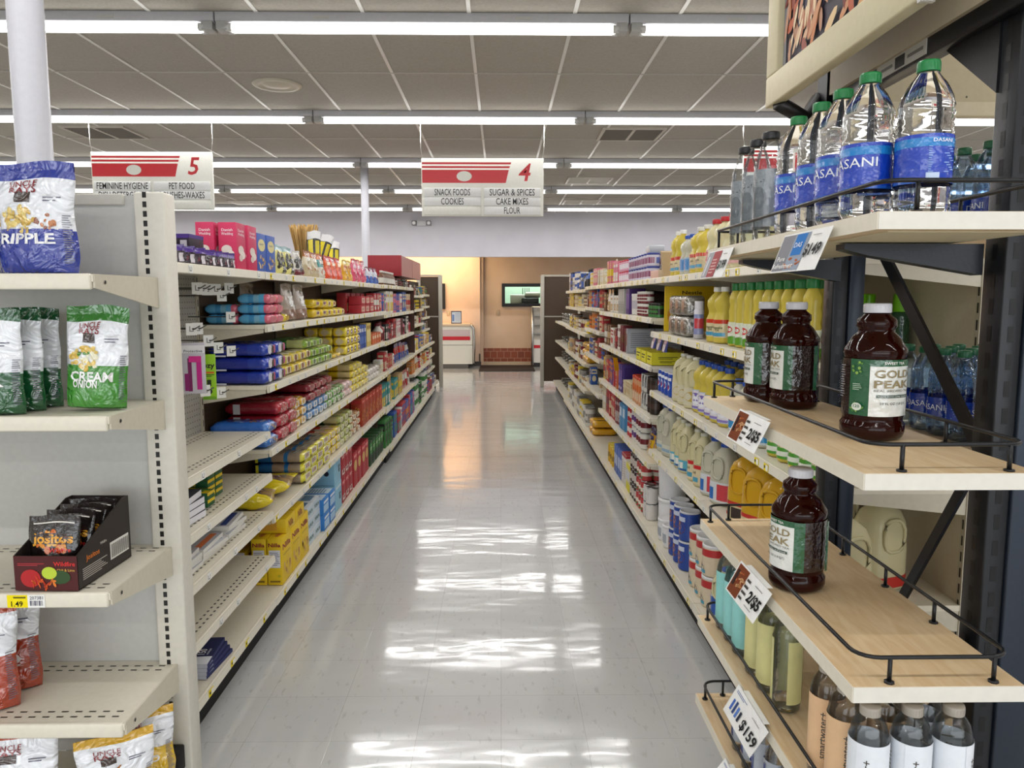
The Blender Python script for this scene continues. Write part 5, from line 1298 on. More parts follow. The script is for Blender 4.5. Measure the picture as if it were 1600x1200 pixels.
art(EN, lambda u, v, l: Vector((u, v, .014 + l)), .23, .115, [('r', .0, .28, 0, 1, 'E4E6EE'), ('t', '150', .45, .42, .24, 'F0F0F4', .20), ('t', 'envelopes', .45, .22, .09, 'D0D4E4', .22), ('l', .6, .92, .55, .85, 3, '8A90B8')]); EN = EN.build('envelope_pack')
for k in range(4): place(EN, 'navy and white pack of 150 envelopes on the base shelf, %s from bottom' % ORD[k + 1], 'envelope pack', (-1.09 - .004 * k, 2.83, .1535 + k * .0155), PI / 2 + (k - 1.5) * .05, 'packs of envelopes')
# ---- second shelf: wafers, clear bags, trays, red cartons
SKY = flatpack('wafer_pack', .115, .145, .045, '4A9CD0', [(.16, 'D8687E'), (.32, '5FB0DC'), (.5, '7EB8D4'), (.7, '4A9CD0'), (1, '5FB0DC')], [('r', .1, .9, .2, .8, 'D87A8C')], [('r', .2, .8, .3, .6, 'B08A6A'), ('r', .2, .8, .75, .95, 'A8C8DC')], seed=1)
run(SKY, 'blue wafer pack with pink end', L2n, 'wafer pack', -1, 1.445, 3.62, 2, .125, 2, .15, 3, .047, x0=.0, cut=lambda i, j, k: j == 1 and k == 2, xl=1.07)
YS = flatpack('snack_pack', .075, .15, .038, 'E8D02A', None, [('r', .15, .85, .2, .8, 'C8A02A')], [('r', .2, .8, .2, .8, 'B88A3A')], seed=2)
run(YS, 'small yellow snack pack', L2n, 'snack pack', -1, 1.445, 3.88, 2, .085, x0=.02)
CB = pouch('clear_bag', .20, .180, .10, [(.35, '8A6A5A'), (1.1, 'A89A90')], [('r', .28, .72, .42, .72, 'E4E4E0'), ('l', 0.330, 0.670, 0.575, 0.665, 2, '2A2A2A'), ('l', 0.320, 0.680, 0.455, 0.545, 2, '2A2A2A'), ('o', .45, .84, .08, .04, '3A3A3A')], seed=6).build('clear_bag')
run(CB, 'brownish clear bag with white label', L2n, 'bag', -1, 1.445, 4.13, 2, .235, x0=.07)
run(CB, 'brownish clear bag at the rear', L2n + ' behind the wafers', 'bag', -1, 1.445, 3.98, 1, x0=.23)
TR = flatpack('cookie_tray', .15, .26, .055, 'A8481E', [(.25, 'E4C41E'), (1, 'A04A22')], [('r', .1, .9, .3, .8, 'F0E070'), ('r', .25, .75, .4, .7, '7A2A7A')], [('r', .1, .9, .2, .9, '8A3A1E')], seed=4, crimp=False)
YT = flatpack('cookie_tray', .12, .26, .055, 'E4C82A', [(.3, 'EAD23A'), (.6, 'D8CEB0'), (1, 'DCC02A')], [('r', .15, .85, .25, .8, 'F0EAC0'), ('r', .3, .7, .35, .7, 'A83A2A')], [('r', .2, .8, .25, .8, 'D8D0B8')], seed=5)
run(TR, 'red brown cookie tray', L2n, 'cookie tray', -1, 1.445, 4.64, 2, .165, 1, .1, 2, .058)
run(YT, 'yellow cookie pack', L2n, 'cookie pack', -1, 1.445, 4.95, 4, .135, 1, .1, 2, .056, cut=lambda i, j, k: k == 1 and i > 1)
RC = carton('cracker_carton', .17, .07, .16, '9C2028', [('r', .1, .9, .62, .9, 'B83038'), ('l', 0.150, 0.850, 0.730, 0.790, 2, 'F0D8C0'), ('r', .2, .8, .12, .5, 'A8865A')], None)
RC2 = carton('cracker_carton', .17, .10, .065, 'B02A34', [('r', .08, .92, .2, .8, 'D8B0A0'), ('l', 0.200, 0.800, 0.350, 0.650, 2, '8A1A22')], None)
y0, s = fit(562, 590, 4); run(RC, 'tall red cracker carton', L2n, 'carton', -1, 1.445, y0, 4, s, x0=.108)
run(RC2, 'small red carton', L2n + ' in front', 'carton', -1, 1.445, y0 + .06, 3, .2, 1, .1, 2, .067, x0=.0)
# ---- third shelf: blue sandwich cookies, assorted creams, yellow stacks
OR_ = flatpack('cookie_pack', .15, .265, .062, '1C2F96', [(.12, '2A46B0'), (.3, '223A9C'), (1, '1B2D90')], [('o', .35, .5, .24, .36, 'E4E8F0'), ('o', .68, .45, .16, .32, '2A1E1E'), ('r', .8, .95, .2, .8, 'C84A7A')], [('r', .1, .9, .03, .06, 'D8DCEC'), ('l', 0.200, 0.800, 0.185, 0.255, 2, 'F0F2F8')], [('r', .10, .3, .0, .12, 'D8DCEC')], seed=7, crimp=False, lump=.05)
run(OR_, 'blue sandwich cookie pack', L3n, 'cookie pack', -1, 1.165, 3.60, 2, .165, 1, .1, 3, .065, x0=.0, cut=lambda i, j, k: False)
CRM = flatpack('cookie_pack', .125, .27, .055, 'D8CEA0', [(.12, 'E0C84A'), (.45, 'E0D8B8'), (.6, '7A3A2A'), (1, 'D8CEA0')], [('r', .1, .9, .2, .8, 'E4DAB8'), ('o', .5, .5, .2, .3, '8A4A2A')], [('o', .5, .3, .35, .1, 'C8A86A')], seed=8)
run(CRM, 'cream and brown cookie pack', L3n, 'cookie pack', -1, 1.165, 3.97, 4, .135, 1, .1, 2, .056)
GRN = flatpack('cookie_pack', .125, .27, .052, '5A8A3A', [(.12, '8AB03A'), (.4, 'C8D08A'), (.62, '3A7A3A'), (1, '6A9A4A')], [('r', .1, .9, .2, .8, 'C8D4A0'), ('o', .5, .5, .22, .3, '3A7A3A')], [('o', .5, .3, .35, .1, 'D8D8B8')], seed=9)
run(GRN, 'green and yellow cookie pack', L3n, 'cookie pack', -1, 1.165, 4.52, 4, .135, 1, .1, 2, .053)
run(GRN, 'green and yellow pack in a third layer', L3n, 'cookie pack', -1, 1.165 + .111, 4.40, 3, .14, x0=.02)
YST = flatpack('vanilla_pack', .12, .095, .062, 'E8D02E', [(.5, 'EAD43A'), (.7, 'D8C890'), (1, 'E4C82A')], [('r', .08, .92, .15, .85, 'F0E070'), ('r', .2, .8, .25, .75, '5A2A6A'), ('r', .28, .72, .38, .62, 'E8E0E8')], None, [('o', .5, .5, .3, .34, 'D8CBA0')], seed=10, lump=.02)
run(YST, 'yellow wrapped pack', L3n, 'cookie pack', -1, 1.165, 5.42, 4, .135, 3, .10, 3, .064, x0=.0, cut=lambda i, j, k: i > 0 and j > 0)
BL3 = carton('tall_carton', .09, .06, .185, '2A4E9C', [('r', .1, .9, .2, .5, '5A7AC0'), ('r', .1, .9, .7, .85, 'C8D0E4')], None)
YL3 = carton('tall_carton', .09, .06, .19, 'D8C06A', [('r', .1, .9, .2, .7, 'E4D8A0'), ('r', .2, .8, .75, .9, '8A5A2A')], None)
run(BL3, 'tall blue carton', L3n, 'carton', -1, 1.165, 6.02, 3, .10); run(YL3, 'tall straw yellow carton', L3n, 'carton', -1, 1.165, 6.36, 2, .10)
OT = carton('small_carton', .1, .08, .09, 'C8663A', [('r', .1, .9, .5, .8, 'E4C8A8')], None); run(OT, 'small orange carton', L3n, 'carton', -1, 1.165, 6.62, 4, .125, 1, .1, 1)
FL = flatpack('flat_pack', .11, .26, .03, 'C85A3A', [(.3, 'E0C04A'), (1, 'D87A5A')], None, None, seed=13); run(FL, 'flat orange pack', L3n, 'cookie pack', -1, 1.165, 5.10, 2, .13)
# ---- fourth shelf
CH = flatpack('cookie_pack', .15, .265, .06, '2A6AC0', [(.12, '3A7AC8'), (.35, '2E66B8'), (1, '2862B4')], [('s', .5, .5, .4, .34, 12, ['C8A070', '8A5A3A', 'E0D8D0', '1E4A9A'], 4)], [('l', 0.200, 0.800, 0.110, 0.190, 2, 'F0F0F0'), ('r', .05, .95, .46, .52, '8AB0DC'), ('s', .5, .30, .4, .08, 10, ['8A5A3A', 'B8854A'], 4)], seed=14, crimp=False, lump=.03)
run(CH, 'bright blue cookie pack', L4n, 'cookie pack', -1, .865, 3.585, 1, .165, 1, .1, 2, .063, x0=.0)
RD = flatpack('cookie_pack', .155, .265, .062, '981A28', [(.06, 'B02434'), (1, '8E1826')], [('r', .08, .92, .15, .85, 'B8404A'), ('s', .35, .5, .2, .3, 6, ['E4D0C8', 'D8A898'], 3), ('s', .72, .5, .18, .3, 6, ['E4D0C8', 'C89080'], 5)], [('r', .2, .8, .2, .25, 'D8B0B0')], [('r', .15, .28, .1, .9, 'D0CACA')], seed=15, crimp=False, lump=.01)
run(RD, 'dark red cookie pack', L4n, 'cookie pack', -1, .865, 3.78, 2, .168, 1, .1, 3, .064, x0=.0)
def mix(name, c, seed, w=.12, L=.27, h=.05): return flatpack(name, w, L, h, c[0], [(.1, c[1]), (.4, c[2]), (.7, c[0]), (1, c[2])], [('r', .1, .9, .15, .85, c[3]), ('o', .5, .5, .2, .25, c[1])], [('o', .5, .35, .36, .12, c[3]), ('r', .1, .9, .10, .2, c[1])], seed=seed)
WRY = mix('cookie_pack', ('C83A4A', 'D8A83A', 'E8D8C8', 'F0E8D8'), 16); run(WRY, 'red and yellow cream pack', L4n, 'cookie pack', -1, .865, 4.10, 2, .13, 1, .1, 3, .052)
BWP = mix('cookie_pack', ('2A5A9C', '6A98C8', 'C8D4E0', 'E4E8EC'), 17); run(BWP, 'blue and white cream pack', L4n, 'cookie pack', -1, .865, 4.38, 4, .13, 1, .1, 2, .052)
DRD = mix('cookie_pack', ('6A1420', '8A2430', '7A1A26', 'A8404A'), 18, .14); run(DRD, 'maroon cookie pack', L4n + ' upper stack', 'cookie pack', -1, .865 + .108, 4.40, 4, .15, 1, .1, 2, .052, x0=.012)
GW = mix('cookie_pack', ('2A6A3A', '6AA04A', 'D8DCC8', 'E8E8DC'), 19); run(GW, 'green and white cream pack', L4n, 'cookie pack', -1, .865, 4.90, 4, .135, 1, .1, 2, .052)
RW2 = mix('cookie_pack', ('B83A4A', 'E8C8C8', 'D8A8A8', 'F0E0DC'), 22); run(RW2, 'pale red wafer pack', L4n, 'cookie pack', -1, .865, 5.44, 2, .13, 1, .1, 2, .052)
YY = mix('cookie_pack', ('E0C01E', 'E8D43A', 'D8C88A', 'F0E8A0'), 20); run(YY, 'yellow shortbread pack', L4n, 'cookie pack', -1, .865, 5.72, 5, .14, 1, .1, 4, .052, cut=lambda i, j, k: k == 3 and i > 2)
WT = mix('cookie_pack', ('D8D4CC', 'E8E4DC', 'C8C0B4', 'F0EEE8'), 21); run(WT, 'white wafer pack', L4n, 'cookie pack', -1, .865, 6.44, 4, .14, 1, .1, 2, .052)
# ---- fifth shelf
YB2 = pouch('cookie_bag', .23, .25, .08, [(.12, 'E8D21E'), (.8, 'A8885A'), (1.1, 'E8D21E')], [('s', .5, .5, .30, .22, 36, ['E4D8C8', '7A4A5A', 'C8A0A0', '4A3A5A', 'D8B48A'], 6), ('r', .05, .95, .06, .14, 'F0DC2A')], seed=23).build('cookie_bag')
for lab, x, y, rz in (('nearest of the clear yellow ended cookie bags lying on ' + L5n, -1.20, 3.55, .2), ('second clear yellow ended cookie bag lying on ' + L5n, -1.20, 3.835, .12)):
    place(YB2, lab, 'cookie bag', (x, y, .597), rz, 'yellow ended cookie bags', (-PI / 2 + .05, 0))
BCK = flatpack('cookie_pack', .155, .265, .055, '2A6AA8', [(.07, 'E0D83A'), (.3, '9A8A7A'), (.45, '2A72B0'), (.7, 'A08A78'), (1, '2868A4')], [('r', .06, .94, .1, .9, 'E4E0C8'), ('r', .1, .9, .12, .3, 'D8D02A'), ('r', .2, .8, .4, .8, 'A8846A')], [('r', .1, .9, .15, .25, 'D8D8C8')], [('r', 0, .06, .1, .9, 'E0D83A')], seed=24)
run(BCK, 'blue ended cookie pack', L5n, 'cookie pack', -1, .545, 4.20, 4, .155, 1, .1, 3, .058, x0=.0)
RDB = mix('cookie_pack', ('C03A30', 'E4C83A', 'D8B8A0', 'E8D8C0'), 25, .14); run(RDB, 'red and cream cookie pack', L5n, 'cookie pack', -1, .545, 4.825, 3, .145, 1, .1, 3, .052)
GGO = mix('cookie_pack', ('3A6A34', 'A8B05A', 'C8BE8A', 'E0D8B0'), 26, .14); run(GGO, 'green and gold cookie pack', L5n, 'cookie pack', -1, .545, 5.25, 3, .15, 1, .1, 4, .052)
CRP = mix('cookie_pack', ('C8B890', 'B8885A', 'B8A078', 'E4DCC0'), 27, .13); run(CRP, 'cream cookie pack', L5n, 'cookie pack', -1, .545, 5.70, 2, .14, 1, .1, 3, .052)
ORB = carton('cookie_carton', .16, .09, .225, 'A83A1E', [('s', .5, .38, .38, .28, 16, ['C8742E', 'D88A3E', 'B85A24', 'E0A868'], 7), ('r', .08, .92, .8, .93, 'C8342A'), ('l', 0.200, 0.800, 0.835, 0.895, 2, 'F0E0C8')], [('s', .5, .4, .38, .26, 14, ['C8742E', 'D88A3E', 'B85A24', 'E0A868'], 9), ('r', .08, .92, .8, .93, 'B8302A')], [('r', .1, .9, .1, .9, '8A2A18')])
run(ORB, 'orange red cookie carton', L5n, 'carton', -1, .545, 6.08, 6, .175, 2, .10, x0=.02, cut=lambda i, j, k: i > 0 and j > 0)
# ---- base shelf
NIL = [('t', 'Nilla', .5, .80, .12, '8E1A2A', .80, .03), ('s', .5, .35, .36, .22, 12, ['C8964A', 'D8AE62', 'B8833A'], 2), ('r', .15, .85, .60, .64, 'C8A81E')]
NILS = [('t', 'Nilla', .5, .87, .08, '8E1A2A', .84, .03), ('r', .12, .88, .38, .76, 'E4E4EC'), ('l', .16, .84, .42, .72, 8, '8A8A98'), ('o', .78, .20, .10, .035, 'C8B41E'), ('r', .15, .85, .06, .10, '8A6A1A')]
NILT = [('o', .5, .5, .3, .22, 'C88A3A'), ('t', 'Nilla', .5, .5, .14, '8E1A2A', .4)]
NB_ = carton('wafer_carton', .17, .072, .235, 'E8C41E', NIL, NILS, NILT)
GN = 'upright yellow wafer cartons on the base shelf'
for i in range(3):
    for j in range(2): place(NB_, 'upright yellow Nilla wafer carton, %s along, %s row from aisle, %s' % (ORD[i + 1], ('front', 'second')[j], LBn), 'carton', (-1.085 - j * .078, 3.755 + i * .176, .148), PI / 2, GN)
NB3 = carton('wafer_carton', .17, .072, .165, 'D8B41E', NIL, [('r', 0, 1, .4, 1, 'D8D4DC'), ('t', 'Nilla', .4, .72, .10, '8E1A2A', .5), ('r', 0, 1, 0, .4, 'C8A01E')], NILT)
place(NB3, 'shorter yellow and white wafer carton behind the upright ones', 'carton', (-1.27, 3.76, .148), PI / 2)
NBF = carton('wafer_carton', .17, .235, .072, 'E8C41E', [('t', 'Nilla', .5, .5, .5, '8E1A2A', .5)], [('r', .2, .8, .2, .8, 'E0A83A')], [('o', .5, .5, .2, .14, 'C88A3A'), ('r', .1, .9, .8, .9, 'D8A82A')])
for i in range(2): place(NBF, 'yellow wafer carton lying flat on the upright ones, %s along' % ORD[i + 1], 'carton', (-1.085, 3.845 + i * .18, .385), PI / 2, 'flat yellow wafer cartons')
GRM = carton('cracker_carton', .15, .24, .075, 'D0D6DC', [('r', .06, .94, .1, .9, 'C4D4E0'), ('t', 'PREMIUM', .5, .5, .3, '2A5A4A', .7)], [('r', .1, .9, .2, .8, 'B8C8D4')], [('r', .1, .9, .1, .35, '6A8AA8'), ('l', .15, .85, .45, .85, 5, '6A7A88')])
BLF = carton('cracker_carton', .15, .24, .095, '2E7CC8', [('r', .08, .92, .12, .6, 'A8C8E4'), ('r', .1, .9, .7, .86, 'E0E8F0')], [('r', .1, .9, .1, .6, '8AB8DC')], [('r', .05, .95, .05, .7, 'C8D8E4'), ('l', .1, .9, .15, .6, 6, '5A7A98')])
run(GRM, 'white and green cracker carton', LBn, 'carton', -1, .145, 4.31, 2, .158, 1, .1, 3, .077)
run(BLF, 'bright blue graham carton', LBn, 'carton', -1, .145, 4.63, 2, .158, 1, .1, 2, .097, x0=0)
PAN = carton('snack_cube', .20, .19, .185, '8EC0D8', [('o', .72, .42, .09, .09, '1E2430'), ('o', .64, .56, .05, .06, '1E2430'), ('o', .80, .56, .05, .06, '1E2430'), ('r', .1, .9, .8, .9, 'C8DCE4')], [('o', .72, .42, .09, .09, '1E2430'), ('o', .66, .52, .05, .06, '22283A'), ('s', .3, .5, .2, .3, 10, ['A8D0E0', '7AB0CC', 'C8E0EA'], 3)], [('r', .05, .95, .05, .95, 'D8D8B8')])
run(PAN, 'pale blue cubic carton', LBn, 'carton', -1, .145, 5.04, 1, .2, 1, .1, 2, .188, x0=.015)
RDH = carton('cracker_carton', .12, .16, .175, 'A81E2A', [('r', .15, .85, .1, .3, 'E4D8D0'), ('o', .5, .22, .2, .07, '8A1A22'), ('r', .1, .9, .7, .9, 'C83A44'), ('l', 0.150, 0.850, 0.750, 0.850, 2, 'F0E8E0')], [('r', .3, .7, .2, .8, '8E1824'), ('o', .5, .2, .16, .07, 'E8E0D8')], [('r', .1, .9, .1, .9, 'B83440')])
run(RDH, 'bright red cracker carton', LBn, 'carton', -1, .145, 5.24, 3, .135, 1, .1, 2, .178, x0=.02)
RDT = carton('cracker_carton', .15, .08, .26, 'B02430', [('o', .5, .6, .36, .16, 'D8B870'), ('r', .1, .9, .82, .94, 'D84A54'), ('l', 0.150, 0.850, 0.850, 0.910, 2, 'F4E8D8')], [('r', .1, .9, .1, .9, 'A01C28')], [('r', .1, .9, .1, .9, '9A1C28')])
run(RDT, 'tall red round cracker carton', LBn, 'carton', -1, .145, 5.70, 4, .165, 2, .09, x0=.02, cut=lambda i, j, k: i > 0 and j > 0)
GRB = carton('granola_carton', .13, .16, .21, '1E4A24', [('r', .1, .9, .5, .9, '3A8A34'), ('l', 0.150, 0.850, 0.640, 0.760, 2, 'E8F0D8'), ('r', .1, .9, .1, .4, '141E12')], [('r', .1, .9, .4, .9, '2A6A2A'), ('r', .2, .8, .6, .8, 'D8D88A')], [('r', .2, .8, .2, .8, '2A5A2A')])
run(GRB, 'dark green oat carton', LBn, 'carton', -1, .145, 6.40, 5, .145, x0=.02)

# ================================================================== FILLERS FOR THE FAR BAYS
COLN = {'red': 'B02A30', 'white': 'D8D6CE', 'blue': '2A54A0', 'yellow': 'D8BC2A', 'tan': 'B89A6E', 'green': '3A7A3A', 'orange': 'C8702A', 'black': '22201E', 'pink': 'C86A80', 'teal': '2E8A8C', 'brown': '6A4428', 'grey': '8E8C86', 'purple': '5A3A7A', 'maroon': '6E1E28', 'cream': 'CFC2A0'}
_fp = {}
def filler(kind, a, c2, w, h, v=0):
    k = (kind, a, c2, round(w, 2), round(h, 2), v)
    if k in _fp: return _fp[k]
    A, B2 = COLN[a], COLN[c2]
    if kind == 'carton':
        ops = [[('r', .08, .92, .62, .9, B2), ('r', .2, .8, .7, .8, A), ('o', .5, .35, .3, .18, B2)], [('r', 0, 1, .35, .65, B2), ('l', .15, .85, .7, .92, 3, B2), ('r', .2, .8, .1, .28, B2)], [('r', .1, .9, .1, .5, B2), ('s', .5, .3, .3, .14, 7, [A, 'E0D8C8'], v), ('r', .15, .85, .74, .86, B2)]][v % 3]
        o = carton('food_carton', w, .07, h, A, ops, ops, None)
    elif kind == 'bag':
        o = pouch('food_bag', w, h, .05, [(.45, A), (.85, B2), (1.1, A)], [('s', .5, .3, .28, .16, 7, [B2, 'D8C8A0', A], v)], seed=len(_fp), nu=8, nv=10).build('food_bag')
    elif kind == 'jar':
        o = tub('jar', w / 2, h, A, B2, [('r', 0, 1, .2, .75, B2, 16, 1), ('r', .35, .65, .35, .6, A, 6, 1)], lidh=.018, taper=1.0, n=14)
    elif kind == 'bottle':
        r = w / 2; o = bottle('small_bottle', [(r, 0), (r, h * .62), (r * .45, h * .78), (r * .42, h * .9)], 'plastic', (r * .5, h * .86, h), COLN[c2], dict(r=r, z0=h * .12, z1=h * .5, base=B2, ops=None, n=14, fin='card'), n=14, body_col=A)
    elif kind == 'can':
        o = tub('tin_can', w / 2, h, A, 'silver', [('r', 0, 1, .3, .7, B2, 16, 1)], lidh=.008, taper=1.0, metal=True, n=16)
    _fp[k] = o
    return o
def fill(side, z, ya, yb, zone, kinds, hr, wr=(.07, .13), pal=None, xl=None, gap=.006, x0=.02, layers=1, skip=0.0, seed=0, runlen=(1, 3)):
    rr = random.Random(seed * 7 + int(z * 100)); y = ya; n = 0; xl = xl if xl is not None else (LX if side < 0 else RX)
    pal = pal or list(COLN)
    while y < yb - wr[0]:
        kind = rr.choice(kinds); a = rr.choice(pal); c2 = rr.choice([q for q in pal if q != a]); v = rr.randrange(3)
        w, h = round(rr.uniform(*wr), 2), round(rr.uniform(*hr), 2)
        if rr.random() < skip: y += w; continue
        for q in range(rr.randint(*runlen)):
            if y + w > yb: break
            lay = 1
            if kind in ('can',) or h * 2 < hr[1]: lay = layers
            for k in range(lay):
                n += 1
                off = (w / 2 if kind in ('jar', 'can', 'bottle') else .03 if kind == 'bag' else 0)
                put(filler(kind, a, c2, w, h, v), (side * (xl + x0 + off + rr.uniform(0, .012)), y + w / 2, z + .0025 + k * (h + .002)), ROT[side] + rr.uniform(-.04, .04), '%s and %s %s, %s, %s' % (a, c2, {'jar': 'jar', 'carton': 'carton', 'bag': 'bag', 'can': 'can', 'bottle': 'bottle'}[kind], ('number %d along' % n) if n > 28 else ORD[n] + ' along', zone), kind, 'assorted goods on ' + zone)
            y += w + gap
        y += rr.choice([0, 0, gap * 3])
B2S, B2E = LY[4] + .02, LY[6] - .03
xl2 = LX + .02
red_pal = ['red', 'white', 'tan', 'cream', 'maroon', 'yellow', 'pink']
VAN = filler('bottle', 'brown', 'white', .05, .13)
run(VAN, 'little dark brown bottle with pale label', 'left shelf under the canopy', 'bottle', -1, 1.69, B2S + .05, 14, .06, x0=.04)
fill(-1, 1.69, B2S + .92, B2E, 'left top shelf under the canopy', ['bottle', 'jar'], (.07, .095), (.05, .07), ['black', 'brown', 'white', 'grey', 'red', 'maroon'], xl2, seed=1)
Z2 = [1.41, 1.145, .86, .50]
fill(-1, 1.445, LY[4] - .42, LY[4] - .02, 'end of second left shelf', ['carton'], (.14, .16), (.09, .12), ['red', 'white', 'cream'], LX, seed=2)
fill(-1, Z2[0], B2S, B2E, 'second left shelf by the canopy', ['carton'], (.19, .22), (.08, .13), ['red', 'white', 'tan', 'cream', 'yellow', 'blue', 'pink'], xl2, seed=3)
fill(-1, Z2[1], B2S, B2E, 'third left shelf by the canopy', ['carton', 'carton', 'bottle'], (.16, .21), (.07, .11), ['red', 'white', 'black', 'pink', 'maroon', 'white'], xl2, seed=4)
fill(-1, Z2[2], B2S, B2S + .95, 'fourth left shelf by the canopy', ['carton'], (.10, .20), (.10, .15), ['red', 'white', 'tan', 'cream'], xl2, seed=5, layers=2)
fill(-1, Z2[2], B2S + 1.0, B2E, 'fourth left shelf at the canopy end', ['bag'], (.15, .19), (.16, .2), ['blue', 'white', 'red', 'blue'], xl2, seed=6)
fill(-1, Z2[3], B2S, B2S + 1.5, 'fifth left shelf by the canopy', ['carton', 'carton', 'bag'], (.20, .27), (.10, .15), ['tan', 'teal', 'yellow', 'teal', 'green', 'white'], xl2, seed=7)
fill(-1, Z2[3], B2S + 1.55, B2E, 'fifth left shelf at the canopy end', ['bag'], (.18, .22), (.16, .2), ['red', 'orange', 'red', 'white'], xl2, seed=8)
fill(-1, .145, B2S - .05, B2S + .5, 'left base shelf by the canopy', ['carton'], (.20, .26), (.10, .14), ['green', 'black', 'green', 'blue', 'teal'], 1.06, seed=9)
fill(-1, .145, B2S + .5, B2E, 'left base shelf farther by the canopy', ['carton'], (.20, .28), (.10, .14), ['blue', 'white', 'orange', 'teal', 'blue', 'green', 'pink', 'red'], 1.06, seed=10)
for k, (ya, yb) in enumerate(((LY[6] + .03, LY[7] - .02), (LY[7] + .02, LY[8] - .02))):
    nm = ('first', 'second')[k] + ' dark left bay'
    for z, xx, n_ in zip(L3, (1.22, 1.22, 1.22, 1.10, 1.10), ('top', 'second', 'third', 'fourth', 'fifth')):
        fill(-1, z, ya, yb, '%s shelf of %s' % (n_, nm), ['carton', 'bag', 'bottle', 'jar'] if z > .9 else ['carton', 'bag', 'jar'], (.10, .17) if z > .9 else (.13, .18), (.08, .13), ['yellow', 'brown', 'white', 'black', 'grey', 'red', 'tan'] if z > .9 else ['tan', 'orange', 'white', 'blue', 'red', 'yellow'], xx, seed=20 + k, skip=.25 if z > .9 else 0)
    fill(-1, .145, ya, yb, 'base shelf of ' + nm, ['can', 'jar', 'carton'], (.13, .18), (.10, .14), ['blue', 'white', 'red', 'black', 'green'], 1.06, seed=30 + k, layers=2)
for z, n_ in zip(L4, ('top', 'second', 'third', 'fourth', 'fifth', 'sixth', 'seventh')):
    fill(-1, z, LY[8] + .02, LY[9] - .02, '%s shelf of farthest left bay' % n_, ['carton', 'jar', 'can'], (.09, .14), (.07, .11), ['white', 'grey', 'tan', 'maroon', 'blue', 'yellow', 'brown', 'green'], 1.24 if z > .9 else 1.16, seed=40)
fill(-1, .145, LY[8] + .02, LY[9] - .02, 'base shelf of farthest left bay', ['carton', 'can'], (.08, .105), (.08, .12), ['tan', 'blue', 'brown', 'white'], 1.10, seed=41, layers=2)
# ================================================================== RIGHT SHELVES
yr = lambda px: ylip(px, RX)
ZR = R0 + [.145]
TR_, R2n, R3n, R4n, RBn = 'top right shelf', 'second right shelf', 'third right shelf', 'fourth right shelf', 'right base shelf'
OILF = 'liquid_oil:E8D25A:.06:.28'
PALE = 'liquid_pale_oil:E8E0B4:.08:.25'
CLR = 'liquid_vinegar:E4E2CC:.08:.35'
AMB = 'liquid_amber_oil:E0AE2E:.08:.2'
def oilprof(h, r, nk=.015):
    return [(r * .88, 0), (r, .008), (r, h * .05), (r * .97, h * .07), (r, h * .09), (r, h * .42), (r * .80, h * .52), (r * .82, h * .58), (r * .97, h * .66), (r * .93, h * .76), (r * .62, h * .84), (nk, h * .89), (nk, h * .93)]
def oil(name, h, r, fin, cap, base, ops, lab=(.10, .42), capr=.018):
    return bottle(name, oilprof(h, r), fin, (capr, h * .915, h), cap, dict(r=r, z0=h * lab[0], z1=h * lab[1], base=base, ops=ops, n=28, fin='film', sq=2.6), n=24, sq=2.6)
veg = [('r', 0, 1, .78, 1, 'C8321E', 24, 1), ('t', 'Vegetable', .5, .56, .13, '3A4A2A', .2), ('t', 'Oil', .5, .42, .12, '3A4A2A', .08), ('r', .36, .64, .08, .28, '4A9AC0', 8, 1), ('o', .75, .45, .04, .14, '3A3228'), ('o', .75, .45, .025, .09, 'D8CDA8'), ('l', .85, .97, .15, .7, 6, '6A5A44')]
VEG = oil('cooking_oil', .25, .044, OILF, 'EDEDEA', 'D8C9A0', veg)
CANO = oil('cooking_oil', .24, .046, PALE, 'B8242A', 'D8A8A4', [('o', .5, .6, .12, .3, 'C84A52'), ('l', .3, .7, .05, .25, 2, 'B86A6A'), ('o', .1, .6, .1, .3, 'C84A52'), ('o', .9, .6, .1, .3, 'C84A52')], capr=.022)
BIGV = oil('cooking_oil', .235, .055, OILF, 'D8D8D0', 'CDBE98', veg, capr=.02)
BLC = oil('cooking_oil', .21, .042, CLR, '1F4FB0', '9CC0DC', [('r', .3, .7, .1, .9, '4A8AC8', 8, 1), ('l', 0.430, 0.570, 0.350, 0.650, 2, 'F0F4F8')], capr=.019)
# top shelf
run(CANO, 'pale oil bottle with red cap', TR_, 'oil bottle', 1, 1.685, 3.06, 5, .125, 2, .11, axis_off=.05, cut=lambda i, j, k: False)
run(BIGV, 'big yellow oil bottle with red band', TR_, 'oil bottle', 1, 1.685, 3.76, 2, .125, axis_off=.06)
run(BLC, 'clear oil bottle with blue cap', TR_, 'oil bottle', 1, 1.685, 4.00, 2, .1, 2, .1, axis_off=.05)
run(VEG, 'medium yellow oil bottle with red band', TR_, 'oil bottle', 1, 1.685 - .0, 4.22, 2, .11, axis_off=.05)
b = MB('card'); b.prism([(0, 0), (.05, .0), (.12, .15), (.11, .16), (.08, .15)], lambda u, v, w: Vector((0, u, v)) + Vector((w, 0, 0)), .10, 'A8906A')
tag(b.build('torn_carton', None, (RX + .03, 4.50, 1.688)), 'torn brown cardboard flap standing on top right shelf', 'cardboard')
b = MB('card'); b.box(0, .2, 0, .25, 0, .05, {'*': 'C8B49A', 'x-': 'D0A89A'}, bev=.002); tag(b.build('cut_carton', None, (RX + .03, 4.44, 1.688)) if 0 else b.build('cut_carton', None, (RX + .03, 4.66, 1.688)), 'low cut open cardboard tray on the top right shelf', 'carton')
TUB1 = tub('frosting_tub', .042, .085, 'C8C4D4', '2A3A8A', [('r', .25, .75, .2, .8, '8A4A6A', 8, 1), ('r', 0, .2, .2, .8, '5A6AA8', 5, 1), ('r', .8, 1, .2, .8, '5A6AA8', 5, 1)])
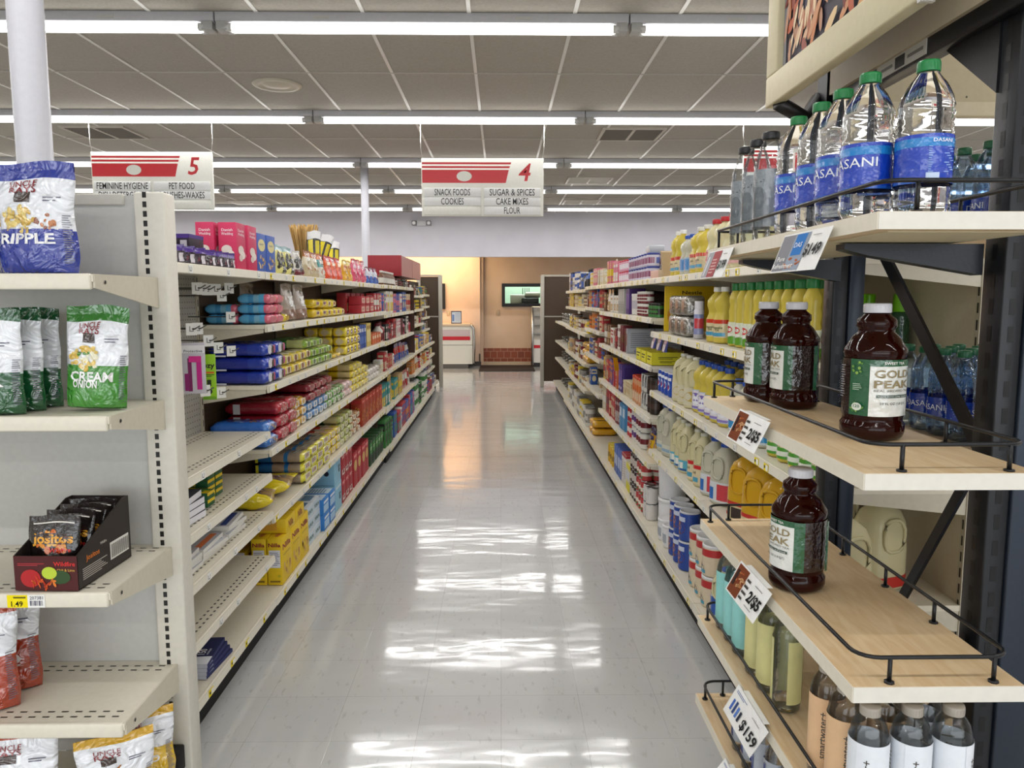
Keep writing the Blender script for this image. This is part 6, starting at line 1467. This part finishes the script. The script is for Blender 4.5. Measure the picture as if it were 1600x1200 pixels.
TUB2 = tub('frosting_tub', .042, .085, 'D8A0B8', 'C8304A', [('r', .3, .7, .2, .8, 'E0D8E0', 8, 1)])
run(TUB1, 'small tub with blue lid', TR_, 'tub', 1, 1.685, 5.02, 8, .1, 2, .1, 2, .0865, axis_off=.045, cut=lambda i, j, k: j == 1 and k == 0)
run(TUB2, 'small pink tub with red lid', TR_, 'tub', 1, 1.685, 5.86, 4, .1, 1, .1, 2, .0865, axis_off=.045)
b = MB('plastic'); b.box(0, .10, 0, .14, 0, .055, 'B8BABE', bev=.008); b.box(.008, .092, .008, .132, .05, .056, '8A8C90'); tag(b.build('foil_tin', None, (RX + .06, 5.10, 1.862)), 'grey tin stacked on the blue lidded tubs', 'tin')
fill(1, 1.685, 6.28, 6.98, 'top right shelf past the pink tubs', ['carton', 'bag'], (.18, .22), (.10, .15), ['pink', 'white', 'yellow', 'pink', 'green'], RX, seed=51)
fill(1, 1.685, RY[4] + .03, RY[5] - .02, 'top right spice bay shelf', ['carton', 'bag', 'jar'], (.13, .20), (.09, .14), ['yellow', 'white', 'pink', 'blue', 'cream'], RX, seed=52)
fill(1, 1.66, RY[5] + .03, RY[7] - .02, 'top shelf of the right jar bays', ['bottle', 'jar', 'carton', 'bottle'], (.16, .24), (.08, .12), ['white', 'blue', 'black', 'grey', 'white'], RX, seed=53)
# second shelf
SIL = MB('foil'); SIL.box(-.065, .065, 0, .10, 0, .105, 'A9A7A2', bev=.018); art(SIL, lambda u, v, l: Vector((u, -l - .0005, v)), .13, .105, [('r', .3, .7, .3, .7, 'B8A090')]); SIL = SIL.build('foil_brick')
run(SIL, 'silver foil wrapped brick', R2n, 'foil pack', 1, 1.365, 3.98, 3, .14, 1, .1, 2, .108)
b = MB('card'); b.box(-.15, .15, 0, .012, 0, .27, 'E0BC12', bev=.002)
art(b, lambda u, v, l: Vector((u, -l, v)), .30, .27, [('t', 'Nestle', .55, .86, .075, '2A1A10', .40, .02), ('o', .18, .35, .12, .22, 'C88A2A'), ('o', .18, .40, .06, .10, 'E8D8A0'), ('r', .38, .52, .10, .24, 'B8242A'), ('l', 0.400, 0.500, 0.145, 0.195, 2, 'F0F0E8')])
tag(b.build('display_card', None, (1.14, 4.605, 1.368)), 'yellow upright display card with dark lettering behind silver bricks', 'display card')
SPY = bottle('spray_can', [(.024, 0), (.024, .14), (.018, .15)], 'plastic', (.022, .145, .185), 'E4E4EA', dict(r=.024, z0=.02, z1=.12, base='8A94C0', ops=[('r', .3, .7, .3, .8, 'C8404A', 8, 1)], fin='film'), n=16, body_col='DADAE4')
place(SPY, 'small white and violet spray can between silver bricks and yellow oil', 'spray can', (RX + .06, 3.80, 1.3675), 0)
run(VEG, 'yellow oil bottle with white cap', R2n, 'oil bottle', 1, 1.365, 3.40, 2, .115, 2, .11, axis_off=.05, rot=.5)
SUNO = bottle('cooking_oil', [(.026, 0), (.030, .006), (.030, .10), (.027, .12), (.030, .145), (.026, .17), (.029, .19), (.028, .205), (.018, .228), (.0145, .234), (.0145, .24)], OILF, (.0205, .232, .262), '1C7A3C', dict(r=.0302, z0=.01, z1=.10, base='DCE0C8', ops=[('r', .0, 1, 0, .35, '5A9A2A', 20, 1), ('o', .42, .62, .16, .30, 'E8E8E4'), ('o', .42, .66, .12, .16, 'C8242C'), ('t', 'MAZ', .42, .66, .14, 'F4F0F0', .16), ('o', .9, .62, .16, .30, 'E8E8E4'), ('o', .9, .66, .12, .16, 'C8242C')], a0=-PI / 2, fin='film', n=22), n=20)
run(SUNO, 'oil bottle with green cap', R2n, 'oil bottle', 1, 1.365, 2.42, 9, .098, 2, .075, axis_off=.04, rot=.6)
AVO = bottle('spray_oil', [(.028, 0), (.028, .15), (.022, .16)], 'plastic', (.026, .155, .215), '7CC81E', dict(r=.0282, z0=.01, z1=.14, base='1F4A2C', ops=[('o', .5, .75, .13, .16, 'D8D4DC'), ('l', 0.400, 0.600, 0.320, 0.480, 2, 'D0E0C0')], fin='film'), n=18, body_col='1F4A2C')
for i, (px, X) in enumerate(((1275, 1.14), (1290, 1.19), (1338, 1.25), (1352, 1.31), (1405, 1.355))):
    place(AVO, 'dark green spray oil with lime cap behind the tea bottles, %s from the left' % ORD[i + 1], 'spray oil', (X, X * FPX / (px - 782) - .02, 1.3675), 2.6, 'lime capped spray oils')
# third shelf
R3z = 1.005
JPALE = jug('oil_jug', .12, .085, .26, PALE, 'E4E4DC', 'CDC7AE', [('o', .5, .5, .12, .3, 'B8A04A'), ('o', .2, .5, .08, .3, 'C8742A'), ('r', .6, .75, .1, .9, 'D8D4C8', 6, 1)])
run(JPALE, 'pale oil jug with white cap', R3n, 'oil jug', 1, R3z, 3.86, 3, .13, axis_off=.05, rot=.9)
BLO = oil('cooking_oil', .255, .045, OILF, '1C4AA8', 'B9C4DC', [('r', .30, .70, .05, .95, 'E0DCE4', 10, 1), ('o', .5, .62, .12, .22, '7A6AB0'), ('o', .5, .45, .1, .2, 'E8E8F0'), ('r', .30, .70, .05, .16, '8A7AC0', 8, 1), ('r', .0, .28, .05, .95, '8C9CD0', 8, 1), ('l', .75, .97, .1, .9, 8, '6A70A0')], lab=(.06, .44), capr=.021)
run(BLO, 'tall yellow oil bottle with blue cap', R3n, 'oil bottle', 1, R3z, 3.30, 5, .108, 2, .125, axis_off=.05, rot=.5)
SBO = oil('cooking_oil', .225, .040, CLR, '1C52B4', 'C8D4DC', [('r', .3, .7, .1, .6, '2A8AC8', 8, 1), ('o', .5, .7, .14, .24, 'C83A44'), ('r', .0, .25, .1, .9, '6AA8D0', 8, 1)], lab=(.05, .42), capr=.021)
run(SBO, 'shorter clear oil bottle with blue cap', R3n, 'oil bottle', 1, R3z, 2.84, 4, .105, 2, .095, axis_off=.05, rot=.5)
GRO = bottle('cooking_oil', oilprof(.21, .040), OILF, (.019, .19, .21), '2A7A34', dict(r=.040, z0=.012, z1=.115, base='4A9A2A', ops=[('o', .5, .60, .16, .22, 'D8C8A0'), ('s', .5, .60, .13, .16, 14, ['8A5A2A', 'C89A4A', '5A7A2A', 'A87A3A'], 3), ('r', .38, .62, .1, .26, 'E4E8DC', 8, 1), ('r', 0, 1, .88, 1, '3A7A24', 24, 1), ('o', .05, .60, .14, .22, 'D8C8A0'), ('o', .95, .60, .1, .22, 'D8C8A0')], fin='film'), n=22)
run(GRO, 'oil bottle with green salad label', R3n, 'oil bottle', 1, R3z, 2.28, 5, .098, axis_off=.045, rot=.5)
SALT = tub('salt_can', .042, .135, '1E48A8', 'D8D8DC', [('o', .5, .45, .09, .22, 'C8D4E8'), ('o', .5, .40, .05, .12, 'B8242C'), ('r', .38, .62, .72, .86, 'E4E8F0', 6, 1), ('o', .1, .45, .09, .22, 'C8D4E8')], taper=1.0, lidh=.006)
run(SALT, 'round blue canister with white top', R3n, 'canister', 1, R3z, 4.30, 4, .09, axis_off=.045)
# fourth shelf
R4z = .64
DET = jug('vinegar_jug', .135, .10, .285, CLR, '2A4A9A', 'C8C8B8', [('o', .25, .35, .08, .3, '2A6AB0'), ('r', .4, .6, .1, .5, '8AA8C0', 6, 1)], lab=(.08, .24), capr=.030)
run(DET, 'clear jug with big blue cap', R4n, 'jug', 1, R4z, 4.40, 2, .15, axis_off=.06, rot=.3)
PB1 = jug('vinegar_jug', .095, .08, .265, PALE, 'D8D8C8', '5AA8C0', [('r', .2, .5, .2, .8, 'E8E8E0', 6, 1), ('r', 0, 1, 0, .2, '2A5A98', 16, 1), ('r', .6, .8, .2, .8, 'E8E8E0', 6, 1)], lab=(.05, .26))
run(PB1, 'pale jug with teal label', R4n, 'jug', 1, R4z, 3.98, 3, .11, 2, .13, axis_off=.05, rot=.6)
PB2 = jug('vinegar_jug', .095, .08, .265, PALE, 'D8D8C8', 'D8C9A4', [('r', 0, 1, .8, 1, 'C8242A', 24, 1), ('r', .25, .5, .1, .35, '4A9AB8', 6, 1), ('t', 'Oil', .4, .6, .14, '4A4A2A', .1)], lab=(.05, .40))
run(PB2, 'pale jug with red banded label', R4n, 'jug', 1, R4z, 3.68, 2, .115, 2, .13, axis_off=.05, rot=.6)
PB3 = jug('vinegar_jug', .125, .10, .275, CLR, '1F4FB0', 'D0D4D8', [('r', .2, .45, .1, .7, '2A6AB8', 8, 1), ('r', .5, .7, .1, .9, 'C8404A', 6, 1), ('o', .32, .6, .06, .2, 'E8E8E8')], lab=(.05, .38), capr=.022)
run(PB3, 'clear jug with blue and red label', R4n, 'jug', 1, R4z, 3.36, 2, .15, 2, .15, axis_off=.06, rot=.55)
AMJ = jug('oil_jug', .165, .125, .30, AMB, 'E0D8C0', 'D2C196', [('r', 0, 1, .80, 1, 'C03028', 30, 1), ('t', 'Vegetable Oil', .3, .55, .12, '4A5A2A', .2), ('r', .18, .34, .05, .35, '4A9AB8', 8, 1), ('r', .44, .55, .1, .7, '3A2E28', 6, 1), ('o', .38, .3, .02, .1, 'B82A2A')], lab=(.04, .30), capr=.021)
run(AMJ, 'large amber oil jug', R4n, 'oil jug', 1, R4z, 2.70, 3, .185, axis_off=.075, rot=.5)
run(AMJ, 'amber oil jug in the second row', R4n, 'oil jug', 1, R4z, 2.86, 2, .185, axis_off=.25, rot=.5)
JUGW = jug('oil_jug', .165, .125, .30, PALE, 'E8E8E8', 'C03028', [('r', .1, .4, 0, .8, '1E1A18', 8, 1), ('l', .13, .37, .1, .7, 6, '8A8078')], lab=(.04, .16), capr=.021)
for i, (px, X) in enumerate(((1388, 1.22), (1340, 1.02), (1322, 1.22))):
    place(JUGW, 'pale oil jug seen through the rack above the wooden shelf, %s' % ('nearest', 'left one', 'rear one')[i], 'oil jug', (X, X * FPX / (px - 775) + (.0 if i == 0 else .04), R4z + .0025), .35, 'pale oil jugs behind the rack')
# base shelf
CANW = tub('tin_can', .037, .105, 'D8D4D0', 'silver', [('r', .0, .22, 0, 1, 'B82A3A', 5, 1), ('o', .36, .6, .1, .22, '8A2A3A'), ('l', .6, .9, .2, .8, 6, '8A8AA0'), ('r', .28, .45, .1, .3, '3A6AA8', 4, 1)], lidh=.006, taper=1.0, metal=True)
CANG = tub('tin_can', .037, .105, 'B83A3A', 'silver', [('r', 0, 1, .3, .6, 'E0D8C8', 18, 1), ('r', .2, .6, .1, .25, '3A7A3A', 8, 1), ('r', .3, .5, .65, .9, 'E8E0D0', 5, 1)], lidh=.006, taper=1.0, metal=True)
CAND = tub('tin_can', .037, .105, '3A2A28', 'silver', [('r', .2, .7, .2, .8, 'C8C0B8', 10, 1), ('o', .45, .5, .1, .2, '8A3A2A')], lidh=.006, taper=1.0, metal=True)
run(CANW, 'white labelled tin can', RBn, 'can', 1, .145, 4.78, 2, .079, 3, .079, 2, .107, axis_off=.04, xl=.91)
run(CANG, 'red labelled tin can', RBn, 'can', 1, .145, 4.96, 3, .079, 3, .079, 3, .107, axis_off=.04, xl=.91)
run(CAND, 'dark labelled tin can', RBn, 'can', 1, .145, 5.22, 3, .079, 3, .079, 3, .107, axis_off=.04, xl=.91)
PAIL = tub('pail', .088, .21, 'E2E2E4', 'F0F0F0', None, lidh=.022, taper=.90)
PAIL2 = tub('pail', .058, .13, 'E0E0E2', 'EEEEEE', [('r', .3, .6, .2, .7, 'A8B0B8', 8, 1), ('o', .45, .45, .06, .2, '4A5A6A')], lidh=.016, taper=.92)
run(PAIL, 'large plain white pail', RBn, 'pail', 1, .145, 4.535, 1, .2, 1, .1, 1, .1, axis_off=.12, xl=.91)
place(PAIL, 'large plain white pail stacked upper behind the small pails', 'pail', (1.05, 4.535, .3595), 0, 'large white pails')
run(PAIL2, 'small white pail in front of the big one', RBn, 'pail', 1, .145, 4.24, 2, .13, axis_off=.055, xl=.91)
BTB = tub('frosting_can', .053, .155, '24479C', 'D0D2D8', [('o', .42, .45, .14, .26, '7A3A22'), ('o', .40, .5, .09, .16, 'B8764A'), ('r', .30, .56, .72, .9, 'C8D0E4', 8, 1), ('l', .66, .92, .12, .85, 9, 'A8B4D4')], lidh=.010, taper=1.0)
run(BTB, 'blue can of frosting', RBn, 'can', 1, .145, 3.88, 3, .115, 1, .1, 2, .158, axis_off=.06, xl=.91, rot=.5)
RTB = tub('cocoa_tub', .056, .145, 'D8C8AC', 'E4E4E6', [('r', 0, 1, .72, 1, 'B82A2E', 24, 1), ('l', 0.270, 0.530, 0.470, 0.570, 2, '3A2A20'), ('o', .38, .22, .10, .18, '4A2A22'), ('r', .28, .5, .05, .18, '4A9AB8', 8, 1), ('l', .7, .95, .1, .6, 7, '8A7A6A')], lidh=.014, taper=1.0)
run(RTB, 'white and red tub of drink mix', RBn, 'tub', 1, .145, 3.40, 3, .122, 1, .1, 2, .148, axis_off=.06, xl=.91, rot=.5)
PJB = jug('oil_jug', .13, .105, .235, PALE, '2A4FA8', 'D8D8DC', [('r', .2, .48, .05, .95, '2A55A8', 8, 1), ('o', .2, .6, .09, .25, 'C8404A'), ('r', .5, .7, .1, .9, 'E4E4E4', 6, 1), ('l', .52, .68, .15, .85, 7, '5A6A98')], lab=(.06, .46), capr=.024)
run(PJB, 'pale oil jug with blue label', RBn, 'oil jug', 1, .145, 3.08, 2, .16, axis_off=.07, xl=.91, rot=.5)
# ---- baking bays (second and third modules beyond the oils)
RA = RY[2] + .02
R1z = [1.445, 1.15, .825, .54, .145]
SPICE = filler('jar', 'green', 'black', .05, .09); REDJ = filler('jar', 'maroon', 'white', .06, .08)
run(SPICE, 'little green jar with dark lid', 'second right baking shelf', 'jar', 1, R1z[0], RA + .05, 5, .058, 2, .06, axis_off=.03)
run(REDJ, 'little red and white jar', 'second right baking shelf', 'jar', 1, R1z[0], RA + .38, 5, .066, 1, .06, 2, .083, axis_off=.03)
WJ = tub('marshmallow_jar', .055, .15, 'DAD8D4', 'E8E6E2', [('r', .3, .7, .3, .8, 'B8B4C0', 8, 1)], lidh=.02)
run(WJ, 'white lidded jar', 'second right baking shelf', 'jar', 1, R1z[0], RA + .78, 2, .12, axis_off=.06)
PUR = carton('baking_carton', .07, .12, .19, '4A2A72', [('r', .15, .85, .2, .8, '7A5AA0')], [('r', .1, .9, .1, .9, '42246A')])
GRYC = carton('baking_carton', .10, .12, .19, 'A5A49E', [('r', .1, .9, .5, .9, 'B8B6B0'), ('l', .15, .85, .1, .4, 4, '7A7870')], [('r', .1, .9, .1, .9, '9C9A94')])
run(PUR, 'purple baking carton', 'second right baking shelf', 'carton', 1, R1z[0], RA + 1.02, 2, .075); run(GRYC, 'grey baking carton', 'second right baking shelf', 'carton', 1, R1z[0], RA + 1.262, 3, .105)
fill(1, R1z[0], RA + 1.55, RY[4] - .02, 'second right shelf past the grey cartons', ['carton', 'bag'], (.14, .2), (.10, .15), ['tan', 'maroon', 'white', 'brown'], RX, seed=61)
# third: grey cartons turned sideways, blue bags in yellow trays
YTR = MB('card'); YTR.box(-.08, .08, 0, .004, 0, .075, {'*': 'D8D02A'}); YTR.box(-.08, .08, .196, .2, 0, .09, '8A6A3A'); YTR.box(-.08, -.076, 0, .2, 0, .08, 'C8B83A'); YTR.box(.076, .08, 0, .2, 0, .08, {'*': 'D4CC2A'}); YTR.box(-.08, .08, 0, .2, 0, .003, '8A6A3A')
art(YTR, lambda u, v, l: Vector((u, -l, v)), .16, .075, [('l', .15, .85, .3, .8, 2, '3A3A1E')]); art(YTR, lambda u, v, l: Vector((.08 + l, .1 + u, v)), .2, .075, [('l', 0.200, 0.800, 0.475, 0.725, 2, '2A2A18'), ('l', 0.250, 0.750, 0.180, 0.380, 2, '2A2A18')]); YTR = YTR.build('display_tray')
run(YTR, 'yellow open display tray', 'third right baking shelf', 'display tray', 1, R1z[1], RA + .10, 3, .18, x0=.0)
BPC = pouch('chip_pouch', .12, .15, .04, [(.5, '22307A'), (1.1, '2A3C92')], [('r', .2, .8, .5, .8, 'C8C8D8')], seed=40, nu=8, nv=10).build('chip_pouch')
for i in range(3): place(BPC, 'dark blue pouch standing in the yellow tray, %s from near' % ORD[i + 1], 'pouch', (RX + .09, RA + .10 + i * .18, R1z[1] + .008), -PI / 2, 'dark blue pouches on the third right baking shelf', (-.15, 0))
run(BPC, 'dark blue pouch lying flat', 'third right baking shelf', 'pouch', 1, R1z[1] + .022, RA + .66, 3, .13, x0=.03, tilt=(-1.45, 0), axis_off=.03)
GRS = carton('baking_carton', .065, .20, .185, '9DA0A6', [('r', .15, .85, .3, .8, '8A6A62')], [('r', .04, .96, .06, .94, 'ADB0B6'), ('l', .12, .88, .2, .85, 8, '84888E')])
run(GRS, 'grey baking carton with print on its side', 'third right baking shelf', 'carton', 1, R1z[1], RA + 1.08, 1, .1, 4, .0 + .085 if 0 else .21, cut=lambda i, j, k: j > 1)
fill(1, R1z[1], RA + 1.16, RY[4] - .02, 'third right shelf past the grey carton', ['carton'], (.15, .2), (.05, .08), ['maroon', 'red', 'brown', 'white', 'tan'], RX, seed=62)
# fourth: cans, jars, spines
CWH = tub('tin_can', .042, .115, 'C8C8C4', 'silver', [('s', .5, .5, .4, .36, 20, ['3A3A3A', '8A8A8A', 'E0E0DC'], 3)], lidh=.006, taper=1.0, metal=True)
CBK = tub('tin_can', .040, .115, '2A201C', '1A1614', [('r', .2, .8, .3, .7, '4A3A34', 10, 1)], lidh=.012, taper=1.0)
run(CBK, 'black cocoa can', 'fourth right baking shelf', 'can', 1, R1z[2], RA + .16, 2, .09, 2, .09, 2, .118, axis_off=.045)
run(CWH, 'mottled silver can', 'fourth right baking shelf', 'can', 1, R1z[2], RA + .36, 2, .092, 1, .09, 2, .118, axis_off=.045)
ORJ = tub('sprinkle_jar', .036, .19, 'C8926A', 'C8442A', [('r', .1, .9, .1, .45, 'D8C8B0', 10, 1), ('r', .2, .7, .5, .8, 'C86A3A', 8, 1)], lidh=.022, taper=1.0)
run(ORJ, 'tall jar with orange red lid', 'fourth right baking shelf', 'jar', 1, R1z[2], RA + .56, 4, .08, axis_off=.04)
fill(1, R1z[2], RA + .90, RA + 1.25, 'fourth right shelf past the orange lids', ['carton'], (.10, .13), (.06, .08), ['orange', 'tan', 'cream'], RX, seed=63)
PUR2 = carton('baking_carton', .08, .20, .215, '3F2478', [('r', .15, .85, .3, .8, '7A5AA8'), ('r', .2, .8, .1, .2, 'D8D0E4')], [('r', .1, .9, .1, .9, '39206E')])
run(PUR2, 'deep purple baking carton', 'fourth right baking shelf', 'carton', 1, R1z[2], RA + 1.31, 2, .086)
fill(1, R1z[2], RA + 1.50, RY[4] - .02, 'fourth right shelf past the purple cartons', ['carton'], (.19, .22), (.05, .08), ['orange', 'yellow', 'red', 'purple', 'orange', 'tan'], RX, seed=64)
# yellow tag hanging from the third shelf
b = MB('paper'); b.prism([(0, .03), (.05, .035), (.028, -.075), (-.022, -.07)], lambda u, v, w: Vector((-u * .8 - .001, w - u * .6, v)), .001, 'F0A81E'); p = at_x(965, 565, RX - .005); tag(b.build('shelf_flag', None, (RX - .006, p.y, p.z)), 'orange paper flag hanging off a right shelf edge', 'shelf flag')
# fifth
BYB = pouch('sugar_bag', .15, .17, .07, [(.6, 'D8B01E'), (.85, 'C8922A'), (1.1, '24306A')], [('o', .5, .45, .3, .2, '8A3A22'), ('r', .1, .9, .62, .78, '1E2A5A'), ('s', .5, .3, .3, .14, 8, ['5A2A1A', 'C87A2A'], 3)], seed=44).build('sugar_bag')
run(BYB, 'yellow bag with navy top', 'fifth right baking shelf', 'bag', 1, R1z[3], RA + .10, 2, .16, axis_off=.05)
CMX = [filler('can', 'white', 'maroon', .075, .11), filler('can', 'white', 'purple', .075, .11), filler('can', 'red', 'white', .075, .11)]
for q, (pr, nm, o) in enumerate(((CMX[0], 'white and maroon tin can', .46), (CMX[1], 'white and purple tin can', .72), (CMX[2], 'red and white tin can', .90))):
    run(pr, nm, 'fifth right baking shelf', 'can', 1, R1z[3], RA + o, 3 if q == 0 else 2, .08, 2, .08, 2, .113, axis_off=.04)
BLK = carton('baking_carton', .12, .20, .20, '3F86B8', [('r', .1, .9, .5, .85, 'C8D8E4')], [('r', .08, .92, .1, .9, '4A90C0')])
run(BLK, 'sky blue baking carton', 'fifth right baking shelf', 'carton', 1, R1z[3], RA + 1.17, 2, .125)
fill(1, R1z[3], RA + 1.42, RY[4] - .02, 'fifth right shelf past the blue cartons', ['carton'], (.19, .22), (.05, .08), ['red', 'maroon', 'white', 'red', 'cream'], RX, seed=65)
# base
YLB = carton('pancake_carton', .085, .12, .20, 'D0C89A', [('r', 0, 1, 0, .3, 'D8D01E'), ('r', .1, .9, .4, .75, 'C8CCD8'), ('r', 0, 1, .82, 1, 'E0D82A')], [('r', 0, 1, 0, .3, 'D8D01E'), ('l', .1, .9, .4, .75, 6, '8A8A98'), ('r', 0, 1, .82, 1, 'E0D82A')])
run(YLB, 'yellow lime banded carton', RBn, 'carton', 1, .145, RA + .81, 2, .09, 3, .125, xl=.92)
RWC = carton('milk_carton', .095, .13, .235, 'D8D4D0', [('r', 0, 1, .9, 1, 'B02A34'), ('l', .15, .85, .2, .8, 8, '9A8A88')], [('r', 0, 1, .92, 1, 'B02A34'), ('l', .1, .9, .15, .85, 10, 'A89A98')], [('r', .02, .98, .02, .98, 'B8323C')])
run(RWC, 'white carton with red top', RBn, 'carton', 1, .145, RA + 1.0, 2, .10, 2, .16, xl=.92)
BLS = carton('pudding_carton', .09, .13, .225, '4A68B0', [('r', .1, .9, .3, .7, 'B8C4DC')], [('r', .1, .9, .2, .8, '5A78BC')], [('r', .1, .9, .1, .9, '34509A')])
run(BLS, 'blue pudding carton', RBn, 'carton', 1, .145, RA + 1.20, 4, .10, 3, .14, xl=.92)
YCN = tub('tin_can', .05, .16, 'D8AE1E', 'E0C84A', [('r', 0, 1, .3, .6, '5A3A1E', 16, 1)], lidh=.012, taper=1.0)
run(YCN, 'yellow can', 'right base shelf beyond the blue cartons', 'can', 1, .145, RA + 1.66, 3, .11, 2, .11, axis_off=.05, xl=.92)
# ---- spice and jar bays
for z, n_ in zip(R2[1:], ('second', 'third', 'fourth', 'fifth')):
    fill(1, z, RY[4] + .02, RY[5] - .02, '%s shelf of right spice bay' % n_, ['carton', 'jar'] if n_ != 'fifth' else ['carton'], (.13, .19), (.04, .08), ['tan', 'brown', 'blue', 'red', 'white', 'orange', 'cream'], RX, seed=70, skip=.8 if n_ == 'fifth' else 0)
YBR = flatpack('sugar_pack', .16, .24, .07, 'DCA51E', None, [('r', .15, .85, .3, .7, '8A5A1A')], [('r', .2, .8, .2, .8, 'C8901A')], seed=50, lump=.09)
run(YBR, 'yellow sugar pack', 'right base shelf of spice bay', 'sugar pack', 1, .145, RY[4] + .75, 2, .18, 1, .1, 2, .08, xl=.93)
run(YBR, 'yellow sugar pack', 'fourth shelf of right jar bays', 'sugar pack', 1, R3[3], RY[5] + .10, 3, .18, 1, .1, 3, .075, xl=.93)
for k in (5, 6):
    nm = ('nearer', 'farther')[k - 5] + ' right jar bay'
    for z, n_ in zip(R3[1:], ('second', 'third', 'fourth', 'fifth')):
        if k == 5 and n_ == 'fourth': ya = RY[k] + .66
        else: ya = RY[k] + .02
        fill(1, z, ya, RY[k + 1] - .02, '%s shelf of %s' % (n_, nm), ['carton', 'bag', 'jar', 'can'] if n_ != 'fifth' else ['jar', 'can'], (.11, .2), (.08, .13), ['tan', 'brown', 'white', 'grey', 'yellow', 'cream', 'maroon'], RX, seed=80 + k)
    fill(1, .145, RY[k] + .02, RY[k + 1] - .02, 'base shelf of %s' % nm, ['can', 'jar'], (.18, .25), (.11, .15), ['white', 'grey', 'white', 'yellow', 'cream'], .92, seed=90 + k)
# sparse far bays: wire baskets and foil pans
PAN_ = MB('foil'); PAN_.lathe([(.08, 0), (.11, .04), (.118, .042), (.112, .040), (.082, .003)], 'C2C2C0', 20, sq=4, sy=.8, caps=False); PAN_.lathe([(.082, .002), (.001, .0025)], 'C2C2C0', 20, sq=4, sy=.8, caps=False); PAN_ = PAN_.build('foil_pan')
for k, (z, n_) in enumerate(((1.175, 'upper'), (.845, 'middle'), (.55, 'lower'), (.145, 'base'))):
    for i in range(5):
        for q in range(2 if k % 2 else 3): place(PAN_, 'silver foil pan on the %s far right shelf, %s pile along, %s up' % (n_, ORD[i + 1], ORD[q + 1]), 'foil pan', (RX + .17, RY[7] + .18 + i * .40 + .02 * k, z + .003 + q * .046), PI / 2, 'silver foil pans on the far right shelves')
BSK = MB('plastic'); BSK.box(-.10, .10, -.09, .09, 0, .11, 'B4B5B6', bev=.01); BSK.box(-.095, .095, -.085, .085, .10, .112, '7C7E80')
for k in range(5): BSK.patch(flat((0, -.0905, 0), (1, 0, 0), (0, 0, 1)), -.085, .085, .015 + k * .019, .022 + k * .019, '8E9092')
BSK = BSK.build('plastic_basket')
for i, (y, z) in enumerate(((RY[7] + .35, 1.45), (RY[7] + .75, 1.45), (RY[8] + .3, 1.45))): 
    b = MB('metal'); b.tube([(0, 0, 0), (-.30, 0, 0), (-.31, 0, .015)], .004, '8A8A86', n=6); o = b.build('wire_hanger', None, (1.379, y, z + .118)); tag(o, 'wire arm on the far right pegboard carrying a grey basket, %s from near' % ORD[i + 1], 'wire arm', 'wire arms on the far right pegboard')
    place(BSK, 'grey plastic basket hung on the far right pegboard, %s from near' % ORD[i + 1], 'basket', (1.20, y, z), -PI / 2, 'grey baskets on the far right pegboard')
